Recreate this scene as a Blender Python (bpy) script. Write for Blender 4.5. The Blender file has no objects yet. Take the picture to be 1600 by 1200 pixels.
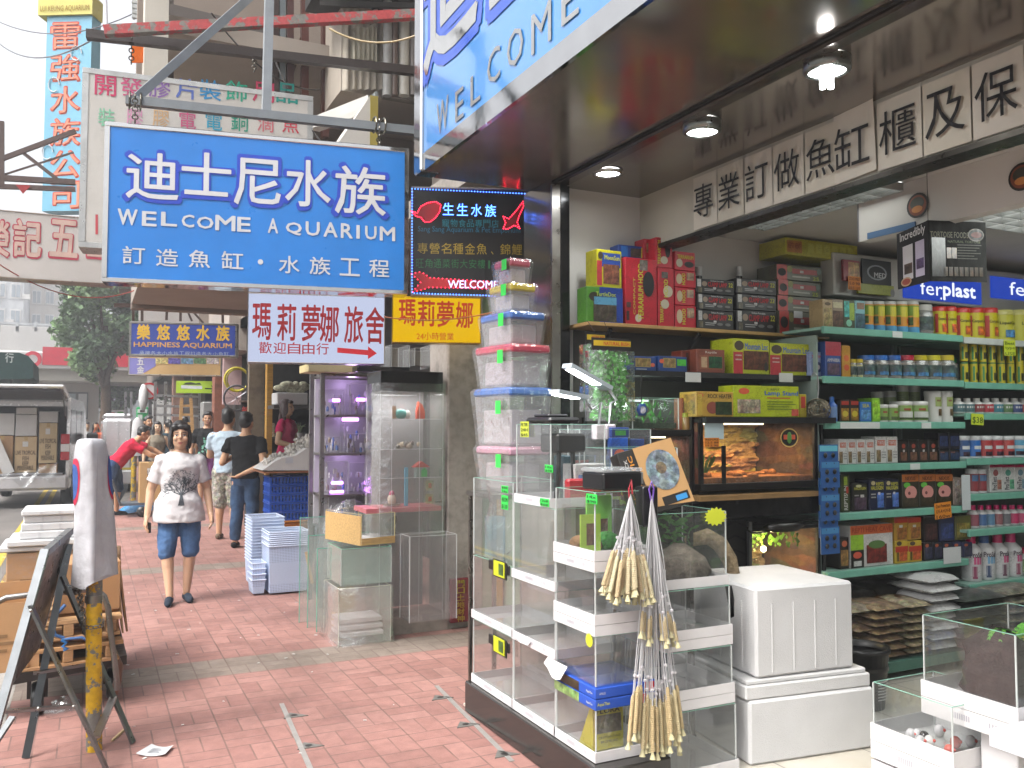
import bpy,math,random
from mathutils import Vector as V,Matrix
from mathutils.bvhtree import BVHTree
sc=bpy.context.scene
COL=sc.collection
rnd=random.Random(11)
# ------------------------------------------------------------------ camera, sky, sun, exposure
FPX,HCAM=1350.0,1.55
YAW,PITCH=math.atan(660/1350),math.atan(65/1350)
cam=bpy.data.cameras.new("Camera")
cam.sensor_width,cam.lens,cam.clip_end,cam.clip_start=36,36*FPX/1600,2000,0.05
camo=bpy.data.objects.new("Camera", cam)
camo.location=(0,0,HCAM)
camo.rotation_euler=(math.pi/2+PITCH,0,-YAW)
COL.objects.link(camo)
sc.camera=camo
SUN_EL,SUN_ROT=math.radians(56),math.radians(252)
w=bpy.data.worlds.new("World")
sc.world=w
w.use_nodes=True
nt=w.node_tree
nt.nodes.clear()
sky=nt.nodes.new("ShaderNodeTexSky")
sky.sky_type = 'NISHITA'
sky.sun_disc=False
sky.sun_elevation,sky.sun_rotation=SUN_EL,SUN_ROT
sky.air_density,sky.dust_density,sky.ozone_density=1.0,8.0,1.0
hs=nt.nodes.new("ShaderNodeHueSaturation")
hs.inputs['Saturation'].default_value=0.2
bg=nt.nodes.new("ShaderNodeBackground")
bg.inputs[1].default_value=0.15
wo=nt.nodes.new("ShaderNodeOutputWorld")
nt.links.new(sky.outputs[0],hs.inputs['Color'])
nt.links.new(hs.outputs[0],bg.inputs[0])
nt.links.new(bg.outputs[0],wo.inputs[0])
sl=bpy.data.lights.new("sun", 'SUN')
sl.energy,sl.angle,sl.color=1.0,math.radians(16),(1.0,0.96,0.9)
so=bpy.data.objects.new("sun", sl)
sd=V((math.sin(SUN_ROT)*math.cos(SUN_EL),math.cos(SUN_ROT)*math.cos(SUN_EL),math.sin(SUN_EL)))
so.rotation_euler=sd.to_track_quat('Z', 'Y').to_euler()
so.location=(-20,-10,40)
COL.objects.link(so)
sc.view_settings.view_transform = 'Standard'
sc.view_settings.look = 'None'
sc.view_settings.gamma=1
sc.view_settings.exposure=1.42
cy=sc.cycles
cy.max_bounces,cy.diffuse_bounces,cy.glossy_bounces,cy.transmission_bounces=9,4,5,6
cy.transparent_max_bounces=48
cy.use_denoising=True
cy.caustics_reflective=cy.caustics_refractive=False
cy.sample_clamp_indirect=6

# ------------------------------------------------------------------ pixel rays of the photograph (1600 x 1200)
FW=V((math.sin(YAW)*math.cos(PITCH),math.cos(YAW)*math.cos(PITCH),math.sin(PITCH)))
RT=V((math.cos(YAW),-math.sin(YAW),0))
UP=RT.cross(FW)
OC=V((0,0,HCAM))
def ray(u,v): return FW+RT*((u-800)/FPX)-UP*((v-600)/FPX)
def P(u,v,X=None,Y=None,Z=None):
    d=ray(u,v)
    t=X/d.x if X is not None else Y/d.y if Y is not None else (Z-HCAM)/d.z
    return OC+d*t

# ------------------------------------------------------------------ materials
def C(h,k=1.0):
    if not isinstance(h,str): return tuple(h)
    r=[]
    for i in (0,2,4):
        c=int(h[i:i+2],16)/255
        c=c/12.92 if c<=0.04045 else ((c+0.055)/1.055)**2.4
        r.append(k*(c if c < .45 else .45+(c - .45) * .4))
    return tuple(r)
MATS={}
class N:
    def __init__(s,name):
        s.m=bpy.data.materials.new(name)
        s.m.use_nodes=True
        s.t=s.m.node_tree
        s.t.nodes.clear()
        s.out=s.n("OutputMaterial")
        MATS[name]=s.m
    def n(s,ty,ins=None,**kw):
        x=s.t.nodes.new("ShaderNode" + ty)
        for k,v in kw.items(): setattr(x,k,v)
        for k,v in (ins or {}).items():
            if isinstance(v,bpy.types.NodeSocket): s.t.links.new(v,x.inputs[k])
            else: x.inputs[k].default_value=v
        return x
    def attr(s): return s.n("Attribute", attribute_name="Col").outputs['Color']
    def oc(s): return s.n("TexCoord").outputs['Object']
    def noise(s,scale,detail=3,vec=None,rough=.55):
        return s.n("TexNoise", {'Scale': scale, 'Detail': detail, 'Roughness': rough, 'Vector': vec or s.oc()}).outputs['Fac']
    def ramp(s,fac,stops):
        r=s.n("ValToRGB", {'Fac': fac})
        el=r.color_ramp.elements
        while len(el)<len(stops): el.new(0.5)
        for e,(p,c) in zip(el,stops):
            e.position=p
            e.color=(c if isinstance(c,tuple) else (c,c,c))+(1,)
        return r.outputs[0]
    def mul(s,a,b,f=1.0,mode='MULTIPLY'):
        x=s.n("Mix", {0: f},data_type='RGBA', blend_type=mode)
        for i,q in ((6,a),(7,b)):
            if isinstance(q,bpy.types.NodeSocket): s.t.links.new(q,x.inputs[i])
            else: x.inputs[i].default_value=tuple(q)+(1,)
        return x.outputs[2]
    def mathn(s,op,a,b=0.5):
        return s.n("Math", {0: a,1: b},operation=op).outputs[0]
    def bump(s,h,st=.3,d=.01): return s.n("Bump", {'Height': h, 'Strength': st, 'Distance': d}).outputs[0]
    def pbr(s,col,rough=.5,metal=0.,spec=.5,normal=None,**kw):
        ins={'Base Color': col if isinstance(col,bpy.types.NodeSocket) else tuple(col)+(1,), 'Roughness': rough, 'Metallic': metal, 'Specular IOR Level': spec}
        ins.update(kw)
        if normal: ins['Normal']=normal
        return s.n("BsdfPrincipled", ins).outputs[0]
    def done(s,sh):
        s.t.links.new(sh,s.out.inputs[0])
        return s.m
def simple(name,rough,metal=0.,spec=.5,nz=.15,ns=6.,bump=0.,bs=60.,**kw):
    q=N(name)
    n1=q.noise(ns,4)
    c=q.mul(q.attr(),q.ramp(n1,[(.3,1-nz),(.7,1.0)]))
    rr=q.ramp(q.noise(ns*2.3,3),[(.3,max(.02,rough - .08)),(.7,min(1,rough + .08))])
    nm=q.bump(q.noise(bs,3),bump) if bump else None
    q.done(q.pbr(c,rr,metal,spec,nm,**kw))
simple("matte", .85,nz=.18,bump=.08)
simple("card", .55,nz=.08,ns=12,bump=.03)
q=N("print")
mp=q.n("Mapping", {0: q.oc(), 'Scale': (70,70,260)}).outputs[0]
ln=q.ramp(q.noise(1.,2,mp,.4),[(.47,.62),(.53,1.)])
pt=q.ramp(q.noise(13,2),[(.46,0.),(.52,1.)])
c=q.mul(q.attr(),ln,.75)
mx=q.n("Mix", {0: pt},data_type='RGBA');q.t.links.new(q.attr(),mx.inputs[6]);q.t.links.new(c,mx.inputs[7])
q.done(q.pbr(q.mul(mx.outputs[2],q.ramp(q.noise(7,4),[(.3,.8),(.65,1.)])),q.ramp(q.noise(9,2),[(.3,.3),(.7,.5)]),0,.5,q.bump(q.noise(14,3),.12,.01)))
simple("gloss", .16,nz=.06,bump=.01,bs=8)
simple("plastic", .35,nz=.13,ns=4,bump=.015,bs=12)
simple("metal", .33,1.,nz=.25,ns=9)
simple("paintmetal", .42,.0,nz=.2,ns=10,bump=.05)
simple("mirror", .07,1.,nz=.08,bump=.035,bs=3)
simple("soffit", .18,.84,nz=.08,ns=1.1,bump=.02,bs=2)
simple("wall", .8,nz=.16,ns=1.6,bump=.06,bs=30)
simple("skin", .5,nz=.06,ns=10,**{'Subsurface Weight': .12, 'Subsurface Radius': (.02,.008,.004)})
simple("leaf", .6,nz=.3,ns=3)
simple("hair", .45,nz=.35,ns=60)
simple("carpaint", .22,.4,nz=.05,**{'Coat Weight': .6})
simple("film", .3,nz=.1,bump=.5,bs=18)
q=N("fabric")
fn=q.noise(11,5)
q.done(q.pbr(q.mul(q.attr(),q.ramp(q.noise(7,5),[(.25,.72),(.7,1.0)])),.92,0,.2,q.bump(fn,.55,.02)))
q=N("denim")
wv=q.noise(230,2)
q.done(q.pbr(q.mul(q.mul(q.attr(),q.ramp(q.noise(6,4),[(.3,.55),(.7,1.25)])),q.ramp(wv,[(.3,.8),(.7,1.1)])),.9,0,.2,q.bump(q.noise(12,4),.6,.02)))
q=N("styrofoam")
vo=q.n("TexVoronoi", {'Scale': 190., 'Vector': q.oc()}).outputs['Distance']
q.done(q.pbr(q.mul(q.attr(),q.ramp(q.noise(3.5,5),[(.3,.86),(.7,1.0)])),.75,0,.35,q.bump(vo,.25,.004)))
q=N("photo")
co=q.oc()
n1=q.noise(26,6,co,.7)
cells=q.n("TexVoronoi", {'Scale': 34., 'Vector': co}).outputs['Color']
c=q.mul(q.attr(),q.ramp(n1,[(.3,.12),(.5,.8),(.66,1.7)]))
c=q.mul(c,cells,.12, 'OVERLAY')
q.done(q.pbr(c,.3))
for nm_,st in (("glow1", 1.0),("glow3", 3.2),("glow20", 22.)):
    q=N(nm_)
    q.done(q.n("Emission", {'Color': q.attr(), 'Strength': st}).outputs[0])
def glassy(name,base,fres,rough,milky=0.,bump=0.,bs=25.):
    q=N(name)
    nm=q.bump(q.noise(bs,4),bump,.02) if bump else None
    lw=q.n("Fresnel", {'IOR': 1.45} | ({'Normal': nm} if nm else {})).outputs[0]
    fac=q.mathn('ADD', q.mathn('MULTIPLY', lw,fres),base)
    fac=q.n("Clamp", {0: fac}).outputs[0]
    fac=q.mathn('MULTIPLY', fac,q.mathn('SUBTRACT', 1.,q.n("NewGeometry").outputs['Backfacing']))
    tr=q.n("BsdfTransparent", {'Color': q.mul((1.,1.,1.),q.attr(),.07)}).outputs[0]
    gl=q.n("BsdfGlossy", {'Color': (.95,.97,.97,1), 'Roughness': rough} | ({'Normal': nm} if nm else {})).outputs[0]
    if milky:
        df=q.pbr(q.attr(),.4,0,.5,nm)
        mk=q.n("MixShader", {0: milky})
        q.t.links.new(tr,mk.inputs[1]);q.t.links.new(df,mk.inputs[2]);tr=mk.outputs[0]
    mx=q.n("MixShader", {0: fac})
    q.t.links.new(tr,mx.inputs[1]);q.t.links.new(gl,mx.inputs[2])
    q.done(mx.outputs[0])
glassy("glass", .03,1.6,.02,.022)
glassy("cloudy", .03,1.2,.06,.22,.2,5.)
glassy("wrap", .03,2.2,.07,.04,1.,14.)
glassy("acrylic", .02,1.3,.05,.04,.03,4.)
glassy("milky", .03,1.,.25,.30,.2,9.)
# pavers: red clay with grey-beige bands across the pavement
q=N("pavers")
sp=q.n("SeparateXYZ", {0: q.oc()})
X,Y=sp.outputs[0],sp.outputs[1]
MOD=.21
ix=q.mathn('FLOOR', q.mathn('DIVIDE', X,MOD));iy=q.mathn('FLOOR', q.mathn('DIVIDE', Y,MOD))
fx=q.mathn('SUBTRACT', q.mathn('DIVIDE', X,MOD),ix);fy=q.mathn('SUBTRACT', q.mathn('DIVIDE', Y,MOD),iy)
par=q.mathn('MODULO', q.mathn('ADD', q.mathn('ADD', ix,iy),1000.),2.)
a=q.mathn('ADD', q.mathn('MULTIPLY', fx,par),q.mathn('MULTIPLY', fy,q.mathn('SUBTRACT', 1.,par)))
b=q.mathn('ADD', q.mathn('MULTIPLY', fy,par),q.mathn('MULTIPLY', fx,q.mathn('SUBTRACT', 1.,par)))
a2=q.mathn('FRACT', q.mathn('MULTIPLY', a,2.),0.)
def edge(x,wd):
    return q.mathn('LESS_THAN', q.mathn('MINIMUM', x,q.mathn('SUBTRACT', 1.,x)),wd)
joint=q.mathn('MAXIMUM', edge(a2,.036),edge(b,.02))
half=q.mathn('FLOOR', q.mathn('MULTIPLY', a,2.))
cid=q.n("CombineXYZ", {0: ix,1: iy,2: half}).outputs[0]
wn=q.n("TexWhiteNoise", {'Vector': cid}).outputs['Value']
red=q.ramp(wn,[(0.,C('8c665f')),(.5,C('946d65')),(1.,C('9c756d'))])
beige=q.ramp(wn,[(0.,C('7d7066')),(1.,C('887b71'))])
band=q.mathn('MAXIMUM', q.mathn('LESS_THAN', q.mathn('ABSOLUTE', q.mathn('SUBTRACT', q.mathn('MODULO', q.mathn('ADD', Y,21.0*4-5.67),4.2),.21)),.20),q.mathn('GREATER_THAN', X,5.))
c=q.n("Mix", {0: band},data_type='RGBA');q.t.links.new(red,c.inputs[6]);q.t.links.new(beige,c.inputs[7])
c=q.mul(c.outputs[2],q.ramp(q.noise(1.3,6,None,.65),[(.3,.66),(.55,1.0),(.75,1.08)]))
c=q.mul(c,q.ramp(q.noise(14,5),[(.25,.8),(.6,1.0)]))
jm=q.n("Mix", {0: q.mathn('MULTIPLY', joint,q.ramp(q.noise(4,4),[(.3,.3),(.6,.85)]))},data_type='RGBA')
q.t.links.new(c,jm.inputs[6]);jm.inputs[7].default_value=C('5f4d47')+(1,)
gum=q.n("TexVoronoi", {'Scale': 2.6, 'Vector': q.oc()}).outputs['Distance']
c=q.mul(c,q.ramp(gum,[(.03,.7),(.05,1.)]))
stn=q.noise(.9,7,None,.75)
c=q.mul(c,q.ramp(stn,[(.33,.82),(.44,1.)]))
q.t.links.new(c,jm.inputs[6])
hgt=q.mathn('SUBTRACT', q.mathn('MULTIPLY', q.noise(60,3),.25),joint)
q.done(q.pbr(jm.outputs[2],q.ramp(q.noise(2.2,4),[(.3,.5),(.7,.75)]),0,.4,q.bump(hgt,.5,.006)))
q=N("asphalt")
q.done(q.pbr(q.mul(q.ramp(q.noise(.6,5),[(.3,C('5d5a58')),(.7,C('77726e'))]),q.ramp(q.noise(90,3),[(.3,.7),(.7,1.1)])),.85,0,.3,q.bump(q.noise(120,3),.5,.01)))
q=N("floortile")
sp=q.n("SeparateXYZ", {0: q.oc()})
def grid(sx,mod,wd,off):
    f=q.mathn('FRACT', q.mathn('DIVIDE', q.mathn('ADD', sx,off),mod),0.)
    return q.mathn('LESS_THAN', f,wd)
g=q.mathn('MAXIMUM', grid(sp.outputs[0],.5,.012,50.16),grid(sp.outputs[1],.5,.012,50.3))
c=q.n("Mix", {0: g},data_type='RGBA');q.t.links.new(q.ramp(q.noise(2,4),[(.3,C('b3ab9c')),(.7,C('c6bfb0'))]),c.inputs[6]);c.inputs[7].default_value=C('5a544c')+(1,)
q.done(q.pbr(c.outputs[2],.3,0,.5))
q=N("wood")
mp=q.n("Mapping", {0: q.oc(), 'Scale': (3,30,30)}).outputs[0]
q.done(q.pbr(q.mul(q.attr(),q.ramp(q.noise(2.5,6,mp,.65),[(.3,.62),(.65,1.08)])),.65,0,.35,q.bump(q.noise(4,4,mp),.2,.004)))
q=N("bark")
q.done(q.pbr(q.mul(q.attr(),q.ramp(q.noise(22,7,None,.7),[(.3,.35),(.65,1.3)])),.9,0,.2,q.bump(q.noise(30,6),1.,.02)))
q=N("concrete")
q.done(q.pbr(q.mul(q.mul(q.attr(),q.ramp(q.noise(3.2,8,None,.7),[(.32,.5),(.5,.95),(.7,1.1)])),q.ramp(q.noise(16,4),[(.3,.82),(.55,1.0)])),.85,0,.3,q.bump(q.noise(40,5),.35,.006)))
q=N("peeling")
pn=q.ramp(q.noise(9,6,None,.7),[(.47,0.),(.5,1.)])
mx=q.n("Mix", {0: pn},data_type='RGBA');mx.inputs[6].default_value=C('6f6d68')+(1,);q.t.links.new(q.attr(),mx.inputs[7])
q.done(q.pbr(q.mul(mx.outputs[2],q.ramp(q.noise(30,4),[(.3,.7),(.6,1.)])),.55,0,.4,q.bump(pn,.4,.004)))
q=N("facade")
q.done(q.pbr(q.mul(q.attr(),q.ramp(q.noise(.25,6),[(.3,.75),(.7,1.05)])),.85))
q=N("meshplastic")
sp=q.n("SeparateXYZ", {0: q.oc()})
gx=[q.mathn('LESS_THAN', q.mathn('FRACT', q.mathn('MULTIPLY', sp.outputs[i],70.),0.),.38) for i in (0,1,2)]
gg=q.mathn('MAXIMUM', q.mathn('MAXIMUM', gx[0],gx[1]),gx[2])
tr=q.n("BsdfTransparent", {'Color': (.85,.9,.97,1)}).outputs[0]
df=q.n("BsdfDiffuse", {'Color': q.attr()}).outputs[0]
tl=q.n("BsdfTranslucent", {'Color': q.attr()}).outputs[0]
m1=q.n("MixShader", {0: .4});q.t.links.new(df,m1.inputs[1]);q.t.links.new(tl,m1.inputs[2])
mx=q.n("MixShader", {0: q.mathn('ADD', q.mathn('MULTIPLY', gg,.38),.55)});q.t.links.new(tr,mx.inputs[1]);q.t.links.new(m1.outputs[0],mx.inputs[2])
q.done(mx.outputs[0])
q=N("gradblue")
c=q.mul(q.attr(),q.ramp(q.noise(.8,3),[(.3,.92),(.7,1.05)]))
q.done(q.pbr(c,.12,0,.7,q.bump(q.noise(1.2,2),.03,.02),**{'Coat Weight': .8, 'Coat Roughness': .05}))
q=N("rockwall")
mp=q.n("Mapping", {0: q.oc(), 'Scale': (5,5,16)}).outputs[0]
vo=q.n("TexVoronoi", {'Scale': 1., 'Vector': mp}).outputs['Color']
q.done(q.pbr(q.mul(q.mul(q.attr(),vo,.35, 'OVERLAY'),q.ramp(q.noise(18,6),[(.3,.45),(.65,1.15)])),.8,0,.3,q.bump(q.noise(16,6),.8,.02)))

# ------------------------------------------------------------------ mesh builder
GLY={}
def glyph(body,bold=0.0):
    k=(body,bold)
    if k not in GLY:
        cu=bpy.data.curves.new("glyph", 'FONT')
        cu.body,cu.resolution_u,cu.offset=body,2,bold
        o=bpy.data.objects.new("glyph", cu)
        me=bpy.data.meshes.new_from_object(o)
        vs=[v.co.copy() for v in me.vertices]
        fs=[tuple(p.vertices) for p in me.polygons]
        bpy.data.objects.remove(o);bpy.data.curves.remove(cu);bpy.data.meshes.remove(me)
        x0,x1=min(v.x for v in vs),max(v.x for v in vs)
        y0,y1=min(v.y for v in vs),max(v.y for v in vs)
        GLY[k]=([((v.x-x0)/max(1e-6,x1-x0),(v.y-y0)/max(1e-6,y1-y0)) for v in vs],fs)
    return GLY[k]
class G:
    def __init__(s,col='ffffff', mat='matte'):
        s.v,s.f,s.fc,s.fm,s.fs=[],[],[],[],[]
        s.M=Matrix.Identity(4)
        s.col,s.mat,s.sm=C(col),mat,False
    def set(s,col=None,mat=None):
        if col is not None: s.col=C(col)
        if mat: s.mat=mat
        return s
    def raw(s,vs,fs,smooth=False):
        b=len(s.v)
        s.v += [s.M @ V(p) for p in vs]
        for f in fs:
            s.f.append([b+i for i in f]);s.fc.append(s.col);s.fm.append(s.mat);s.fs.append(smooth)
        return s
    def quad(s,*p): return s.raw(p,[tuple(range(len(p)))])
    def box(s,a,b,bev=0.0):
        x0,y0,z0=a;x1,y1,z1=b
        if not bev:
            return s.raw([(x0,y0,z0),(x1,y0,z0),(x1,y1,z0),(x0,y1,z0),(x0,y0,z1),(x1,y0,z1),(x1,y1,z1),(x0,y1,z1)],
                         [(0,3,2,1),(4,5,6,7),(0,1,5,4),(1,2,6,5),(2,3,7,6),(3,0,4,7)])
        e=min(bev,abs(x1-x0) * .45,abs(y1-y0) * .45,abs(z1-z0) * .45)
        vs,idx=[],{}
        for i,x in enumerate((x0,x1)):
            for j,y in enumerate((y0,y1)):
                for k,z in enumerate((z0,z1)):
                    ix,iy,iz=(e,-e)[i],(e,-e)[j],(e,-e)[k]
                    for a_,p in enumerate(((x,y+iy,z+iz),(x+ix,y,z+iz),(x+ix,y+iy,z))):
                        idx[i,j,k,a_]=len(vs);vs.append(p)
        fs=[]
        q4=((0,0),(1,0),(1,1),(0,1))
        for i in (0,1):
            fs.append([idx[(i,j,k,0)] for j,k in (q4 if i else q4[::-1])])
            fs.append([idx[(j,i,k,1)] for j,k in (q4[::-1] if i else q4)])
            fs.append([idx[(j,k,i,2)] for j,k in (q4 if i else q4[::-1])])
        for j in (0,1):
            for k in (0,1):
                fs.append([idx[0,j,k,1],idx[1,j,k,1],idx[1,j,k,2],idx[0,j,k,2]][::1 if j==k else -1])
                fs.append([idx[j,0,k,0],idx[j,1,k,0],idx[j,1,k,2],idx[j,0,k,2]][::-1 if j==k else 1])
                fs.append([idx[j,k,0,0],idx[j,k,1,0],idx[j,k,1,1],idx[j,k,0,1]][::1 if j==k else -1])
        for i in (0,1):
            for j in (0,1):
                for k in (0,1):
                    fs.append([idx[i,j,k,0],idx[i,j,k,1],idx[i,j,k,2]][::1 if (i+j+k) % 2 else -1])
        return s.raw(vs,fs)
    def ring(s,rings,caps=True,smooth=True,closed=False):
        n=len(rings[0]);m=len(rings);vs=[p for r in rings for p in r];fs=[]
        for i in range(m-1+(1 if closed else 0)):
            for j in range(n):
                a,b=i*n,((i+1) % m)*n
                fs.append((a+j,a+(j+1) % n,b+(j+1) % n,b+j))
        s.raw(vs,fs,smooth)
        if caps and not closed:
            s.raw(rings[0],[tuple(range(n))[::-1]]);s.raw(rings[-1],[tuple(range(n))])
        return s
    def tube(s,pts,r,n=8,caps=True,flat=False):
        pts=[V(p) for p in pts];rr=r if isinstance(r,(list,tuple)) else [r]*len(pts);rings=[];last=None
        for i,p in enumerate(pts):
            d=(pts[min(i+1,len(pts)-1)]-pts[max(i-1,0)]).normalized()
            if last is None:
                a=d.orthogonal().normalized()
                if flat: a=(V((0,0,1))-d*d.z).normalized() if abs(d.z) < .95 else V((1,0,0))
            else: a=(last-d*last.dot(d)).normalized()
            last=a;b=d.cross(a)
            off=math.pi/n if n==4 else 0
            rings.append([p+(a*math.cos(t)+b*math.sin(t))*rr[i] for t in [2*math.pi*k/n+off for k in range(n)]])
        return s.ring(rings,caps,n>5)
    def bar(s,a,b,wd,th=None):
        th=th or wd;a,b=V(a),V(b);d=(b-a).normalized()
        u=V((0,0,1)) if abs(d.z) < .95 else V((0,1,0))
        x=d.cross(u).normalized();u=x.cross(d)
        rg=[[p+x*(sx*wd/2)+u*(sz*th/2) for sx,sz in ((-1,-1),(1,-1),(1,1),(-1,1))] for p in (a,b)]
        return s.ring(rg,True,False)
    def lathe(s,prof,c=(0,0,0),n=16,caps=True,sx=1.,sy=1.):
        c=V(c)
        return s.ring([[c+V((r*sx*math.cos(t),r*sy*math.sin(t),z)) for t in [2*math.pi*k/n for k in range(n)]] for r,z in prof],caps)
    def ell(s,c,r,n=12,m=8):
        c=V(c);r=r if isinstance(r,(tuple,list)) else (r,r,r)
        return s.ring([[c+V((r[0]*math.sin(p)*math.cos(t),r[1]*math.sin(p)*math.sin(t),-r[2]*math.cos(p))) for t in [2*math.pi*k/n for k in range(n)]]
                       for p in [math.pi*(i + .02)/(m + .04) for i in range(m+1)]],True)
    def prism(s,poly,y0,y1):
        n=len(poly)
        A=[(x,y0,z) for x,z in poly];B=[(x,y1,z) for x,z in poly]
        return s.raw(A+B,[tuple(range(n)),tuple(range(2*n-1,n-1,-1))]+[(i+n,(i+1) % n+n,(i+1) % n,i) for i in range(n)])
    def text(s,body,o,ex,ey,bold=0.0,spread=True):
        # fits the words into the parallelogram o, o+ex, o+ey; every character keeps its own cell
        o,ex,ey=V(o),V(ex),V(ey)
        vs,fs=glyph(body,min(0.,bold))
        if bold < .008: return s.raw([o+ex*x+ey*y for x,y in vs],fs)
        n=8 if bold > .035 else 5;nn=ex.cross(ey).normalized();k_=len(body) if body.isascii() else 1
        for i in range(n):
            a=2*math.pi*i/n + .3;d=ex*(math.cos(a)*bold/max(1,k_ * .6))+ey*(math.sin(a)*bold)+nn*(.0002*i)
            s.raw([o+d+ex*x+ey*y for x,y in vs],fs)
        return s
    def chars(s,body,o,ex,ey,fill=.86,bold=0.0,cols=None):
        n=len(body);o,ex,ey=V(o),V(ex),V(ey)
        for i,ch in enumerate(body):
            if ch == ' ': continue
            if cols: s.col=C(cols[i % len(cols)])
            if ch in '・•':
                s.disc(o+ex*((i + .5)/n)+ey * .5,ex/n * .16,ey * .13);continue
            if ch in '0123456789、': s.text(ch,o+ex*((i + .28)/n),ex*(.22/n if ch in '1、' else .42/n),ey*(.3 if ch == '、' else .9),bold);continue
            s.text(ch,o+ex*((i+(1-fill)/2)/n),ex*(fill/n),ey,bold)
        return s
    def disc(s,c,a,b,n=18):
        c,a,b=V(c),V(a),V(b)
        return s.raw([c+a*math.cos(2*math.pi*k/n)+b*math.sin(2*math.pi*k/n) for k in range(n)],[tuple(range(n))])
    def build(s,name,parent=None,world=False,loc=None,rz=0.0,origin=None):
        if world and parent is not None:
            off=V(parent.location)
        elif origin is not None: off=V(origin)
        elif parent is None and loc is None:
            zs=min(p.z for p in s.v)
            off=V(((min(p.x for p in s.v)+max(p.x for p in s.v))/2,(min(p.y for p in s.v)+max(p.y for p in s.v))/2,zs))
        else: off=V((0,0,0))
        me=bpy.data.meshes.new(name)
        me.from_pydata([tuple(p-off) for p in s.v],[],s.f)
        names=list(dict.fromkeys(s.fm))
        for nme in names: me.materials.append(MATS[nme])
        me.polygons.foreach_set('material_index', [names.index(x) for x in s.fm])
        me.polygons.foreach_set('use_smooth', s.fs)
        at=me.color_attributes.new('Col', 'FLOAT_COLOR', 'CORNER')
        buf=[]
        for f,c in zip(s.f,s.fc): buf += list(c[:3]+(1.0,))*len(f)
        at.data.foreach_set('color', buf)
        me.update()
        o=bpy.data.objects.new(name,me)
        COL.objects.link(o)
        if parent is not None: o.parent=parent
        else: o.location=loc if loc is not None else off
        o.rotation_euler=(0,0,rz)
        return o
def PW(g,name,t): return g.build(name,t,world=1)
def tag(o,label=None,cat=None,group=None,kind=None):
    if label: o['label']=label
    if cat: o['category']=cat
    if group: o['group']=group
    if kind: o['kind']=kind
    return o
def thing(name,label,cat,loc=(0,0,0),rz=0.0,group=None):
    o=bpy.data.objects.new(name,None)
    o.empty_display_size=.05
    COL.objects.link(o)
    o.location,o.rotation_euler=loc,(0,0,rz)
    return tag(o,label,cat,group)
def dup(o,loc=None,rz=None,label=None,group=None,parent=None):
    c=o.copy();COL.objects.link(c)
    if parent is not None: c.parent=parent
    for ch in o.children: dup(ch,parent=c)
    if loc is not None: c.location=loc
    if rz is not None: c.rotation_euler=(0,0,rz)
    if label: c['label']=label
    if group: c['group']=group
    return c
ORD=['first', 'second', 'third', 'fourth', 'fifth', 'sixth', 'seventh', 'eighth', 'ninth', 'tenth', 'eleventh', 'twelfth', 'thirteenth', 'fourteenth', 'fifteenth', 'sixteenth']
def ordn(i,n,a='leftmost', b='rightmost', side='left'):
    if i==0: return a
    if i==n-1: return b
    return ORD[i] + ' from ' + side
def lerp(a,b,t): return a+(b-a)*t
# ------------------------------------------------------------------ ground
KX=-.36
g=G(mat='asphalt');g.quad((-400,-60,-.1),(KX - .12,-60,-.1),(KX - .12,600,-.1),(-400,600,-.1));tag(g.build("road", loc=(0,0,0)),kind='structure')
KERB=[(KX,-8),(KX,13.5),(KX + .05,15),(KX + .3,16.2),(KX + .75,17.5),(KX+1.1,19.5),(KX+1.5,25),(KX+1.7,32),(KX+1.7,60)]
g=G('8f8a84','concrete');g.ring([[(x - .14,y,-.3),(x - .14,y,-.004),(x,y,.002),(x,y,-.3)] for x,y in KERB],True,False);tag(g.build("kerb", loc=(0,0,0)),kind='structure')
g=G(mat='pavers');n=len(KERB);pv=[(x,y) for x,y in KERB]+[(14,60),(14,-8)]
g.raw([(x,y,0) for x,y in pv],[tuple(range(len(pv)))[::-1]]);tag(g.build("pavement", loc=(0,0,0)),kind='structure')
g=G('8f8a84','concrete');g.box((KX,60,-.3),(120,600,-.02));tag(g.build("far_pavement", loc=(0,0,0)),kind='structure')
g=G('b59a35','matte')
for x in (-.75,-.95): g.quad((x - .05,-8,-.096),(x + .05,-8,-.096),(x + .05,120,-.096),(x - .05,120,-.096))
tag(g.build("road_marking", loc=(0,0,0)),kind='structure')
g=G(mat='floortile');g.box((1.9,-3,-.01),(9.4,4.5,.012));tag(g.build("shop_floor", loc=(0,0,0)),kind='structure')
# bits of litter on the pavement, patched corner plates
g=G('d6d2cc','card')
for i in range(60):
    x,y=rnd.uniform(-.1,1.7),rnd.uniform(3.3,10)
    s=rnd.uniform(.004,.012);g.M=Matrix.Translation((x,y,.003)) @ Matrix.Rotation(rnd.random()*6,4, 'Z')
    g.box((-s,-s * .5,0),(s,s * .5,.002))
tag(g.build("pavement_litter", loc=(0,0,0)),kind='stuff')
for i,(u,v) in enumerate(((462,1118),(485,1165),(690,1090),(730,1132),(790,1178))):
    p=P(u,v,Z=0);g=G('6a6864','paintmetal');g.M=Matrix.Translation(p)
    g.raw([(-.07,-.03,.004),(.06,-.035,.004),(-.02,.05,.004),(-.07,-.03,0),(.06,-.035,0),(-.02,.05,0)],[(0,1,2),(0,3,4,1),(1,4,5,2),(2,5,3,0)])
    g.set('2d2c2a').disc((-.01,-.005,.006),(.018,0,0),(0,.012,0))
    o=g.build("corner_plate", loc=p);
    o.data.transform(Matrix.Translation(-p))
    tag(o, "dark triangular metal plate in the paving, " + ["far end of the left strip", "near end of the left strip", "farthest along the tank plinth", "midway along the tank plinth", "nearest along the tank plinth"][i], "metal plate", "corner plates set in the paving")
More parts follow.
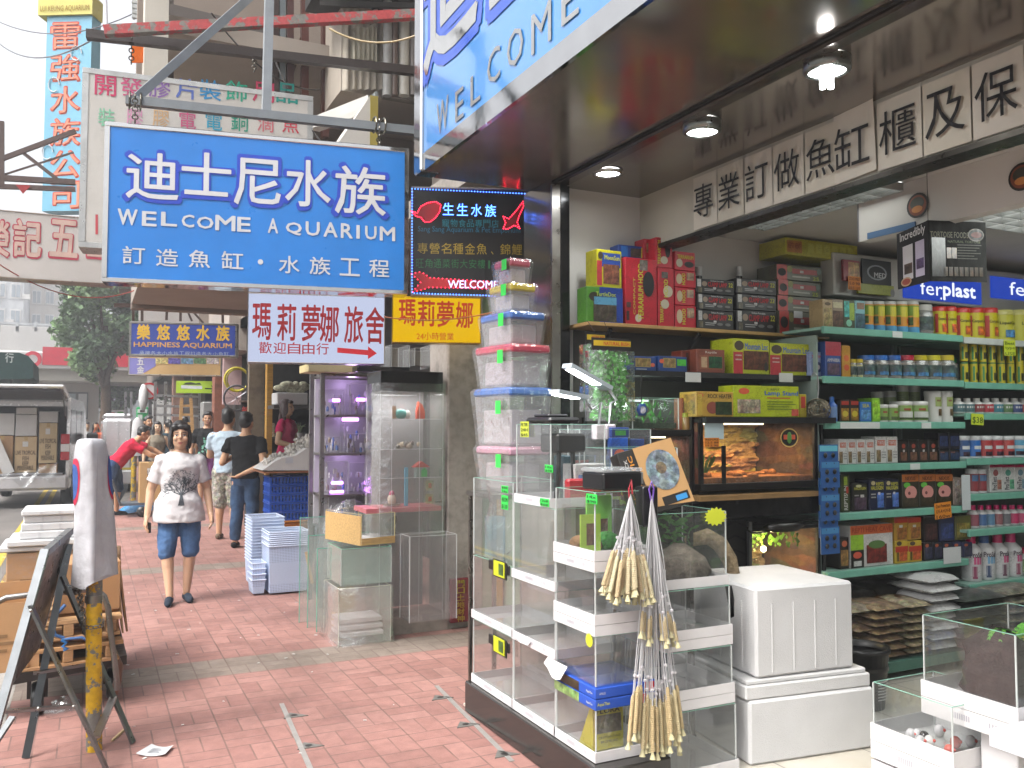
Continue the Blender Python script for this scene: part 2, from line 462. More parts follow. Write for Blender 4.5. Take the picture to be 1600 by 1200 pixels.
# brick cover frame in the paving
g=G('8d8a86','paintmetal')
a,b=P(440,1100,Z=0),P(478,1200,Z=0)
g.bar((a.x,a.y,.001),(b.x,b.y - .25,.001),.025,.006)
c_,d_=P(682,1072,Z=0),P(800,1190,Z=0);g.bar((c_.x,c_.y,.001),(d_.x,d_.y,.001),.025,.006)
tag(g.build("pavement_strip", loc=(0,0,0)),kind='structure')

# ------------------------------------------------------------------ the aquarium shop
XF,ZS,XB,XH,YW,ZC=1.68,3.0,2.45,3.1,4.5,2.8
shop=thing("aquarium_shop", "aquarium shop with mirrored soffit, open front and white header, at right", "shop", (2.5,1,0))
def sp(g,n): return g.build(n,shop,world=1)
g=G('cfcac0','wall');g.box((2.53,YW,0),(9.4,YW + .12,3.2));sp(g, "side_wall")
g=G('77736d','wall');g.box((9.4,-3,0),(9.5,YW + .12,3.2));g.box((2.2,-3.1,0),(9.5,-3,3.2));sp(g, "rear_wall")
g=G('c9c4ba','wall');g.box((XH + .1,-3,ZC),(9.4,YW,ZC + .15));sp(g, "ceiling")
g=G('9c948c','soffit');g.box((XF + .02,-3,ZS),(XB - .014,4.58,ZS + .06));g.box((XF + .102,4.58,ZS),(XB - .014,4.69,ZS + .06));sp(g, "outer_soffit")
g=G('968f88','soffit');g.box((XB + .07,-3,ZS - .012),(XH,YW,ZS + .06));sp(g, "inner_soffit")
g=G('6d6660','soffit');g.box((XB + .005,-3,ZS - .03),(XB + .066,YW,ZS + .05));g.set('0c0c0c', 'matte').box((XB - .012,-3,ZS - .006),(XB + .004,YW,ZS + .05));sp(g, "soffit_trim")
g=G('b9b1a3','wall');g.box((XH,-3,2.655),(XH + .1,YW,3.1));sp(g, "header")
g=G('4a4640','metal');g.box((XH - .02,-3,2.63),(XH + .1,YW - .002,2.653));sp(g, "header_rail")
g=G('8b8680','soffit');g.box((XB - .03,4.42,.0),(XB + .02,4.78,ZS - .002));g.set('a9a59e', 'metal').box((XB - .035,4.405,0),(XB + .02,4.42,ZS - .03));sp(g, "steel_pillar_cladding")
g=G('0b0b0b','gloss');g.box((XB + .022,4.40,0),(XB + .08,4.495,ZS - .032));sp(g, "black_jamb")
g=G('b9b4aa','wall');g.box((1.8,-12,3.1),(12,4.76,20));sp(g, "upper_storeys")
g=G('a59d92','wall');g.box((XB + .05,4.63,0),(9,4.75,3.1));sp(g, "party_wall")
g=G('e0dbd4','wall');g.box((3.75,-2.9,2.55),(3.83,3.36,ZC - .001));g.set('4a6a90').box((3.742,3.0,2.552),(3.749,3.3,2.585));g.set('6a6a70').box((3.751,3.361,2.551),(3.83,3.372,ZC - .002));sp(g, "ceiling_beam")
# fascia
fas=thing("fascia_sign", "glossy blue shopfront fascia with mirror lettering and steel edging above the shop", "shop sign", (XF,2,ZS))
g=G('3a7cc8','gradblue');g.box((XF,-3,ZS + .1),(XF + .09,4.58,4.6));g.build("blue_panel", fas,world=1)
g=G('b9b9b9','mirror');g.box((XF - .004,-3,ZS - .004),(XF + .018,4.58,ZS + .098));g.box((XF - .02,4.582,ZS - .003),(XF + .1,4.7,4.6),.01);g.build("steel_edging", fas,world=1)
g=G('d2d0ca','metal')
def fch(ch,ua,va,ub,hp):      # a letter on the fascia: left foot at (ua, va), right foot at ub, height in pixels
    a=P(ua,va,X=XF - .006);d=ray(ub,va);t=(XF - .006)/d.x;b=OC+d*t
    h=P(ua,va-hp,X=XF - .006).z-a.z
    g.text(ch,(XF - .006,a.y,a.z),(0,b.y-a.y,0),(0,0,h))
for ch,ua,va,ub,hp in (('W', 682,212,700,48),('E', 711,192,724,47),('L', 735,167,750,46),('C', 761,137,781,52),('O', 792,112,817,56),('M', 830,87,861,62),('E', 877,42,904,66)): fch(ch,ua,va,ub,hp)
yy,zz=2.62,3.43
for ch in 'AQUARIUM':
    yy -= .0
y0=P(925,0,X=XF).y - .08
g.chars('AQUARIUM', (XF - .006,y0,3.26),(0,-1.5,0),(0,0,.17),.75)
g.build("lettering", fas,world=1)
g=G('2a4fae','gloss');g2=G('e9e6de', 'mirror')
for i,ch in enumerate('迪士尼水族'):
    ya=4.56-i * .86
    g.text(ch,(XF - .004,ya + .02,3.52),(0,-.78,0),(0,0,.86),.07);g2.text(ch,(XF - .008,ya,3.54),(0,-.74,0),(0,0,.82),.022)
g.build("character_outline", fas,world=1);g2.build("character", fas,world=1)
# papers on the header
for i,ch in enumerate('專業訂做魚缸櫃及保養'):
    ua=[1083,1121,1163,1208,1258,1304,1372,1444,1522,1612,1710][i];ub=[1121,1163,1208,1258,1314,1373,1444,1522,1607,1706,1810][i]
    a=P(ua,300,X=XH - .012).y;b=P(ub,300,X=XH - .012).y
    t=thing("paper_sign", f"cream paper sheet with hand drawn black character {ch} on the header", "paper sign", (XH - .012,(a+b)/2,2.665),0, "character sheets pasted along the header")
    wd=abs(a-b);h=.3
    g=G(['e2d6b4', 'dccfae', 'e8dcbc'][i % 3], 'card');curl=.02 if i==5 else .003
    tilt=.03 if i==5 else 0
    vs=[];n=6
    for k in range(n+1):
        for m in range(2): vs.append((-curl*(k/n)**2*(1 if m else .3) - .001*(i % 2),wd/2 - .003-(wd - .006)*k/n+tilt*0,m*(h+(.02 if i==5 else 0))+tilt*k/n * .3))
    g.raw(vs,[(2*k,2*k+2,2*k+3,2*k+1) for k in range(n)]);g.build("sheet", t)
    g=G('161618','matte')
    g.text(ch,(-.012-curl * .6,wd * .40,.055),(0,-wd * .8,0),(0,0,.19),0.);g.build("character", t)
# downlights: three in the soffit
def downlight(p,kind,label,r=.085):
    t=thing("downlight", label, "ceiling light", p,0, "downlights under the soffit")
    g=G('8a8f8c' if kind else 'c8c6c0', 'metal')
    dz=-.05 if kind else -.012
    g.lathe([(r * .86,0),(r,-.004),(r,dz),(r * .8,dz - .008),(r * .8,dz + .01)],n=28,caps=False);g.build("rim", t)
    g=G('f6fbff','glow20');g.lathe([(r * .8,dz + .002),(0.001,dz + .003)],n=24,caps=False)
    if kind==2:
        for k in range(3):
            a=k*2.1;g.tube([(.018*math.cos(a),.018*math.sin(a),dz),(.018*math.cos(a),.018*math.sin(a),dz - .065)],.011,8)
    g.build("lamp", t)
    l=bpy.data.lights.new("downlight_lamp", 'SPOT');l.energy,l.spot_size,l.spot_blend,l.shadow_soft_size,l.color=5,math.radians(130),.6,.06,(.97,1,.97)
    o=bpy.data.objects.new("downlight_lamp", l);COL.objects.link(o);o.parent=t;o.location=(0,0,dz - .09)
downlight(P(950,268,Z=ZS - .014),0, "flush round downlight farthest along the soffit, by the white side wall")
downlight(P(1097,190,Z=ZS - .014),1, "round dark rimmed downlight in the middle of the soffit", .09)
downlight(P(1292,92,Z=ZS - .014),2, "dark rimmed downlight with protruding bulb, nearest of the soffit lights", .09)
# ceiling louvre light panels inside
def louvre(x0,x1,y0,y1,label):
    t=thing("louvre_light", label, "ceiling light", ((x0+x1)/2,(y0+y1)/2,ZC - .03),0, "louvred fluorescent ceiling lights")
    hx,hy=(x1-x0)/2,(y1-y0)/2
    g=G('f0f4ee','glow1')
    g.quad((-hx,-hy,.026),(-hx,hy,.026),(hx,hy,.026),(hx,-hy,.026));g.build("diffuser", t)
    g=G('d9dcd6','metal')
    for k in range(9): x=-hx+2*hx*k/8;g.box((x - .004,-hy,-.02),(x + .004,hy,.02))
    for k in range(9): y=-hy+2*hy*k/8;g.box((-hx,y - .004,-.021),(hx,y + .004,.021))
    g.build("louvre", t)
    l=bpy.data.lights.new("louvre_lamp", 'AREA');l.shape,l.size,l.size_y,l.energy,l.color = 'RECTANGLE', 2*hx,2*hy,(.9 if hx < .3 else 8),(.95,1,.95)
    o=bpy.data.objects.new("louvre_lamp", l);COL.objects.link(o);o.parent=t;o.location=(0,0,-.03)
louvre(3.3,3.72,3.05,4.05, "silvery louvred ceiling light behind the header, left of the white beam")
louvre(3.3,3.72,.8,1.9, "silvery louvred ceiling light behind the header, near the shop front")
louvre(4.5,5.9,2.5,3.4, "silvery louvred ceiling light right of the white beam")
louvre(4.5,5.9,0,1.4, "silvery louvred ceiling light deep in the shop")

# ------------------------------------------------------------------ neighbouring fronts along the street
nb=thing("neighbour_arcade", "old arcade building with concrete pillar and green doorway beside the shop", "building", (2.6,6.2,0))
g=G('98918a','concrete');g.box((2.48,6.2,0),(2.78,6.6,3.4),.012);g.build("concrete_pillar", nb,world=1)
g=G('93a892','wall');g.box((2.785,6.25,0),(2.9,6.34,3.4));g.box((2.98,4.76,0),(3.06,6.25,3.4));g.build("green_door_frame", nb,world=1)
g=G('a8823c','paintmetal');g.box((2.9,6.2,0),(2.95,6.26,3.4));g.build("ochre_jamb", nb,world=1)
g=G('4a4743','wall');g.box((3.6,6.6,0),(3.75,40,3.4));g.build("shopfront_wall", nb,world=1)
g=G('8f877d','wall');g.box((3.4,4.78,3.46),(12,9,20));g.build("upper_wall", nb,world=1)
g=G('8d8780','concrete');g.box((2.4,4.76,3.3),(3.9,40,3.45));g.build("arcade_ceiling", nb,world=1)
for y in (9.9,14.6,19.5,25,31):
    g=G(['6c655e', '7a5a4c', '6c655e', '8f897f', '77706a'][int(y) % 5], 'concrete');g.box((2.5,y,0),(2.85,y + .45,3.4),.01);g.build("arcade_pillar", nb,world=1)
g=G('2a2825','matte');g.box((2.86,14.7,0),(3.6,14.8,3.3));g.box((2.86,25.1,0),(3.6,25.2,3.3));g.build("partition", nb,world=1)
# projecting old upper floor with balcony posts
tn=thing("tenement_upper_floor", "projecting old upper floor with beige walls, beams and brown posts above the signs", "building", (1.6,11,3))
X9=lambda u,Y: P(u,60,Y=Y).x
g=G('c4b8ab','wall');g.box((X9(226,9),9,3.2),(X9(263,9),9.4,12));g.build("corner_column", tn,world=1)
g=G('85796f','wall');g.box((X9(228,9.4),11.6,3.0),(6,11.8,12));g.box((6,9,3),(6.2,11.8,12));g.build("rear_wall", tn,world=1)
g=G('9a9086','wall');g.box((X9(263,9) + .02,9.42,5.62),(6,11.58,5.8));g.box((X9(228,9.4),9.42,3.05),(3.0,11.58,3.25));g.build("floor_slab", tn,world=1)
g=G('4a423d','paintmetal')
a,b=P(266,18,Y=10.4),P(440,60,Y=10.2);g.bar(a,b,.1,.14)
a,b=P(266,0,Y=10.4),P(266,140,Y=10.4);g.bar(a,b,.07)
g.build("beam", tn,world=1)
for u,wd,dp in ((431,9, '3a2a26'),(453,11, '4a2a25'),(441,9, '6a7478'),(476,12, '5a322a'),(508,12, '5c3830')):
    Y=9.7;a=P(u,-60,Y=Y);b=P(u - .5,215,Y=Y);g=G(dp, 'paintmetal');g.bar(a,b,wd * .0068,.08);g.build("post", tn,world=1)
g=G('5a3a2c','paintmetal');g.bar(P(478,45,Y=9.72),P(452,120,Y=9.72),.06);g.bar(P(502,70,Y=9.72),P(486,100,Y=9.72),.02);g.build("brace", tn,world=1)
g=G('221f1d','matte');a,b=P(497,-8,Y=8.6),P(655,14,Y=8.6);g.box((a.x,8.2,b.z),(b.x + .6,9.2,b.z + .35));g.bar(P(500,6,Y=8.5),P(660,10,Y=8.3),.05);g.build("awning_frame", tn,world=1)
g=G('a89f93','wall');g.box((P(533,100,Y=8.9).x,8.9,P(560,146,Y=8.9).z),(P(600,100,Y=8.9).x,9.6,6.5));g.build("cream_wall_box", tn,world=1)
g=G('b8ada0','fabric');rr_=[]
for v in (10,60,110,140):
    rr_.append([P(536+66*k/20,v,Y=8.82)+V((0,.035*math.sin(k*1.9+v * .01),0)) for k in range(21)])
g.raw([p for r in rr_ for p in r],[(a*21+k,a*21+k+1,a*21+k+22,a*21+k+21) for a in range(3) for k in range(20)],True)
rr_=[]
for v in (42,70,95): rr_.append([P(548+40*k/16,v+3*math.sin(k * .9),Y=8.72)+V((0,.04*math.sin(k*2.2),0)) for k in range(17)])
g.set('c8bca6').raw([p for r in rr_ for p in r],[(a*17+k,a*17+k+1,a*17+k+18,a*17+k+17) for a in range(2) for k in range(16)],True)
g.build("lace_curtain", tn,world=1)
g=G('7f868a','paintmetal');g.box((P(590,200,Y=7.9).x,7.9,P(600,262,Y=7.9).z),(2.4,9,P(600,145,Y=7.9).z));g.build("grey_cladding", tn,world=1)
g=G('e5e0d4','wall');Y=7.86
pts=[P(578,150,Y=Y),P(582,228,Y=Y),P(530,222,Y=Y)];g.raw([tuple(p) for p in pts]+[tuple(p+V((0,.5,0))) for p in pts],[(0,2,1),(3,4,5),(0,1,4,3),(1,2,5,4),(2,0,3,5)])
pts=[P(575,148,Y=Y),P(480,186,Y=Y + .9),P(500,190,Y=Y + .9),P(577,160,Y=Y)];g.raw([tuple(p) for p in pts]+[tuple(p+V((0,.02,-.1))) for p in pts],[(0,1,2,3),(7,6,5,4),(0,4,5,1),(1,5,6,2),(2,6,7,3),(3,7,4,0)])
g.set('9d8f3f').box((P(583,200,Y=Y).x - .03,Y - .01,P(583,228,Y=Y).z),(P(590,200,Y=Y).x,Y + .3,P(583,150,Y=Y).z));g.build("slanted_roof_edge", tn,world=1)
g=G('807870','concrete');g.box((2.4,11.8,3.3),(12,60,18));g.build("rear_block", tn,world=1)
g=G('191716','matte')
for u0,v0,u1,v1 in ((484,130,505,72),(514,132,530,70)): a,b=P(u0,v0,Y=11.57),P(u1,v1,Y=11.57);g.box((a.x,11.56,a.z),(b.x,11.61,b.z))
g.build('dark_opening', tn,world=1)
for u,c_,r_ in ((606, '8a8a88', .05),(617, '5a4a42', .04),(632, 'a8a59c', .06),(646, '6a6460', .05)): g=G(c_, 'paintmetal');g.tube([P(u,-40,Y=8.6),P(u-1,150,Y=8.6)],r_,8);g.build('drain_pipe', tn,world=1)
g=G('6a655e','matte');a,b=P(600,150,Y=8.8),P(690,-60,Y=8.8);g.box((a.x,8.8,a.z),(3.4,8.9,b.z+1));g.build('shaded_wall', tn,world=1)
g=G('cfd6d2','paintmetal')
for v in (4,12,20,27): g.bar(P(206,v-2,Y=12),P(228,v+3,Y=12),.04)
for u in (208,218): g.bar(P(u,-5,Y=12.03),P(u+1,30,Y=12.03),.03)
g.build("window_grille", tn,world=1)
for u in (216,):
    g=G('e8621c','fabric')
    for k in range(9): a=P(208+k*2.2,56,Y=9.2);b=P(207+k*2.3,98,Y=9.2);g.tube([a,b],.012,5)
    tag(g.build("orange_net"), "bright orange mesh sheet hanging above the cream signboard", "net")
# ------------------------------------------------------------------ hanging signs
class Sign:
    def __init__(s,name,label,L,R_,z0,z1,th,frame,fcol,panel,pmat,cat="signboard"):
        d=V(R_)-V(L);s.L,s.w,s.h,s.th=V((L[0],L[1],z0)),d.length,z1-z0,th
        s.rz=math.atan2(d.y,d.x);s.ex=d.normalized().to_3d();s.nn=V((s.ex.y,-s.ex.x,0))
        s.t=thing(name,label,cat,s.L,s.rz)
        if frame:
            g=G(fcol, 'mirror' if fcol in ('c4c4c2',) else 'metal')
            f=frame
            g.box((0,0,0),(s.w,th,f),.004);g.box((0,0,s.h-f),(s.w,th,s.h),.004);g.box((0,.001,f),(f,th - .001,s.h-f));g.box((s.w-f,.001,f),(s.w,th - .001,s.h-f))
            g.build("frame", s.t)
        g=G(panel,pmat);f=frame * .98
        g.box((f,.006 if frame else 0,f),(s.w-f,th - .006,s.h-f));g.build("panel", s.t);s.y=(.006 if frame else 0) - .003
    def st(s,u,v):
        d=ray(u,v);t=(s.L-OC).dot(s.nn)/d.dot(s.nn);p=OC+d*t-s.L
        return p.dot(s.ex),p.z
    def line(s,body,u0,vb,u1,hp,col,mat='matte', bold=0.,name="lettering", chars=False,fill=.86,cols=None,y=0,build=True,g=None):
        a=s.st(u0,vb);b=s.st(u1,vb);h=s.st(u0,vb-hp)[1]-a[1]
        own=g is None
        g=g or G(col,mat);g.set(col,mat)
        if chars: g.chars(body,(a[0],s.y-y,a[1]),(b[0]-a[0],0,0),(0,0,h),fill,bold,cols)
        else: g.text(body,(a[0],s.y-y,a[1]),(b[0]-a[0],0,0),(0,0,h),bold)
        if own: g.build(name,s.t)
        return g
    def poly(s,uv,col,mat='matte', y=0,name="emblem", g=None):
        own=g is None
        g=g or G(col,mat);g.set(col,mat)
        g.raw([(p[0],s.y-y,p[1]) for p in (s.st(*q) for q in uv)],[tuple(range(len(uv)))])
        if own: g.build(name,s.t)
def chain(g,a,b,n=8,r=.014):
    a,b=V(a),V(b)
    for k in range(n):
        c=a.lerp(b,(k + .5)/n);hl=(b-a).length/n * .62
        pts=[]
        for q_ in range(9):
            t=2*math.pi*q_/8
            pts.append(c+V((r*math.cos(t) if k % 2 else 0,0 if k % 2 else r*math.cos(t),hl*math.sin(t))))
        g.tube(pts,r * .28,5,False)
# blue hanging sign
L,R_=P(158,440,Y=5.5),P(638,452,Y=5.19)
S=Sign("hanging_signboard", "large blue hanging signboard with white lettering and polished steel frame", (L.x,L.y),(R_.x,R_.y),L.z,P(158,188,Y=5.5).z,.16,.028, 'c4c4c2', '1e72d2', 'plastic')
for i,(u0,vb,u1,hp) in enumerate(((197,308,278,72),(284,302,360,66),(366,318,438,72),(446,320,516,72),(524,332,602,74))):
    ch = '迪士尼水族'[i]
    S.line(ch,u0-4,vb+4,u1+4,hp+8, '1f3fae', 'plastic', .042, "character_outline");S.line(ch,u0,vb,u1,hp, 'cfd2d6', 'plastic', .012, "character", y=.003)
g=G()
for ch,u0,u1,vb,hp in zip('WELCOMEAQUARIUM', (184,222,252,284,308,337,371,419,447,478,506,533,557,571,594),(214,244,276,303,333,367,391,434,471,499,527,551,562,588,617),
                              (350,352,352,354,356,359,361,363,366,367,369,371,372,373,375),(24,22,21,19,18,23,22,22,19,21,22,22,20,20,21)):
    S.line(ch,u0,vb,u1,hp, 'c8ccd4', 'plastic', .03,g=g)
g.build("welcome_lettering", S.t)
g=G()
for ch,u0,u1,vb in zip('訂造魚缸', (191,244,295,346),(226,278,328,380),(411,415,417,419)): S.line(ch,u0,vb,u1,27, 'c4cad4', 'plastic', .009,g=g)
for ch,u0,u1,vb in zip('水族工程', (436,484,531,577),(468,516,562,608),(426,428,430,432)): S.line(ch,u0,vb,u1,27, 'c4cad4', 'plastic', .009,g=g)
a=S.st(407,409);g.disc((a[0],S.y,a[1]),(.016,0,0),(0,0,.016));g.build("service_lettering", S.t)
# its hanging gantry
gy=5.42
br=thing("sign_gantry", "grey steel gantry with diagonal stay that carries the blue hanging signboard", "bracket", P(420,180,Y=gy))
a,b=P(197,157,Y=gy + .1),P(668,207,Y=gy - .2);g=G('6d7377','paintmetal');g.bar(a,b,.05,.052);g.build("horizontal_bar", br,world=1)
g=G('757b80','paintmetal');g.bar(P(213,153,Y=gy + .1),P(408,-20,Y=gy + .35),.05,.05);g.build("diagonal_stay", br,world=1)
g=G('8a9094','paintmetal');g.bar(P(416,178,Y=gy),P(421,-20,Y=gy),.052,.05);g.build("vertical_bar", br,world=1)
for u,v0,v1 in ((211,148,192),(592,186,228)):
    g=G('6a675f','metal');p0,p1=P(u,v0,Y=gy - .02 if u<300 else gy - .17),P(u,v1,Y=gy + .08 if u<300 else gy - .14)
    chain(g,p0,p1,7,.016)
    for dx in (-.03,.03):
        c=P(u,v0+10,Y=gy + .1 if u<300 else gy - .15);g.tube([c+V((dx,.05*math.cos(t),.05*math.sin(t))) for t in [k*math.pi/5 for k in range(11)]],.006,5,False)
    g.build("chain", br,world=1)
# cream signboard behind
L,R_=P(122,386,Y=8.0),P(487,390,Y=7.8)
S=Sign("cream_signboard", "cream box signboard with two lines of rainbow coloured characters behind the blue one", (L.x,L.y),(R_.x,R_.y),L.z,P(122,103,Y=8.0).z,.3,.05, 'b8b7b2', 'bdb5ae', 'plastic')
CC=['c23a62', 'd0557c', '8a6aa6', '5a6fb8', '2f86c4', '2fa084', 'c43a5c', '1f8a80']
g=G()
for i,ch in enumerate('開發膠片裝飾用品'):
    u0=(148,188,233,275,312,353,395,432)[i];S.line(ch,u0,147+i*1.7,u0+33,31,CC[i],bold=.012,g=g)
g.build("upper_lettering", S.t);g=G()
for i,ch in enumerate('裝膠膠電電銅滴魚'):
    u0=(153,197,238,280,321,361,402,441)[i];S.line(ch,u0,196+i*1.4,u0+26,28,['7fc09a', 'd58aa8', 'd8a27c', 'c2557c', '2f96b4', '1f8a72', 'cc6a72', 'c43a4c'][i],bold=.008,g=g)
g.build("lower_lettering", S.t)
S.poly([(149,335),(153,335),(153,366),(149,366)], 'b54a52', name="red_mark")
gt=thing("brown_sign_bar", "dark brown steel bar with chains carrying the cream signboard", "bracket", P(400,85,Y=7.9))
g=G('2d2320','paintmetal');g.bar(P(135,54,Y=7.95),P(670,114,Y=7.6),.075,.075);g.build("bar", gt,world=1)
for u,v0,v1 in ((206,58,100),(398,80,112)):
    g=G('55524c','metal');chain(g,P(u,v0,Y=7.88),P(u-1,v1,Y=7.95),7,.02);g.build("chain", gt,world=1)
g=G('a33a3c','peeling');g.bar(P(163,49,Y=7.7),P(668,22,Y=7.3),.08,.08)
tag(g.build("red_steel_bar"), "faded red steel bar crossing above the brown sign bar", "bracket")
# sign over the road at left, and the tall neon sign
L,R_=P(-160,423,Y=9.5),P(178,429,Y=9.5)
S=Sign("white_signboard", "weathered white signboard with patchy red characters hanging over the road", (L.x,L.y),(R_.x,R_.y),L.z,P(-160,312,Y=9.5).z,.25,.012, 'a39a92', 'c4bab2', 'wall')
for ch,u0 in zip('榮記五金', (-30,20,77,134)):
    S.line(ch,u0,400+(u0/100),u0+44,58, 'b8485a', bold=.05,name="character_outline");S.line(ch,u0+1,399,u0+43,56, 'd9a79c', bold=.024,name="character", y=.003)
L,R_=P(66,315,Y=17),P(137,315,Y=16.6)
S=Sign("tall_neon_sign", "tall light blue vertical neon signboard with red characters", (L.x,L.y),(R_.x,R_.y),P(66,330,Y=17).z,P(66,22,Y=17).z,.3,0, 'a39a92', '6aa4cc', 'plastic')
for i,ch in enumerate('雷強水族公司'):
    v=(78,128,178,228,278,326)[i];S.line(ch,79,v,125,42, 'd8503c', bold=.03,name="character");S.line(ch,80,v-1,124,40, 'e8846c', bold=.0,name="neon_tube", y=.012)
g=G('c9b455','plastic')
a,b=S.st(66,26),S.st(142,24)
g.box((a[0] - .05,-.05,a[1]),(b[0] + .05,.3,a[1] + .35));g.set('e9e4ea').prism([(a[0] + .1,a[1] + .35)]+[((a[0]+b[0])/2 + .42*math.cos(t),a[1] + .35 + .5*math.sin(t)) for t in [math.pi*(1-k/12) for k in range(13)]]+[(b[0] - .1,a[1] + .35)],-.03,.28)
g.set('4f86c9')
for k in range(9):
    t=math.pi*(k + .5)/9;c=((a[0]+b[0])/2,-.035,a[1] + .4);g.bar(c,(c[0] + .4*math.cos(t),-.035,c[2] + .45*math.sin(t)),.02)
g.build("crest", S.t);S.line('LUI KEUNG AQUARIUM', 66,22,142,10, '8a6a1c', y=.06,bold=.01)
g=G('cfd8e0','plastic')
for u,v in ((120,84),(85,133),(75,238)):
    c=S.st(u,v);g.tube([(c[0] + .1*math.cos(t),-.02,c[1] + .13*math.sin(t)) for t in [k * .6 for k in range(10)]],.01,5)
g.build("neon_loop", S.t)
# lattice arms left
fr=thing("steel_lattice_arm", "rusty steel lattice arm and stays reaching over the road", "bracket", P(60,270,Y=11))
g=G('5a4a46','paintmetal')
for a,b,wd in (((-60,272),(118,205),.05),((0,278),(118,285),.06),((-10,291),(118,296),.05),((35,238),(92,282),.035),((0,275),(115,238),.02),((2,190),(2,290),.06),((0,196),(3,230),.05)): g.bar(P(*a,Y=11),P(*b,Y=11),wd)
g.build("arm", fr,world=1);g=G('a33436','paintmetal');g.raw([tuple(P(u,v,Y=10.9)) for u,v in ((24,288),(48,290),(36,303))]+[tuple(P(u,v,Y=10.96)) for u,v in ((24,288),(48,290),(36,303))],[(0,1,2),(5,4,3),(0,3,4,1),(1,4,5,2),(2,5,3,0)]);g.build("red_bracket_plate", fr,world=1)
# cables
def cable(pts,r,col,label):
    g=G(col, 'plastic');g.tube(pts,r,6);tag(g.build("cable"),label, "cable")
def sag(a,b,s,n=14): return [V(a).lerp(V(b),k/n)-V((0,0,s*4*(k/n)*(1-k/n))) for k in range(n+1)]
cable(sag(P(-20,400,Y=9.2),P(215,452,Y=11),.22),.006, 'a8453c', "thin sagging red wire below the white signboard")
cable(sag(P(515,45,Y=8.1),P(662,50,Y=7.6),.12),.010, 'a8946c', "pale sagging cable in front of the curtain")
cable(sag(P(168,45,Y=8.4),P(166,-20,Y=10.6),.05),.008, '6a666a', "grey cable rising to the sky from the brown bar's end")
cable(sag(P(600,495,Y=5.8),P(800,480,Y=4.9),.05),.004, 'a0582c', "thin orange wire crossing the yellow sign")
cable(sag(P(-10,60,Y=14),P(160,52,Y=8.3),.25),.008, '4a4a50', "dark cable sagging from the upper left to the brown bar's end")
cable(sag(P(-10,30,Y=16),P(230,10,Y=12),.3),.008, '5a5a60', "dark cable sagging in front of the neon crest")
cable(sag(P(430,95,Y=8),P(520,240,Y=7.7),.1),.007, '3a3634', "black cable hanging slack beside the cream signboard's right end")
cable(sag(P(330,20,Y=8.2),P(500,140,Y=9.4),.2),.008, '2f2a28', "black cable crossing in front of the brown posts")
# LED sign
L,R_=P(641,462,Y=5.28),P(833,468,Y=4.98)
S=Sign("led_signboard", "black electronic signboard edged with blue lights and showing red fish", (L.x,L.y),(R_.x,R_.y),L.z,P(641,291,Y=5.28).z,.09,.012, '8a8a8a', '050506', 'plastic')
LEDC={'b': (.05,.16,1.), 'r': (1.,.02,.05), 'w': (.35,.45,1.)}
def dots(g,uv,n,c,r=.0042,closed=False):
    pts=[S.st(*p) for p in uv]
    if closed: pts.append(pts[0])
    ln=[math.dist(pts[i],pts[i+1]) for i in range(len(pts)-1)];tot=sum(ln)
    g.set(LEDC[c], 'glow3')
    for k in range(n):
        d=tot*k/max(1,n-(0 if closed else 1));i=0
        while i<len(ln)-1 and d>ln[i]: d -= ln[i];i += 1
        t=d/ln[i];p=(lerp(pts[i][0],pts[i+1][0],t),lerp(pts[i][1],pts[i+1][1],t));g.disc((p[0],S.y - .005,p[1]),(r,0,0),(0,0,r),6)
g=G();dots(g,[(644,295),(828,303),(829,464),(644,458)],150, 'b', .0045,True);g.build("border_lights", S.t)
def fish(uv,fill):
    S.poly(uv,fill, 'plastic', 0, "fish_body");g=G();dots(g,uv,40, 'r', .0042,True);g.build("fish_lights", S.t)
fish([(643,330),(652,333),(657,323),(668,317),(681,315),(689,320),(687,331),(680,341),(672,347),(663,347),(658,340),(650,338)], '8a1420')
fish([(817,315),(818,322),(811,338),(808,347),(812,357),(804,352),(793,358),(786,357),(790,348),(786,338),(795,342),(806,330)], '6a1018')
g=G();dots(g,[(643,428),(655,425),(664,428),(671,434),(786,441),(800,438),(812,446),(800,455),(786,452),(671,449),(660,453),(645,456),(657,441)],60, 'r', .0036,True);g.build("arrow_lights", S.t)
S.poly([(643,428),(655,425),(664,428),(671,434),(786,441),(800,438),(812,446),(800,455),(786,452),(671,449),(660,453),(645,456),(657,441)], 'a0101c', 'plastic', 0, "red_arrow")
g=G()
for i,ch in enumerate('生生水族'): S.line(ch,692+i*22,336+i * .9,709+i*22,19,(.06,.18,1.), 'glow3', .0,g=g,y=.004)
g.build("blue_characters", S.t)
S.line('WELCOME', 700,450,778,12,(.5,.55,1.), 'glow1', .01, "welcome_lights", y=.006)
S.line('寵物食品專門店', 690,354,780,12, '1f6a78', 'plastic', 0,chars=True);S.line('Sang Sang Aquarium & Pet Emporium', 653,364,813,11, '1c5a74', 'plastic', 0)
S.line('專營名種金魚、錦鯉', 651,396,817,17, '8f7a28', 'plastic', .0,chars=True);S.line('旺角通菜街大安樓10號', 649,418,800,14, '1c5a30', 'plastic', 0,chars=True)
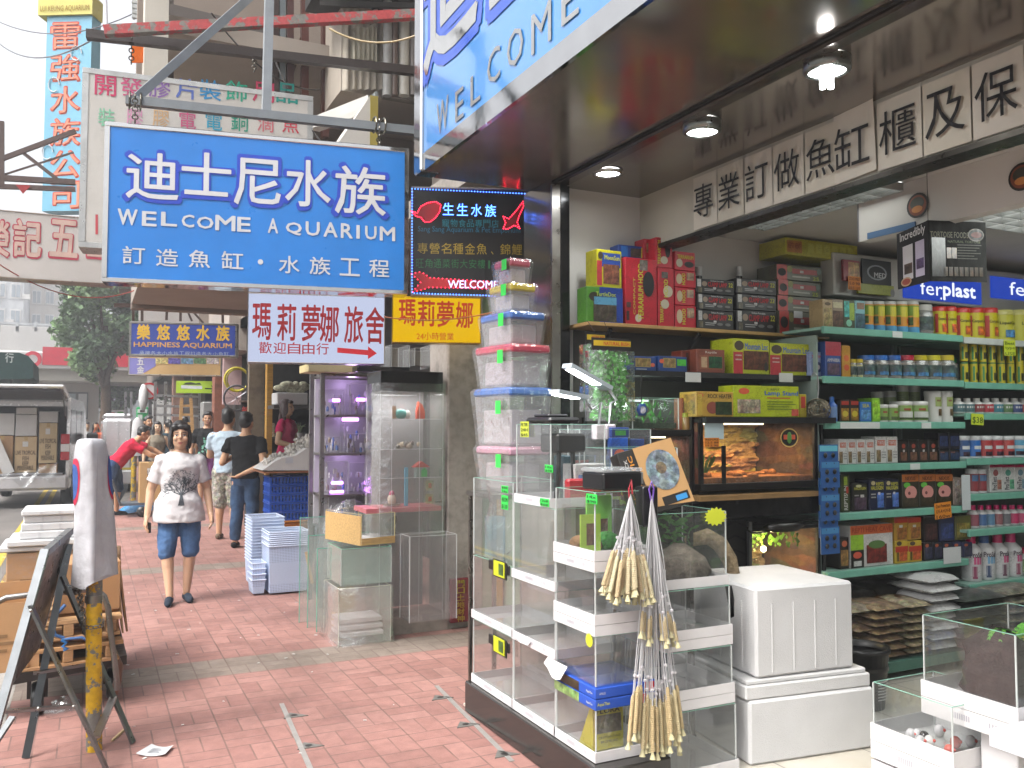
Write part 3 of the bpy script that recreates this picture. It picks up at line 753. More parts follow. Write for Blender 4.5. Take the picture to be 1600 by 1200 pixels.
# white and yellow lit hostel signs
L,R_=P(386,566,Y=7.0),P(601,573,Y=6.75)
S=Sign("white_lit_signboard", "lit white signboard with red brush characters and a red arrow pointing right", (L.x,L.y),(R_.x,R_.y),L.z,P(386,457,Y=7.0).z,.18,.006, 'b8b7b2', '7e8496', 'glow1')
g=G()
for i,ch in enumerate('瑪莉夢娜旅舍'):
    u0=(394,433,471,500,538,571)[i];S.line(ch,u0,530+i*1.2,u0+29,56, '8a0f1a', bold=.018,g=g)
g.build("lettering", S.t);S.line('歡迎自由行', 403,552,515,18, '9a1a26', bold=.009,chars=True,name="small_lettering")
S.poly([(527,543),(575,547),(575,541),(589,552),(575,561),(575,555),(527,551)], 'c01a28', name="red_arrow")
L,R_=P(612,535,Y=6.0),P(752,538,Y=5.8)
S=Sign("yellow_lit_signboard", "lit yellow signboard with red characters below the black electronic sign", (L.x,L.y),(R_.x,R_.y),L.z,P(612,462,Y=6.0).z,.14,.008, 'c89a2c', '967600', 'glow1')
g=G()
for i,ch in enumerate('瑪莉夢娜'): S.line(ch,623+i*30,508+i*1.2,649+i*30,40, 'c42a14', bold=.018,g=g)
g.build("lettering", S.t);S.line('24小時營業', 651,531,709,12, 'b8321c', bold=.0,name="small_lettering", y=.002)
# further small signs
L,R_=P(201,556,Y=14),P(370,559,Y=13.6)
S=Sign("blue_gold_signboard", "dark blue signboard with gold characters and framed edge farther down the street", (L.x,L.y),(R_.x,R_.y),L.z,P(201,502,Y=14).z,.2,.03, '8f8d88', '2b3f8c', 'plastic')
g=G()
for i,ch in enumerate('樂悠悠水族'): S.line(ch,214+i*31,530+i * .5,234+i*31,23, 'e0a02c', bold=.035,g=g)
g.build("lettering", S.t);S.line('HAPPINESS AQUARIUM', 209,543,362,9, 'd8944a', bold=.02,name="latin_lettering");S.line('承接各大小水族工程訂造各大小魚缸', 217,554,358,6, '9aa6c8', chars=True,name="small_lettering")
L,R_=P(200,586,Y=16),P(346,590,Y=15.7)
S=Sign("tan_signboard", "tan and purple signboard with small pictures under the dark blue one", (L.x,L.y),(R_.x,R_.y),L.z,P(200,555,Y=16).z,.2,.02, 'b8b2a8', 'c89c6c', 'plastic')
S.poly([(202,559),(245,560),(243,572),(233,578),(222,584),(202,585)], '7a78b8', name="purple_patch");g=G()
for i,ch in enumerate('五金'): S.line(ch,214,570+i*13,225,11, 'f0eef2', bold=.03,g=g,y=.003)
g.build("lettering", S.t)
for i,c in enumerate(('d8b878', '6a62a8', '7aa0cc', '6a8a68', 'c8b4b0')): S.poly([(243+i*20,559),(262+i*20,560),(262+i*20,569),(243+i*20,568)],c, 'photo', name="picture", y=.002)
L,R_=P(275,614,Y=20),P(339,617,Y=19.8)
S=Sign("green_arrow_sign", "lime green sign with a black arrow pointing right above the crowd", (L.x,L.y),(R_.x,R_.y),L.z,P(275,595,Y=20).z,.1,0, 'b8b2a8', '9ac41c', 'plastic')
S.poly([(283,602),(316,603),(316,608),(283,607)], 'c8d0d8', name="white_strip");S.poly([(320,606),(332,606.5),(329,601),(337,607.5),(329,613),(332,608.5),(320,608)], '20301c', name="arrow");S.poly([(286,601),(290,598),(298,597),(306,599),(312,598),(315,601)], '1f2a1c', name="skyline_mark")
# scaffold and awning frame above the far signs
fr=thing("rusty_awning_frame", "rusty brown steel awning frame above the dark blue signboard", "frame", P(290,480,Y=15))
g=G('4a3a34','paintmetal')
for a,b,wd in (((186,455),(352,453),.06),((178,477),(378,480),.06),((208,455),(208,502),.04),((222,460),(222,502),.04),((260,500),(262,455),.04),((282,455),(282,502),.04),((300,502),(282,460),.03),((318,505),(286,470),.03),((334,455),(322,478),.05),((348,480),(348,505),.04),((298,452),(280,480),.03)): g.bar(P(*a,Y=15),P(*b,Y=15),wd)
g.build("frame_tubes", fr,world=1)
g=G('cdc6c0','wall');a,b=P(217,501,Y=15.6),P(311,482,Y=15.6);g.box((a.x,15.6,a.z),(b.x,15.7,b.z));g.set('c8b4a4').box((P(226,470,Y=15.6).x,15.6,P(226,474,Y=15.6).z),(P(322,470,Y=15.6).x,15.75,P(226,456,Y=15.6).z));g.build("infill_panel", fr,world=1)
t=thing("tube_light", "short glowing tube light under the awnings", "light", P(344,474,Y=14.5));g=G('dfeedd','glow3');g.bar(P(341,476,Y=14.5),P(348,471,Y=14.5),.03);PW(g,"tube",t)
g=G('5a5752','paintmetal');g.bar(P(336,474,Y=14.55),P(356,462,Y=14.55),.09,.05);PW(g,"hood",t)
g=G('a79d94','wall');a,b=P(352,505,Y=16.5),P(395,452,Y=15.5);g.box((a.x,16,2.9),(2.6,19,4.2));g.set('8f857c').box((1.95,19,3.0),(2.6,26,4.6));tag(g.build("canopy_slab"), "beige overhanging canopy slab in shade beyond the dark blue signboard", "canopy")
# ------------------------------------------------------------------ far background at the left
def facade_block(name,label,u0,u1,v1,Y,dep,col,rows,cols,wcol='7f8a92', ac=True):
    a,b=P(u0,500,Y=Y),P(u1,500,Y=Y);z1=P((u0+u1)/2,v1,Y=Y).z
    t=thing(name,label, "building", ((a.x+b.x)/2,Y,0))
    g=G(col, 'facade');g.box((a.x,Y,0),(b.x,Y+dep,z1));PW(g,"wall",t)
    W=b.x-a.x
    for r in range(rows):
        for c in range(cols):
            x=a.x+W*(c + .5)/cols;z=z1-(r + .6)*2.9;ww=W/cols * .28
            if z<1: continue
            g=G('e9e6e0','matte');g.box((x-ww - .1,Y - .12,z - .85),(x+ww + .1,Y + .01,z + .85));fr_=PW(g,"window",t)
            g=G(wcol, 'gloss');g.box((x-ww,Y - .16,z - .7),(x - .04,Y - .02,z + .7));g.box((x + .04,Y - .16,z - .7),(x+ww,Y - .02,z + .7));o=g.build("pane", fr_)
            o.data.transform(Matrix.Translation(-V(t.location)))
            if ac and (r+c) % 2==0:
                g=G('c9c5be','matte');g.box((x+ww + .2,Y - .6,z - .9),(x+ww+1.0,Y - .01,z - .35));PW(g,"air_conditioner",t)
facade_block("apartment_building", "pale beige apartment block with air conditioners far behind the footbridge", 46,128,335,120,14, 'c9b8ac', 9,4)
facade_block("office_building", "white tower block at the far left behind the footbridge", -90,36,345,110,14, 'c4ccd2', 9,5)
fb=thing("footbridge", "pale concrete footbridge with railings crossing behind the petrol station", "footbridge", (0,75,6))
g=G('c9c4bc','facade');a=P(-200,545,Y=75);b=P(260,518,Y=75);g.box((a.x,75,a.z),(b.x+8,79,b.z),.1);g.box((a.x,74.8,a.z - .5),(b.x+8,79.2,a.z - .002));g.build("deck", fb,world=1)
g=G('a9adb0','paintmetal')
for v in (504,509,514): z=P(0,v,Y=75).z;g.bar((a.x,75.1,z),(b.x+8,75.1,z),.16)
for k in range(16): u=-60+k*29;p0=P(u,518,Y=75);p1=P(u,503,Y=75);g.bar(p0+V((0,.1,0)),p1+V((0,.1,0)),.2)
g.build("railing", fb,world=1)
for u in (40,250):
    g=G('bdb8b0','facade');c=P(u,560,Y=77);g.box((c.x - .8,76,-.1),(c.x + .8,78,a.z - .5));g.build("pier", fb,world=1)
ps=thing("petrol_station", "petrol station with white canopy and plain red stripe across its front", "petrol station", (0,46,0))
a,b=P(-60,606,Y=44),P(330,606,Y=44);zt=P(60,549,Y=44).z;zb=P(60,576,Y=44).z
g=G('e6e4e2','facade');g.box((a.x,44,zb),(b.x,56,zt),.05);g.build("canopy", ps,world=1)
g=G('b9b2a8','facade');g.box((a.x + .1,44.4,zb - .5),(b.x - .1,55,zb - .002));g.build("canopy_underside", ps,world=1)
g=G('cf1f38','plastic');c=P(66,570,Y=44);d=P(330,551,Y=44);g.box((c.x,43.95,c.z),(d.x,44.02,d.z));g.build("red_stripe", ps,world=1)
g=G('cf1f38','plastic');c=P(51,561,Y=43.9);rg=lambda r: [(c.x+r*math.cos(t),43.93,c.z+r*math.sin(t)) for t in [k*math.pi/10 for k in range(20)]]
g.ring([rg(.36),rg(.2)],False,False);g.build("round_mark", ps,world=1)
g=G('b3aca4','facade');c=P(33,690,Y=47);d=P(155,600,Y=47);g.box((c.x,47,0),(d.x,51,zb));g.build("kiosk_wall", ps,world=1)
g=G('4a4f52','paintmetal');c=P(84,655,Y=46.95);d=P(138,613,Y=46.95);g.box((c.x,46.9,c.z),(d.x,46.99,d.z));wf=g.build("kiosk_window", ps,world=1)
for k in range(3):
    g=G(['b8a888', '8fa0a8', 'cfd8dc'][k], 'gloss');x0=lerp(c.x,d.x,k/3) + .06;x1=lerp(c.x,d.x,(k+1)/3) - .06;g.box((x0,46.85,c.z + .08),(x1,46.93,d.z - .08));o=g.build("pane", wf);o.data.transform(Matrix.Translation(-V(ps.location)))
aw=thing("green_awning", "dark green street stall awning with one white character at the far left", "awning", P(20,640,Y=26))
g=G('1f3a38','fabric');Y0=26
prof=[(0,549),(30,551),(44,556),(51,564),(52,590),(46,592),(0,592)]
g.raw([tuple(P(u-(90 if u==0 else 0),v,Y=Y0)) for u,v in prof]+[tuple(P(u-(90 if u==0 else 0),v,Y=Y0)+V((0,3,0))) for u,v in prof],[tuple(range(7))[::-1],tuple(range(7,14))]+[(i,(i+1) % 7,(i+1) % 7+7,i+7) for i in range(7)])
g.build("canvas", aw,world=1)
g=G('b8c8c0','matte');p=P(8,566,Y=Y0 - .02);g.text('行', p,P(21,567,Y=Y0 - .02)-p,(0,0,.25),.01);g.build("lettering", aw,world=1)
g=G('3a3e40','paintmetal');g.bar(P(18,590,Y=26.2),P(18,740,Y=26.2),.06);g.bar(P(48,592,Y=28),P(47,735,Y=28),.06);g.build("pole", aw,world=1)
# trees
def tree(label,u,Y,v0,v1,rx,n,seed,cols=('55704a', '688756', '7f9c66', '435c3c')):
    r=random.Random(seed);b=P(u,700,Y=Y);zc=P(u,(v0+v1)/2,Y=Y).z;rz=abs(P(u,v0,Y=Y).z-P(u,v1,Y=Y).z)/2
    t=thing("street_tree", label, "tree", (b.x,Y,0))
    g=G('5a4a3c','bark');g.tube([(0,0,0),(.1,.05,zc * .4),(0,0,zc)],[.28,.2,.1],8)
    cl=[]
    for k in range(26):
        a=r.random()*6.283;ph=r.uniform(-.9,.95);d=r.uniform(.45,1.0)
        c=V((rx*d*math.cos(a)*math.sqrt(1-ph*ph),rx*d*math.sin(a)*math.sqrt(1-ph*ph),zc+rz*ph*d));cl.append((c,r.uniform(.28,.5)*rx * .75))
        if k<9: g.tube([(0,0,zc * .55),(c.x * .5,c.y * .5,lerp(zc * .6,c.z,.6)),tuple(c)],[.1,.06,.025],6)
    g.build("trunk", t)
    g=G(mat='leaf')
    for c,s in cl:
        base=C(r.choice(cols))
        for k in range(n // len(cl)):
            d=V((r.gauss(0,1),r.gauss(0,1),r.gauss(0,.8)));d=d.normalized()*(r.random() ** .4)*s
            p=c+d;q=r.uniform(.06,.13);e1=V((r.gauss(0,1),r.gauss(0,1),r.gauss(0,1))).normalized()*q;e2=V((r.gauss(0,1),r.gauss(0,1),r.gauss(0,.5))).normalized()*q
            f=r.uniform(.7,1.25);g.col=tuple(x*f for x in base)
            g.raw([p-e1-e2 * .4,p+e1 * .1-e2,p+e1+e2 * .3,p-e1 * .1+e2],[(0,1,2,3)])
    g.build("crown", t)
tree("leafy green street tree standing beyond the blue signboard, in front of the footbridge", 160,38,428,590,2.1,14000,3)
tree("darker green tree lower and farther off, behind the white van", 190,55,500,650,3.2,8000,8)
tree("small green tree at the road's far end beside the petrol station", 172,50,585,650,1.3,2500,5)
# far street clutter down the road
def boxthing(name,label,cat,u0,v1,u1,v0,Y,dep,col,mat='plastic', bev=.02,extra=None):
    a,b=P(u0,v0,Y=Y),P(u1,v1,Y=Y);g=G(col,mat);t=thing(name,label,cat,((a.x+b.x)/2,Y,a.z));g.box((a.x,Y,a.z),(b.x,Y+dep,b.z),bev);PW(g,"body",t)
    if extra: extra(t,a,b)
    return t
def signface(lines,lc):
    def f(t,a,b):
        g=G(lc, 'matte')
        for (x0,z0,x1,z1,*cc) in lines:
            if cc: g.set(cc[0])
            g.quad(*[(lerp(a.x,b.x,x),a.y - .02,lerp(a.z,b.z,z)) for x,z in ((x0,z0),(x1,z0),(x1,z1),(x0,z1))])
        PW(g,"printed_face",t)
    return f
boxthing("shop_sign", "green and white street sign above the white van", "sign", 213,636,232,660,26,.2, '1f9a56', extra=signface([(.08,.62,.9,.85, 'd8ece0'),(.3,.66,.7,.8, 'c83a44'),(.1,.1,.5,.5, 'cfe8d8')], 'ffffff'))
boxthing("shop_sign", "pale blue sign board beyond the kiosk under the trees", "sign", 156,611,173,621,60,.2, '4fa0d8', extra=signface([(.1,.2,.3,.8),(.4,.2,.6,.8),(.7,.2,.9,.8)], 'f0f6fa'))
boxthing("market_stall", "far market stall with blue and yellow awning beyond the white van", "stall", 160,632,180,648,52,2, 'd8b040', extra=signface([(0,.5,1,.9, '3f7ac8')], '3f7ac8'))
boxthing("market_stall", "far red and white market stall left of the green street sign", "stall", 168,641,196,652,46,2, 'd8d0c8', extra=signface([(0,.1,.4,.7, 'c84038'),(.55,.2,.9,.8, '58a848')], '3f7ac8'))
t=thing("traffic_sign", "round white traffic sign with red rim on a grey pole above the crowd", "traffic sign", P(233,690,Y=21));g=G('8a8d8e','metal');g.bar(P(234,600,Y=21),P(236,735,Y=21),.07);PW(g,"pole",t)
c=P(233,611,Y=20.93);g=G('e6e4e4','plastic');g.disc(c,(.19,0,0),(0,0,.19),24);PW(g,"disc",t)
g=G('b8202c','plastic');c.y -= .01;rg=lambda r: [c+V((r*math.cos(k * .2618),0,r*math.sin(k * .2618))) for k in range(24)]
g.ring([rg(.19),rg(.15)],False,False);g.bar(c+V((-.1,0,.1)),c+V((.1,0,-.1)),.035);PW(g,"red_rim",t)
g=G('e8e6e6','film');p=P(224,618,Y=20.9);g.M=Matrix.Translation(p);g.lathe([(.001,-.34),(.06,-.3),(.1,-.1),(.09,.1),(.04,.24),(.001,.26)],n=10);tag(g.build("plastic_bag"), "white plastic bag hanging left of the round traffic sign", "bag")
t=thing("scaffold_ladder", "silver scaffold rack with horizontal rails above the walking crowd", "rack", P(270,690,Y=20.5));g=G('b4b8ba','metal')
for u in (243,259): g.bar(P(u,596,Y=20.5),P(u-2,700,Y=20.5),.06)
for v in (618,634,648): g.bar(P(243,v,Y=20.48),P(312,v+2,Y=20.4),.05)
g.bar(P(312,612,Y=20.4),P(312,690,Y=20.4),.05)
for u,w_ in ((196,0),(205,0)): g.bar(P(u,612,Y=22),P(u,650,Y=22),.05)
PW(g,"tubes",t)
t=thing("wooden_ladder", "wooden stepladder standing in front of the far shops", "ladder", P(292,700,Y=19));g=G('b08a58','wood')
g.bar(P(284,622,Y=19),P(280,700,Y=19),.06);g.bar(P(298,622,Y=19),P(302,700,Y=19),.06)
for v in (634,648,662,676): g.bar(P(283,v,Y=19),P(300,v,Y=19),.05)
PW(g,"frame",t)
boxthing("metal_cabinet", "grey metal cabinet beside the brick pillar down the pavement", "cabinet", 316,628,346,700,18.5,.5, '8a8a88', 'paintmetal')
g=G('8a5a48','concrete');a,b=P(334,700,Y=17.6),P(352,560,Y=17.6);g.box((a.x,17.6,0),(b.x,18,b.z));tag(g.build("brick_pillar"), "brownish brick pillar behind the yellow hoop", "pillar")
g=G('c9a0a0','matte');a,b=P(348,632,Y=17),P(378,556,Y=17);g.box((a.x,17,a.z),(b.x,17.1,b.z));tag(g.build("pink_board"), "pink board behind the yellow hoop and the bicycle wheel", "board")
def ringg(g,c,r,tr,n=28,nrm='y'): g.ring([[c+V(((r+tr*math.cos(b))*math.cos(a),tr*math.sin(b),(r+tr*math.cos(b))*math.sin(a))) for b in [k*1.0472 for k in range(6)]] for a in [2*math.pi*k/n for k in range(n)]],False,True,True)
c=P(370,593,Y=14.5);g=G('c8b02c','plastic');ringg(g,c,.19,.018);ringg(g,c+V((.02,.03,.0)),.17,.012);tag(g.build("yellow_hoop"), "yellow coiled cable hoop hanging above the bicycle wheel", "cable")
c=P(370,622,Y=14.3);t=thing("bicycle_wheel", "grey bicycle wheel hung up below the yellow hoop", "wheel", c);g=G('55555a','plastic');ringg(g,c,.2,.016);PW(g,"tyre",t)
g=G('8a8a8e','metal')
for k in range(10): g.tube([c,c+V((.19*math.cos(k * .628),0,.19*math.sin(k * .628)))],.003,4)
PW(g,"spoke",t)
t=thing("blackboard_sign", "black menu board with red characters behind the coral stall", "sign", P(400,720,Y=13.2));a,b=P(373,780,Y=13.2),P(428,629,Y=13.0)
g=G('1d1a1a','matte');g.box((a.x,13.1,.4),(b.x,13.16,b.z));g.set('6d5a50').box((a.x - .02,13.09,b.z),(b.x + .02,13.17,b.z + .03));PW(g,"board",t)
g=G('c84038','matte')
for i,ch in enumerate('辣椒店'): p=P(378+i*15,649,Y=13.08);g.text(ch,p,(.105,0,0),(0,0,.13),.02)
PW(g,"lettering",t)
g=G('a8803c','wood');a,b=P(416,700,Y=12.6),P(428,470,Y=12.6);g.box((a.x,12.6,0),(b.x,12.75,3.3));tag(g.build("wooden_post"), "ochre wooden door post behind the coral stall", "post")
g=G('6e6456','concrete');a,b=P(388,700,Y=12.9),P(415,470,Y=12.9);g.box((a.x,12.9,0),(b.x,13.05,3.3));tag(g.build("plaster_pier"), "grey brown plaster pier left of the ochre door post", "pillar")
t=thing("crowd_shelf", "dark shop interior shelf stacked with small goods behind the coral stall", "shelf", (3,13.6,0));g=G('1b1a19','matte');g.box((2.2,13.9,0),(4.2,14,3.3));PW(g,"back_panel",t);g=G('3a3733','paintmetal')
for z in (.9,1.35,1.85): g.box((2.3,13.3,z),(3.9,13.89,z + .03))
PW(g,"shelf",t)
rr2=random.Random(4)
for k in range(14):
    x=2.35+k * .105;z=(.93,1.38,1.88)[k % 3];h=rr2.uniform(.1,.25);g=G(rr2.choice(['d8d4cc', '9a8f80', '6a7a8a', 'b8a888', '4a5a48']), 'photo');g.box((x,13.4,z),(x + .08,13.55,z+h),.005)
    tag(g.build("small_goods"),f"small packet on the dark shelf behind the coral stall, {ordn(k, 14)}", "packet", "packets on the dark shelf")
# ------------------------------------------------------------------ the silver van with its hatch open
vr=P(106,792,Z=-.1)
van=thing("silver_van", "silver van at the kerb with raised tailgate, loaded with cartons", "van", (vr.x - .86,vr.y,-.1),-.072)
W2=.86
g=G('dcdad8','carpaint')
for sx in (-1,1):
    o=sx*W2;i=sx*(W2 - .05)
    side=[(0.02,.38),(.55,.38),(.62,.62),(.78,.78),(1.1,.78),(1.27,.62),(1.34,.36),(3.2,.36),(3.28,.62),(3.45,.78),(3.75,.78),(3.95,.6),(4.0,.4),(4.55,.4),(4.62,.9),(4.35,1.25),(3.7,2.05),(3.3,2.2),(.1,2.22),(.0,1.3)]
    A=[(o,y,z) for y,z in side];B=[(i,y,z) for y,z in side];n=len(side)
    g.raw(A+B,[tuple(range(n)) if sx>0 else tuple(range(n))[::-1],tuple(range(n,2*n))[::-1] if sx>0 else tuple(range(n,2*n))]+[(k,(k+1) % n,(k+1) % n+n,k+n) for k in range(n)])
g.box((-W2 + .051,.05,2.14),(W2 - .051,3.4,2.24),.04);g.box((-W2 + .051,4.0,.5),(W2 - .051,4.6,1.1),.08)
g.box((-W2 + .051,.0,2.04),(W2 - .051,.08,2.139))
g.build("body", van)
g=G('8a8a8c','matte');g.box((-W2 + .052,.03,.56),(W2 - .052,3.2,.62));g.box((-W2 + .052,2.4,.62),(W2 - .052,2.45,2.1));g.box((-W2 + .052,.1,.63),(-W2 + .07,2.39,2.1));g.box((W2 - .07,.1,.63),(W2 - .052,2.39,2.1));g.build("load_bay", van)
g=G('b0aeb0','plastic');g.box((-W2,-.13,.36),(W2 + .01,.0,.66),.05);g.set('77767a').box((-W2 + .1,-.12,.661),(W2 - .1,.0,.70),.01);g.build("bumper", van)
for y0,y1 in ((.25,1.35),(1.45,2.5),(2.6,3.45)):
    g=G('1c2226','gloss');g.prism([(0,0)]*0+[(y0,1.32),(y1,1.32),(y1-(.05 if y1<3 else .4),1.98),(y0,1.98)],0,0) if 0 else g.raw([(W2 + .006,y0,1.3),(W2 + .006,y1,1.3),(W2 + .006,y1-(.02 if y1<3 else .3),1.98),(W2 + .006,y0,1.98),(W2 - .01,y0,1.3),(W2 - .01,y1,1.3),(W2 - .01,y1 - .02,1.98),(W2 - .01,y0,1.98)],[(0,1,2,3),(0,4,5,1),(1,5,6,2),(2,6,7,3),(3,7,4,0)]);g.build("side_window", van)
tg=G('e6e6e8','carpaint');tg.M=Matrix.Translation((0,.02,2.2)) @ Matrix.Rotation(math.radians(-9),4, 'X');tg.box((-W2,-1.15,-.01),(W2,.0,.06),.03);tg.set('3a3a3e', 'matte').box((-W2 + .08,-1.08,-.05),(W2 - .08,-.1,-.012));tgo=tg.build("tailgate", van)
g=G('7f7f83','metal');g.bar((W2 - .07,-.6,2.24),(W2 - .07,.06,1.75),.03);g.build("gas_strut", van)
for sx in (-1,1):
    g=G('a01420','gloss');x0,x1=sorted((sx*(W2 - .15),sx*(W2 + .008)));g.box((x0,-.035,.95),(x1,.1,1.12),.01);g.box((x0,-.035,1.28),(x1,.1,1.48),.01);g.set('d8cfcf').box((x0,-.034,1.122),(x1,.1,1.278),.01);g.build("tail_lamp", van)
    g=G('0f0f10','plastic');x0,x1=sorted((sx*(W2 + .05),sx*(W2 + .3)));g.box((x0,3.5,1.2),(x1,3.62,1.48),.04);g.bar((sx*W2,3.6,1.3),(sx*(W2 + .1),3.56,1.3),.04);g.build("wing_mirror", van)
    for y in (.95,3.6):
        rg=lambda r,x: [(x,y+r*math.cos(k * .2618),.33+r*math.sin(k * .2618)) for k in range(24)]
        xa,xb=sx*(W2 - .2),sx*(W2 - .005)
        g=G('161616','matte');g.ring([rg(.2,xa),rg(.32,xa),rg(.33,xa+sx * .03),rg(.33,xb-sx * .03),rg(.31,xb),rg(.2,xb-sx * .01)],False);wh=g.build("wheel", van)
        g=G('9a9a9c','metal');g.ring([rg(.2,xb-sx * .012),rg(.17,xb-sx * .03),rg(.05,xb-sx * .02),rg(.001,xb-sx * .02)],False);g.build("rim", wh)
def carton(label,u0,u1,v0,v1,Y,dep,col,mat,txt=None,cat="carton", lines=()):
    a,b=P(u0,v1,Y=Y),P(u1,v0,Y=Y);t=thing("cardboard_box" if mat == 'card' else "styrofoam_box", label,cat,((a.x+b.x)/2,Y,a.z))
    g=G(col,mat);g.box((a.x,Y,a.z),(b.x,Y+dep,b.z),.008);PW(g,"shell",t)
    if txt:
        g=G('3f2a1c','matte');n=len(txt);hh=b.z-a.z
        for i,s_ in enumerate(txt):
            f=lines[i] if lines else .7-i * .18;g.text(s_,(lerp(a.x,b.x,.5 - .035*len(s_)),Y - .006,a.z+hh*f),((b.x-a.x) * .07*len(s_),0,0),(0,0,hh * .11),.015)
        g.set('e6e4dc', 'card');g.quad(*[(lerp(a.x,b.x,x),Y - .006,a.z+hh*z) for x,z in ((.35,.72),(.6,.72),(.6,.86),(.35,.86))]);PW(g,"print",t)
    if mat == 'card':
        g=G('b89a6a','gloss');xm=(a.x+b.x)/2;g.box((xm - .03,Y - .004,b.z - .08),(xm + .03,Y+dep,b.z + .003));PW(g,"tape",t)
    return t
vy=vr.y + .25
LT=["LIVE TROPICAL", "FISH", "KEEP", "PERISHABLE"]
carton("brown carton with live fish print in the middle of the van", 22,58,682,739,vy,.5, 'c4a07a', 'card', LT,lines=(.5,.34,.2,.08))
carton("brown carton at the van's right side with live fish print", 60,90,661,724,vy,.5, 'c8a47c', 'card', LT,lines=(.5,.36,.2,.08))
carton("brown carton at the van's left side, cut off by the picture edge", -14,21,681,741,vy,.5, 'a5815a', 'card')
carton("brown carton lower right in the van under the printed carton", 60,90,725,741,vy,.5, 'a07a52', 'card')
carton("white foam box on the middle carton in the van, lower of two", 24,58,648,681,vy,.48, 'e2e0dc', 'styrofoam', cat="foam box")
carton("white foam box topmost in the middle of the van", 25,58,637,647,vy,.48, 'e6e4e0', 'styrofoam', cat="foam box")
carton("white foam box on the left carton in the van", -14,23,646,680,vy,.48, 'dedcd8', 'styrofoam', cat="foam box")
carton("white foam box on the right carton in the van", 61,91,643,660,vy,.48, 'e0deda', 'styrofoam', cat="foam box")
g=G('d8d6d2','card');g.M=Matrix.Translation(P(14,740,Y=vy - .12)) @ Matrix.Rotation(math.radians(-22),4, 'Y');g.box((-.1,0,0),(.1,.06,.75));tag(g.build("white_slab"), "white slab leaning against the cartons inside the van", "board")
g=G('a8c4d0','wrap');R1=[]
for i in range(13):
    u=4+84*i/12;rw=[]
    for j in range(7):
        v=lerp(740-20*(i/12)**2,757-14*abs(i/12 - .35)-6*math.sin(i),j/6);rw.append(P(u,v,Y=vr.y - .15 + .06*math.sin(i*1.7+j*1.1) - .02*j))
    R1.append(rw)
g.raw([p for r in R1 for p in r],[(a*7+b,a*7+b+1,a*7+b+8,a*7+b+7) for a in range(12) for b in range(6)],True);tag(g.build("plastic_sheet"), "translucent bluish plastic sheet drooping over the van's rear bumper", "plastic sheet")
# white van farther off
wv_=P(158,778,Z=-.1);wx1=P(207,775,Y=wv_.y).x
t=thing("white_van", "white box van standing on the road behind the covered meter", "van", ((wv_.x+wx1)/2,wv_.y,-.1))
hw=(wx1-wv_.x)/2;zt=P(180,646,Y=wv_.y).z + .1
g=G((.8,.8,.82), 'carpaint');g.box((-hw,.0,.35),(hw,3.8,zt - .1),.08);g.box((-hw * .95,.05,zt - .101),(hw * .95,3.6,zt),.05);g.build("body", t)
g=G('d0d2d4','plastic');g.box((-hw,-.1,.3),(hw,0,.62),.03);g.build("bumper", t)
g=G('c8ccd0','gloss')
g.box((-hw * .02,-.008,.7),(hw * .02,.02,zt - .15));g.set('c8a838').box((-hw * .98,-.012,.63),(hw * .98,.0,.68));g.build("door_seam", t)
for sx in (-1,1):
    g=G('161616','matte');rg=lambda r,x: [(x,.8+r*math.cos(k * .2618),.3+r*math.sin(k * .2618)) for k in range(24)];g.ring([rg(.01,sx*hw * .8),rg(.3,sx*hw * .8),rg(.3,sx*hw * .99),rg(.01,sx*hw * .99)],False);g.build("wheel", t)
# covered meter and yellow pole down the pavement
t=thing("parking_meter", "distant parking meter under a white cover on a yellow pole beside the trolley", "parking meter", P(208,782,Z=0))
b=V(t.location);g=G('c89a1c','peeling');g.tube([b,(b.x,b.y,P(208,700,Y=b.y).z)],.055,12);PW(g,"pole",t)
g=G('cfcdd0','fabric');z0,z1=P(210,712,Y=b.y).z,P(210,652,Y=b.y).z;g.M=Matrix.Translation((b.x + .06,b.y,0));g.lathe([(.13,z0),(.14,z0 + .1),(.12,lerp(z0,z1,.6)),(.1,z1 - .08),(.03,z1)],n=12,sy=.7);PW(g,"cover",t)
# trolley with carton
tb=P(222,808,Z=0)
t=thing("hand_trolley", "low metal hand trolley with black wheels and slanted handle pushed by the man in red", "trolley", tb);g=G('4f5a66','paintmetal')
g.box((tb.x - .35,tb.y,.2),(tb.x + .5,tb.y + .5,.24));PW(g,"platform",t);g=G('4a4f55','paintmetal')
hx=P(176,752,Y=tb.y)
for dy in (0,.45): g.tube([(tb.x - .34,tb.y+dy,.22),(hx.x,tb.y+dy,hx.z)],.018,8)
g.tube([(hx.x,tb.y,hx.z),(hx.x,tb.y + .45,hx.z)],.018,8);PW(g,"handle",t)
for dx in (.0,.4):
    g=G('1a1a1a','plastic');c=V((tb.x+dx,tb.y - .02,.09));rg=lambda r,y: [c+V((r*math.cos(k * .39),y,r*math.sin(k * .39))) for k in range(16)];g.ring([rg(.01,0),rg(.09,0),rg(.09,.06),rg(.01,.06)],False);PW(g,"wheel",t)
a=P(217,789,Y=tb.y);b=P(252,722,Y=tb.y);carton("brown carton with faded red print riding on the hand trolley", 217,252,722,790,tb.y + .02,.45, 'b4905f', 'card', ["LIVE", "FISH"])
g=G('3f86c8','film');rr3=random.Random(2);n=9;c0=P(184,803,Z=.02)
g.raw([c0+V((.75*i/n,.4*j/n,.16*max(0,math.sin(math.pi*i/n)*math.sin(math.pi*j/n))+rr3.uniform(0,.04))) for i in range(n+1) for j in range(n+1)],[(i*(n+1)+j,(i+1)*(n+1)+j,(i+1)*(n+1)+j+1,i*(n+1)+j+1) for i in range(n) for j in range(n)],True);tag(g.build("blue_tarpaulin"), "crumpled light blue plastic tarpaulin on the ground by the trolley", "tarpaulin")
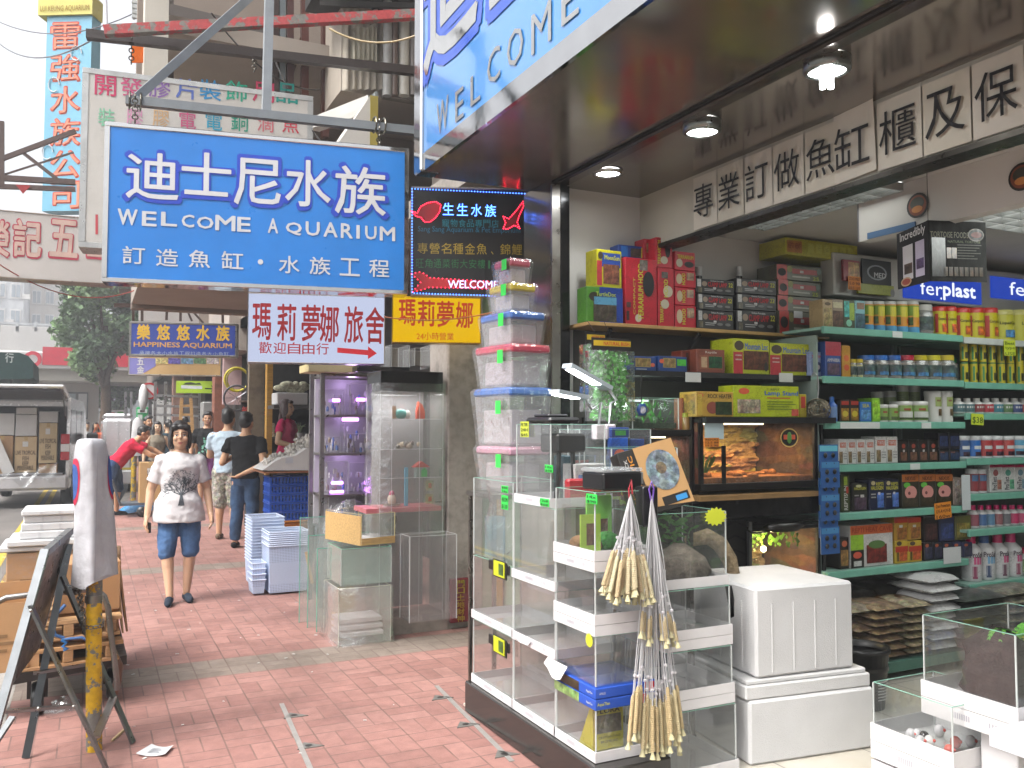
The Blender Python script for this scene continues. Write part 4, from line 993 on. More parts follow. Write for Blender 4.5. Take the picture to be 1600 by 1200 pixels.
# ------------------------------------------------------------------ people
def capsule(g,a,ra,b,rb,n=12,flat=False):
    a,b=V(a),V(b);d=b-a;L=max(1e-5,d.length);d=d/L;u=d.orthogonal().normalized();w_=d.cross(u);R_=[]
    for k in range(4): t=math.pi/2*k/4;R_.append((a-d*ra*math.cos(t),ra*math.sin(t)+1e-4))
    for k in range(5): R_.append((a.lerp(b,k/4),lerp(ra,rb,k/4)))
    for k in range(1,1 if flat else 5): t=math.pi/2*k/4;R_.append((b+d*rb*math.sin(t),rb*math.cos(t)+1e-4))
    g.ring([[c+(u*math.cos(q_)+w_*math.sin(q_))*r for q_ in [2*math.pi*i/n for i in range(n)]] for c,r in R_],True)
def fuse(g,name,parent,vox,smooth=3,col=None,mat='fabric', disp=0.0):
    me=bpy.data.meshes.new("tmp");me.from_pydata([tuple(p) for p in g.v],[],g.f);me.update()
    o=bpy.data.objects.new("tmp", me);COL.objects.link(o)
    m=o.modifiers.new("r", 'REMESH');m.mode,m.voxel_size = 'VOXEL', vox
    if smooth: s_=o.modifiers.new("s", 'SMOOTH');s_.iterations,s_.factor=smooth,.5
    dg=bpy.context.evaluated_depsgraph_get();dg.update()
    m2=bpy.data.meshes.new_from_object(o.evaluated_get(dg));bpy.data.objects.remove(o);bpy.data.meshes.remove(me)
    m2.name=name
    if disp:
        rr=random.Random(5)
        from mathutils import noise as mn
        for v in m2.vertices:
            c=v.co;v.co=c+v.normal*disp*(mn.noise(c*7) + .5*mn.noise(V((c.x*6+c.z*5,c.y*6,c.z*17+c.x*6))) + .35*mn.noise(c*24))
    for p in m2.polygons: p.use_smooth=True
    m2.materials.clear();m2.materials.append(MATS[mat])
    for a in list(m2.color_attributes): m2.color_attributes.remove(a)
    at=m2.color_attributes.new('Col', 'FLOAT_COLOR', 'CORNER');c=C(col);at.data.foreach_set('color', list(c+(1.,))*len(m2.loops))
    ob=bpy.data.objects.new(name,m2);COL.objects.link(ob)
    if parent is not None: ob.parent=parent
    return ob
def person(label,loc,rz,h,shirt,bottom,hair,skin='c99a7c', fem=False,lean=0.,J=None,bot_len=1.,bot_w=1.,sleeve=.6,hem=.50,vox=.011,face=True,shoe='2a2a2c', bmat='denim', bulk=1.,smat='fabric', head_turn=0.,hs=1.):
    t=thing("person", label, "person", loc,rz)
    cl,sl_=math.cos(lean),math.sin(lean)
    def LN(p):
        x,y,z=p
        if z > .5: dz=z - .5;y,z=y*cl-dz*sl_,.5+dz*cl+y*sl_ * .0-0
        return V((x,y,z))
    sw=(.098 if fem else .115)*bulk
    D={'hipL': (.05,0,.5), 'kneeL': (.055,-.004,.275), 'ankL': (.055,.012,.045), 'shL': LN((sw * .93,.005,.778)), 'elL': LN((sw + .04,.02,.62)), 'wrL': LN((sw + .05,-.02,.475))}
    for k in list(D): D[k[:-1] + 'R']=(-D[k][0],D[k][1],D[k][2])
    D.update(J or {});D={k: V(v)*h for k,v in D.items()}
    H=lambda p: LN(p)*h
    def torso(g,rings,ex=1.,ad=0.):
        g.ring([[LN((0,cy_,z))*h+V(((rx*ex+ad)*math.cos(a),(ry*ex+ad)*math.sin(a)*cl,(ry*ex+ad)*math.sin(a)*-sl_*-1))*h for a in [2*math.pi*k/36 for k in range(36)]] for cy_,z,rx,ry in rings],True)
    hw=(.094 if fem else .088)*bulk;ww=(.074 if fem else .080)*bulk;cw=(.084 if fem else .098)*bulk
    TR=[(0,.455,hw * .9,.055*bulk),(.004,.50,hw,.066*bulk),(.0,.55,hw * .96,.064*bulk),(0,.61,ww,.056*bulk),(0,.68,cw * .94,.062*bulk),(-.002,.735,cw,.064*bulk),(.003,.772,cw * .98,.056*bulk),(.005,.797,cw * .80,.046),(.006,.818,cw * .52,.038),(.008,.838,.034,.034)]
    # body: one continuous surface with head, arms, hands and legs
    g=G();torso(g,TR,.95)
    capsule(g,H((0,.008,.81)),.034*h,H((0,.0,.885)),.031*h)
    hd=Matrix.Translation(H((0,-.004,.90))) @ Matrix.Rotation(head_turn,4, 'Z') @ Matrix.Rotation(lean * .35,4, 'X') @ Matrix.Scale(hs,4)
    g.M=hd
    e=lambda c,r: g.ell(tuple(x*h for x in c),tuple(x*h for x in r),16,12)
    e((0,.004,.026),(.045,.056,.058));e((0,-.018,-.016),(.036,.034,.040));e((0,-.032,-.036),(.018,.017,.014));e((0,-.054,.004),(.0085,.012,.010));e((0,-.050,.016),(.006,.010,.016))
    for s_ in (-1,1): e((s_ * .046,.008,.008),(.007,.014,.019));e((s_ * .022,-.040,-.004),(.014,.012,.014))
    g.M=Matrix.Identity(4)
    for s_ in 'LR':
        sg=1 if s_ == 'L' else -1
        capsule(g,D['sh' + s_],.030*h*bulk,D['el' + s_],.025*h);capsule(g,D['el' + s_],.025*h,D['wr' + s_],.016*h)
        d=(D['wr' + s_]-D['el' + s_]).normalized();w0=D['wr' + s_]
        sd=V((0,-1,0));sd=(sd-d*sd.dot(d)).normalized() if abs(sd.dot(d)) < .95 else V((1,0,0));nn=d.cross(sd).normalized()
        pal=w0+d * .048*h
        capsule(g,w0+d * .008*h+sd * .008*h,.013*h,pal+sd * .010*h,.0135*h,8);capsule(g,w0+d * .008*h-sd * .008*h,.013*h,pal-sd * .012*h,.012*h,8)
        for i,(o_,ln) in enumerate(((.018,.038),(.006,.044),(-.006,.041),(-.017,.031))):
            p0=pal+sd*o_*h;p1=p0+(d+sd*o_*3+nn*sg * .25).normalized()*ln * .5*h;p2=p1+(d+nn*sg * .75).normalized()*ln * .55*h
            capsule(g,p0,.0062*h,p1,.0058*h,7);capsule(g,p1,.0058*h,p2,.005*h,7)
        p0=w0+d * .02*h+sd * .014*h;p1=p0+(d * .7+sd * .8).normalized() * .026*h;p2=p1+(d+nn*sg * .2).normalized() * .022*h
        capsule(g,p0,.008*h,p1,.007*h,7);capsule(g,p1,.007*h,p2,.0055*h,7)
        capsule(g,D['hip' + s_],.052*h*bulk,D['knee' + s_],.034*h);capsule(g,D['knee' + s_],.034*h,D['knee' + s_].lerp(D['ank' + s_],.35)+V((0,.006*h,0)),.032*h);capsule(g,D['knee' + s_].lerp(D['ank' + s_],.3)+V((0,.006*h,0)),.031*h,D['ank' + s_],.020*h)
        a=D['ank' + s_];capsule(g,a+V((0,.012*h,-.022*h)),.018*h,a+V((sg * .01*h,-.075*h,-.030*h)),.014*h)
    fuse(g, "body", t,vox * .62,2,skin, 'skin')
    # clothes
    g=G();TS=[(cy_,max(z,hem),rx,ry) for cy_,z,rx,ry in TR if z>=hem - .06][:-1]
    TS[0]=(TS[0][0],hem,max(TS[0][2],hw),TS[0][3])
    if hem < .45: TS=[(.0,hem,hw*1.22,.092*bulk),(.0,.50,hw*1.16,.084*bulk),(.0,.56,hw*1.04,.074*bulk)]+[x for x in TS if x[1] > .58]
    torso(g,TS,1.06,.006)
    for s_ in 'LR':
        e_=D['sh' + s_].lerp(D['el' + s_],sleeve) if sleeve<=1 else D['el' + s_]
        if sleeve>0: capsule(g,D['sh' + s_]-V((0,0,.002*h)),.0375*h*bulk,e_,.042*h*min(bulk,1.05),12,True);capsule(g,D['sh' + s_] * .55+H((0,.005,.785)) * .45,.030*h,D['sh' + s_],.036*h)
        if sleeve>1: capsule(g,e_,.034*h,D['el' + s_].lerp(D['wr' + s_],sleeve-1),.026*h)
        if sleeve==0: capsule(g,H((sw * .62*(1 if s_ == 'L' else -1),.004,.80)),.022*h,H((sw * .6*(1 if s_ == 'L' else -1),0,.74)),.03*h)
    shirt_o=fuse(g, "shirt", t,vox,6,shirt,smat,.010*h)
    g=G();torso(g,[(cy_,z,rx,ry) for cy_,z,rx,ry in TR if z <= .56],1.06,.002)
    for s_ in 'LR':
        kn,an,hp=D['knee' + s_],D['ank' + s_],D['hip' + s_]
        if bot_len <= .5: capsule(g,hp,.058*h*bulk*bot_w,hp.lerp(kn,bot_len*2),.052*h*bot_w,12,True)
        else: capsule(g,hp,.056*h*bulk*bot_w,kn,.047*h*bot_w);capsule(g,kn,.047*h*bot_w,kn.lerp(an,(bot_len - .5)*2),.038*h*bot_w,12,True)
    fuse(g, "shorts" if bot_len < .75 else "trousers", t,vox,2,bottom,bmat,.008*h)
    for s_ in 'LR':
        sg=1 if s_ == 'L' else -1;a=D['ank' + s_];g=G()
        capsule(g,a+V((0,.016*h,-.022*h)),.023*h,a+V((sg * .012*h,-.07*h,-.027*h)),.021*h);capsule(g,a+V((sg * .006*h,-.03*h,-.02*h)),.023*h,a+V((sg * .012*h,-.085*h,-.031*h)),.016*h)
        fuse(g, "shoe", t,.008,1,shoe, 'fabric')
    # hair
    g=G();g.M=hd
    style,hcol=hair
    e((0,.013,.036),(.050,.057,.056))
    if style == 'bob':
        e((0,.034,-.004),(.050,.036,.052))
        for s_ in (-1,1): e((s_ * .044,.008,-.008),(.014,.034,.050));e((s_ * .026,-.036,.054),(.024,.020,.020));e((s_ * .043,-.018,.020),(.008,.022,.040))
        e((.006,-.040,.056),(.034,.016,.018));e((0,.004,.052),(.046,.05,.036))
    elif style == 'long':
        e((0,.03,-.01),(.048,.036,.06));e((0,.042,-.08),(.046,.026,.09));e((0,-.036,.062),(.032,.02,.018))
        for s_ in (-1,1): e((s_ * .043,.004,.0),(.014,.034,.055));capsule(g,V((s_ * .046,.012,-.02))*h,.014*h,V((s_ * .055,-.012,-.13))*h,.010*h)
    elif style == 'tail': e((0,.06,.03),(.018,.022,.02));capsule(g,V((0,.07,.025))*h,.018*h,V((0,.075,-.07))*h,.010*h);e((0,-.034,.06),(.03,.02,.014))
    else:
        e((0,.030,.012),(.046,.036,.040));e((0,-.032,.066),(.036,.024,.014));e((.01,-.002,.072),(.044,.048,.026))
        for s_ in (-1,1): e((s_ * .043,.010,.034),(.008,.024,.026))
    fuse(g, "hair", t,.0075,1,hcol, 'hair', .006)
    if face:
        body=[c for c in t.children if c.name.startswith('body')][0];bvh=BVHTree.FromPolygons([v.co for v in body.data.vertices],[p.vertices for p in body.data.polygons])
        iv=hd.inverted()
        def onface(x,z,lift=.0006):
            o=hd @ V((x*h,-.3*h,z*h));d=(hd.to_3x3() @ V((0,1,0)));r=bvh.ray_cast(o,d);return (r[0]-d*lift) if r[0] else hd @ V((x*h,-.05*h,z*h))
        def patch(name,c,rx,rz_,col,mat='gloss', lift=.0012,rot=0):
            g=G(col,mat);n=12;ctr=onface(c[0],c[1],lift + .0006);R_=[onface(c[0]+rx*math.cos(a)-rot*rx*0,c[1]+rz_*math.sin(a)+rot*rx*math.cos(a),lift) for a in [2*math.pi*k/n for k in range(n)]]
            g.raw([ctr]+R_,[(0,i+1,(i+1) % n+1) for i in range(n)],True);g.build(name,t)
        for s_ in (-1,1):
            patch("eye", (s_ * .019,.0135),.0088,.0040, 'd8cfc8');patch("iris", (s_ * .019,.0135),.0040,.0037, '17110f', lift=.0025)
            patch("eyelid", (s_ * .019,.0172),.0102,.0018, '4a2f26', 'skin', lift=.0025);patch("eyebrow", (s_ * .020,.0265),.0125,.0022, '241a17', 'hair', rot=-s_ * .12)
        patch("mouth", (0,-.0235),.0135,.0030, '8f4f48', 'skin');patch("lip", (0,-.0285),.0100,.0026, 'b06a60', 'skin')
    return t,shirt_o,h
def shirt_print(t,shirt,uvz,col,name="shirt_print", side=-1,mat='matte'):
    # paints marks as thin cloth patches laid on the shirt's front: list of polygons in (x, z) of the person
    bvh=BVHTree.FromPolygons([v.co for v in shirt.data.vertices],[p.vertices for p in shirt.data.polygons]);g=G(col,mat)
    for poly in uvz:
        pts=[]
        for x,z in poly:
            r=bvh.ray_cast(V((x,side*1.0,z)),V((0,-side,0)))
            if r[0] is None: pts=[];break
            pts.append(r[0]+V((0,side * .005,0)))
        if pts: g.raw(pts,[tuple(range(len(pts)))])
    if g.f: g.build(name,t)
wl=P(277,938,Z=0)
wj={'hipL': (.052,0,.5), 'kneeL': (.062,-.02,.28), 'ankL': (.044,-.03,.046), 'hipR': (-.052,0,.5), 'kneeR': (-.060,-.04,.275), 'ankR': (-.046,-.10,.046),
      'elL': (.15,.03,.612), 'wrL': (.165,-.03,.475), 'elR': (-.146,.03,.61), 'wrR': (-.165,-.02,.47), 'shL': (.094,.005,.772), 'shR': (-.094,.005,.772)}
wt,wshirt,wh_=person("person walking towards the viewer in a white tree print T-shirt and denim shorts", wl,-.02,1.60, 'e6e0e2', '48668e', ('bob', '171314'), 'c9967a', True,J=wj,hs=1.09,bot_len=.54,bot_w=1.04,sleeve=.72,hem=.437,vox=.009,shoe='2b3440', bulk=1.12,head_turn=-.05)
g=G('16171a','plastic');p=V(wj['wrR'])*1.6+V((.02,-.03,-.085));g.box(p+V((-.012,-.03,-.05)),p+V((.012,.02,.04)),.005);o=g.build("phone", loc=wl+p);o.data.transform(Matrix.Translation(-p));tag(o, "small dark phone held low in the walking person's hand", "phone")
rp=random.Random(6);polys=[]
def branch(x,z,a,L,wd,dep):
    x2,z2=x+L*math.cos(a),z+L*math.sin(a);nx,nz=-math.sin(a)*wd/2,math.cos(a)*wd/2
    polys.append([(x-nx,z-nz),(x2-nx * .7,z2-nz * .7),(x2+nx * .7,z2+nz * .7),(x+nx,z+nz)])
    if dep==0:
        return
    for k in range(3 if dep>2 else 2): branch(x2,z2,a+rp.uniform(-.75,.75),L*rp.uniform(.62,.85),wd * .62,dep-1)
[polys.append([(-.02 + .004*k,.85 + .02*k),(.006,.85 + .02*k),(.006,.87 + .02*k),(-.016 + .004*k,.87 + .02*k)]) or polys.append([(.006,.85 + .02*k),(.034 - .004*k,.85 + .02*k),(.030 - .004*k,.87 + .02*k),(.006,.87 + .02*k)]) for k in range(5)]
for k in range(6): branch(.009,.94,2.75-k * .46,.055,.011,4)
for k in range(230):
    a=rp.random()*6.28;d=rp.random() ** .6;x=.012 + .155*d*math.cos(a);z=1.06 + .10*d*math.sin(a);q_=rp.uniform(.0028,.0062);b=rp.random()*6.28
    polys.append([(x+q_*1.7*math.cos(b),z+q_*1.7*math.sin(b)),(x-q_ * .5*math.sin(b),z+q_ * .5*math.cos(b)),(x-q_*1.7*math.cos(b),z-q_*1.7*math.sin(b)),(x+q_ * .5*math.sin(b),z-q_ * .5*math.cos(b))])
shirt_print(wt,wshirt,[[(x*1.,z + .0) for x,z in p_] for p_ in polys], '4a5056')
# the others
person("person seen from behind in a black T-shirt and blue jeans, one hand on the back", P(382,856,Z=0),math.pi + .55-1.1,1.74, '1b1c1e', '39506e', ('short', '141313'), 'c2906f', J={'elL': (.165,.03,.62), 'wrL': (.12,-.15,.68), 'elR': (-.165,.07,.61), 'wrR': (-.03,.115,.545), 'kneeL': (.06,0,.275), 'ankL': (.075,0,.045)},bot_len=.98,sleeve=.55,face=False,shoe='1a1a1c', vox=.012,bulk=1.05)
person("person in a pale blue shirt and camouflage shorts standing behind the black shirt", P(354,842,Z=0),math.pi - .5,1.80, 'a9c6e2', '9a988c', ('short', '171515'), 'bf8f70', J={'elL': (.16,-.05,.63), 'wrL': (.06,-.15,.66), 'elR': (-.165,-.02,.63), 'wrR': (-.08,-.14,.62)},bot_len=.52,bot_w=1.2,sleeve=.6,face=False,shoe='6a5a4c', bmat='photo', vox=.013,bulk=1.1)
person("person with long brown hair in a pink T-shirt behind the coral stall", P(446,800,Y=11.6)*1+V((0,0,.36-P(446,800,Y=11.6).z)),.9,1.56, 'd8285e', '40485a', ('long', '3a2420'), 'c99a7c', True,J={'elL': (.15,-.01,.63), 'wrL': (.12,-.12,.60), 'elR': (-.15,-.0,.625), 'wrR': (-.07,-.14,.585)},sleeve=.5,vox=.012,bot_len=.98)
pt,psh,_=person("person in a black T-shirt with a green print and purple shorts, looking down", P(322,790,Z=0),-.1,1.84, '1d1e20', '6a3a6a', ('short', '15120f'), 'c08f70', J={'elL': (.16,.02,.62), 'wrL': (.17,-.02,.48)},bot_len=.5,bot_w=1.15,sleeve=.75,vox=.014,shoe='d8d8d8', bmat='fabric')
rp=random.Random(2);polys=[]
for k in range(26):
    x,z=rp.gauss(-.02,.055),rp.uniform(1.02,1.32);s_=rp.uniform(.015,.04);polys.append([(x+s_*math.cos(a)*rp.uniform(.5,1),z+s_*math.sin(a)*rp.uniform(.5,1)) for a in [k2*1.047 for k2 in range(6)]])
shirt_print(pt,psh,polys, '6fae98')
person("person with long dark hair in an olive sleeveless top among the crowd", P(244,783,Z=0),.05,1.66, '7d7566', '2d3546', ('long', '1c1513'), 'cf9f82', True,J={'elL': (.17,.02,.63), 'wrL': (.15,-.03,.5), 'elR': (-.15,.0,.62), 'wrR': (-.16,-.05,.48)},sleeve=0,vox=.014,hem=.49,bot_len=.98)
person("person with glasses in a grey patterned T-shirt behind the olive top", P(229,778,Z=0),.5,1.78, '6c6e70', '3a4048', ('short', '17130f'), 'bd8c6c', sleeve=.6,vox=.015,bot_len=.98,smat='photo')
person("person with a ponytail in a dark teal shirt, back turned, in the crowd", P(260,778,Z=0),math.pi + .4,1.70, '2c4450', '3a4250', ('tail', '1d1714'), 'c99a7c', True,sleeve=.4,vox=.015,face=False,bot_len=.98)
person("person with short dark hair in a dark shirt farthest back in the crowd", P(286,768,Z=0),math.pi,1.80, '33363c', '3a3c42', ('short', '15120f'), 'bd8c6c', sleeve=.6,vox=.016,face=False,bot_len=.98)
rl=P(176,806,Z=0)
person("person in a red T-shirt and navy shorts bending over to push the trolley", rl,math.pi/2 - .1,1.74, 'c8203c', '2f4468', ('short', '171413'), 'b98563', lean=.72,J={'elL': (.16,-.36,.64), 'wrL': (.11,-.48,.57), 'elR': (-.13,-.34,.60), 'wrR': (-.07,-.46,.56), 'kneeL': (.055,-.04,.275), 'ankL': (.055,-.03,.045), 'kneeR': (-.055,.03,.275), 'ankR': (-.055,.12,.05)},bot_len=.55,bot_w=1.15,sleeve=.6,vox=.013,head_turn=.1,bulk=1.05)
for lbl,u,v,Y,s_,b_,hr,fem in (("distant person in a white top on the far pavement, left of the orange bag", 135,690,30, 'd2d4d6', '5a6068', 'short', False),("distant person in a dark top carrying an orange bag on the far pavement", 149,690,28, '3c4450', '3a3f48', 'long', True),("distant person in red near the market stalls far down the road", 163,660,50, 'c0283c', '4a4a50', 'short', False)):
    p=P(u,v,Y=Y);p.z=-.02;person(lbl,p,.3,1.7,s_,b_,(hr, '1c1714'), 'c09070', fem,sleeve=.6,vox=.022,face=False,bot_len=.98)
g=G('d8582c','fabric');p=P(152,692,Y=27.8);g.M=Matrix.Translation(p);g.box((-.16,-.05,-.25),(.16,.1,.3),.05);g.tube([(-.1,0,.3),(0,0,.55),(.1,0,.3)],.015,6);tag(g.build("shoulder_bag"), "orange shoulder bag carried by the distant person in the dark top", "bag")
# strap and pouch of the man in red
g=G('7a3a34','fabric');p=P(176,722,Y=rl.y);g.M=Matrix.Translation(p);g.ell((0,0,0),(.13,.09,.09));tag(g.build("waist_pouch"), "reddish brown pouch at the bending person's waist", "bag")
# ------------------------------------------------------------------ near left: covered meter, folding board stand, handcart
mb=P(147,1172,Z=0)
t=thing("parking_meter", "near parking meter hidden under a white fabric cover on a peeling yellow pole", "parking meter", mb)
g=G('d99a12','peeling');g.tube([(0,0,0),(-.012,.005,.5),(-.02,.01,1.3)],.036,20);g.set('8a8780', 'metal').lathe([(.04,.70),(.04,.735)],(-.016,.006,0),20);g.build("pole", t)
zc0,zc1=P(150,905,Y=mb.y).z,P(140,685,Y=mb.y).z;Hc=zc1-zc0
prof=[(0,.098,.088),(.03,.096,.086),(.15,.092,.083),(.3,.087,.080),(.45,.083,.077),(.6,.079,.074),(.75,.076,.071),(.86,.073,.068),(.92,.069,.064),(.96,.063,.060),(.985,.056,.053),(.997,.042,.040),(1.,.012,.01)]
g=G('aeadb1','fabric');ps_=[];rq=random.Random(9);ph=[rq.random()*6 for _ in range(8)]
for k,(f,rx,ry) in enumerate(prof):
    for rep in range(1):
        R_=[]
        for i in range(48):
            a=2*math.pi*i/48;c,s=math.cos(a),math.sin(a);q_=(abs(c)**6+abs(s)**6)**(-1/6)
            wob=1+(.04*math.sin(3*a+ph[0]+f*5) + .04*math.sin(5*a+ph[1]-f*6) + .03*abs(math.sin(6*a+f*3)))*(1-f * .4)
            x,y=rx*q_*c*wob,ry*q_*s*wob;al=.74
            R_.append((.86*(x*math.cos(al)-y*math.sin(al)) - .03*f,x*math.sin(al)+y*math.cos(al),zc0+Hc*f+(.03*math.cos(a+al)*(1-f)**3 + .012*math.sin(3*a+1)*max(0,.15-f) / .15)+(.02*math.sin(2*a) + .012*math.cos(a))*max(0,.08-abs(f - .90)) / .08))
        ps_.append(R_)
off=V((-.012,.0,0))
g.M=Matrix.Translation(off);g.ring(ps_,True);cov=g.build("cover", t)
bvh=BVHTree.FromPolygons([v.co for v in cov.data.vertices],[p.vertices for p in cov.data.polygons])
def on_cover(name,col,a0,a1,f0,f1,round_=False,lift=.0025):
    g=G(col, 'fabric');R_=[]
    def hit(a,z):
        d=V((math.cos(a),math.sin(a),0));r=bvh.ray_cast(off+V((0,0,z))+d * .5,-d);return r[0]+d*lift if r[0] else off+V((0,0,z))+d * .1
    n=10
    rows=[]
    for j in range(n+1):
        row=[]
        for i in range(n+1):
            s,q_=i/n*2-1,j/n*2-1
            if round_: s,q_=s*math.sqrt(1-q_*q_/2),q_*math.sqrt(1-(i/n*2-1)**2/2)
            row.append(hit(lerp(a0,a1,(s+1)/2),zc0+Hc*lerp(f0,f1,(q_+1)/2)))
        rows.append(row)
    g.raw([p for r in rows for p in r],[(j*(n+1)+i,j*(n+1)+i+1,(j+1)*(n+1)+i+1,(j+1)*(n+1)+i) for j in range(n) for i in range(n)],True);g.build(name,t)
on_cover("red_emblem", 'b8344c', math.pi * .94,math.pi*1.19,.53,.86,True);on_cover("blue_emblem", '3f5a94', math.pi * .94,math.pi*1.15,.57,.82,True,.004)
on_cover("red_emblem", 'b8344c', -.62,.35,.56,.86,True);on_cover("blue_emblem", '3a5288', -.55,.35,.59,.88,True,.004)
on_cover("seam", 'a3a2a6', math.pi*1.485,math.pi*1.5,.02,.9)
g=G('77746e','metal');c0=V((-.02,-.005,.0))
for k in range(14):
    a=k/14*6.28;c=V((.046*math.cos(a) - .016,.046*math.sin(a),.60 + .01*math.sin(a)));g.tube([c+V((.012*math.cos(b)*-math.sin(a),.012*math.cos(b)*math.cos(a),.008*math.sin(b))) for b in [q_ * .785 for q_ in range(9)]],.003,4,False)
chain(g,V((-.055,-.03,.61)),V((-.09,.1,.78)),12,.012);g.build("chain", t)
# folding stand with sheet metal board
t=thing("board_stand", "folding grey steel stand with a leaning sheet metal board in the near left corner", "stand", P(60,1190,Z=0))
def fb_(name,col,*bars):
    g=G(col, 'metal')
    for u0,v0,Y0,u1,v1,Y1,wd in bars:
        a=P(u0,v0,Y=Y0);b=P(u1,v1,Y=Y1);b.z=max(b.z,.004);g.bar(a,b,wd,.012)
    return g.build(name,t,world=1)
fb_("leg", '8b8e90', (71,858,4.5,-8,1140,4.28,.042));fb_("leg", '808385', (47,945,4.42,167,1206,4.36,.042));fb_("leg", '6f7274', (98,900,4.85,208,1162,4.67,.034));fb_("leg", '5f6264', (108,850,4.9,40,1187,4.68,.034));fb_("leg", '75787a', (20,1120,4.5,-20,1180,4.4,.03))
fb_("cross_brace", '8e9193', (0,1112,4.36,117,1103,4.4,.034));fb_("cross_brace", '9a9590', (150,1152,4.43,177,1090,4.72,.034));fb_("cross_brace", '7c7f81', (52,1052,4.72,137,1038,4.74,.026))
g=G('6e6d6b','metal');q4=[P(72,866,Y=4.5),P(113,830,Y=4.93),P(62,1012,Y=4.86),P(22,1066,Y=4.44)]
nrm=(q4[1]-q4[0]).cross(q4[3]-q4[0]).normalized() * .02
g.raw([tuple(p) for p in q4]+[tuple(p+nrm) for p in q4],[(0,1,2,3),(7,6,5,4),(0,4,5,1),(1,5,6,2),(2,6,7,3),(3,7,4,0)]);PW(g,"sheet_metal_board",t)
g=G('9a9c9c','metal');g.bar(q4[0]+nrm * .5,q4[1]+nrm * .5,.03,.03);g.bar(q4[1]+nrm * .5,q4[2]+nrm * .5,.02,.028);PW(g,"board_rim",t)
g=G('a8a8a4','metal')
for u,v in ((48,954),(2,1115),(115,1104),(60,1107)): g.ell(P(u,v,Y=4.33),.008,8,6)
PW(g,"rivet",t)
# handcart
hc=thing("handcart", "black flatbed handcart with curved tube handles loaded with pallets and cartons", "handcart", P(110,1085,Z=0))
a,b=P(18,1088,Y=5.4),P(180,1060,Y=5.75)
zb=.20
g=G('2c2a28','paintmetal');c=[V((-.33,5.25,zb)),V((.22,5.42,zb)),V((.2,6.5,zb)),V((-.36,6.4,zb))]
g.raw([tuple(p) for p in c]+[tuple(p+V((0,0,.05))) for p in c],[(3,2,1,0),(4,5,6,7),(0,1,5,4),(1,2,6,5),(2,3,7,6),(3,0,4,7)]);g.build("deck", hc,world=1)
for x,y in ((-.22,5.38),(.15,5.5),(-.24,6.25),(.14,6.3)):
    g=G('141414','plastic');c=V((x,y,.085));rg=lambda r,d: [c+V((d,r*math.cos(k * .314),r*math.sin(k * .314))) for k in range(20)]
    g.ring([rg(.02,-.03),rg(.075,-.03),rg(.085,-.02),rg(.085,.02),rg(.075,.03),rg(.02,.03)],True);g.bar(c+V((-.04,0,0)),c+V((-.04,0,.12)),.02);g.bar(c+V((.04,0,0)),c+V((.04,0,.12)),.02);g.build("wheel", hc,world=1)
g=G('8c8a88','metal');Y=5.3
g.tube([P(u,v,Y=Y) for u,v in ((-60,990),(-40,965),(-12,945),(10,934),(50,929),(100,925),(140,921),(152,922),(163,932),(169,950),(173,990),(178,1025),(182,1060),(183,1078))],.016,10);g.build("handle", hc,world=1)
g=G('6b4a3a','paintmetal');g.tube([P(u,v,Y=5.4) for u,v in ((172,1010),(186,1040),(184,1062),(178,1085))],.022,8);g.build("tie_bracket", hc,world=1)
# pallets of planks
for i,(v0,cols) in enumerate(((1068, 'b98f66'),(1036, 'c49a70'))):
    z0=.252+i * .14;t=thing("wooden_pallet", ["lower splintered wooden pallet lying on the handcart", "upper splintered wooden pallet under the cartons on the handcart"][i], "pallet", (-.07,5.3,z0),.12 - .06*i, "pallets on the handcart")
    for k in range(6):
        g=G(rnd.choice(['b98f66', 'c9a078', 'a57c54', 'b58a5e']), 'wood');y=k * .17;g.M=Matrix.Rotation(rnd.uniform(-.03,.03),4, 'Z');g.box((-.27,y,.085),(.25+rnd.uniform(-.03,.03),y + .1,.108),.003);g.build("plank", t)
    for k in range(3):
        g=G('a8815a','wood');x=-.24+k * .21;g.box((x,0,.022),(x + .05,.98,.084),.003);g.build("bearer", t)
    g=G('b08860','wood');g.box((-.27,.0,0),(.25,.09,.02),.003);g.box((-.27,.87,0),(.25,.96,.02),.003);g.build("plank", t)
def cbox(label,x0,x1,y0,y1,z0,z1,col,rz=0,open_=False,tape=True):
    t=thing("cardboard_box", label, "carton", ((x0+x1)/2,(y0+y1)/2,z0),rz, "brown cartons on the handcart");hx,hy,hz=(x1-x0)/2,(y1-y0)/2,z1-z0
    g=G(col, 'card')
    if open_:
        e=.006;g.box((-hx,-hy,0),(hx,hy,e));g.box((-hx,-hy,e),(-hx+e,hy,hz));g.box((hx-e,-hy,e),(hx,hy,hz));g.box((-hx+e,hy-e,e),(hx-e,hy,hz));g.box((-hx+e,-hy,e),(hx-e,-hy+e,hz * .85))
    else: g.box((-hx,-hy,0),(hx,hy,hz),.006)
    g.build("shell", t)
    if tape: g=G('b59d74','gloss');g.box((-.025,-hy - .002,hz - .1),(.025,hy + .002,hz + .002));g.build("tape", t)
    g=G('8a6a48','card')
    for k in range(3): g.quad((-hx * .6,-hy - .003,hz*(.25+k * .09)),(hx*(.1 + .2*(k % 2)),-hy - .003,hz*(.25+k * .09)),(hx*(.1 + .2*(k % 2)),-hy - .003,hz*(.29+k * .09)),(-hx * .6,-hy - .003,hz*(.29+k * .09)))
    g.build("faded_print", t)
zt=.252 + .108 + .14 + .004
cbox("open brown carton at the cart's left side with a raised flap", -.55,-.22,5.28,5.6,.26,.68, 'b98c62', .05,True,False)
cbox("brown carton standing on the upper pallet behind the meter pole", -.16,.17,5.45,5.85,zt,.78, 'a67c54', .06)
cbox("brown carton under the white foam slabs", -.42,-.06,5.9,6.35,zt,.80, 'b08860', .0)
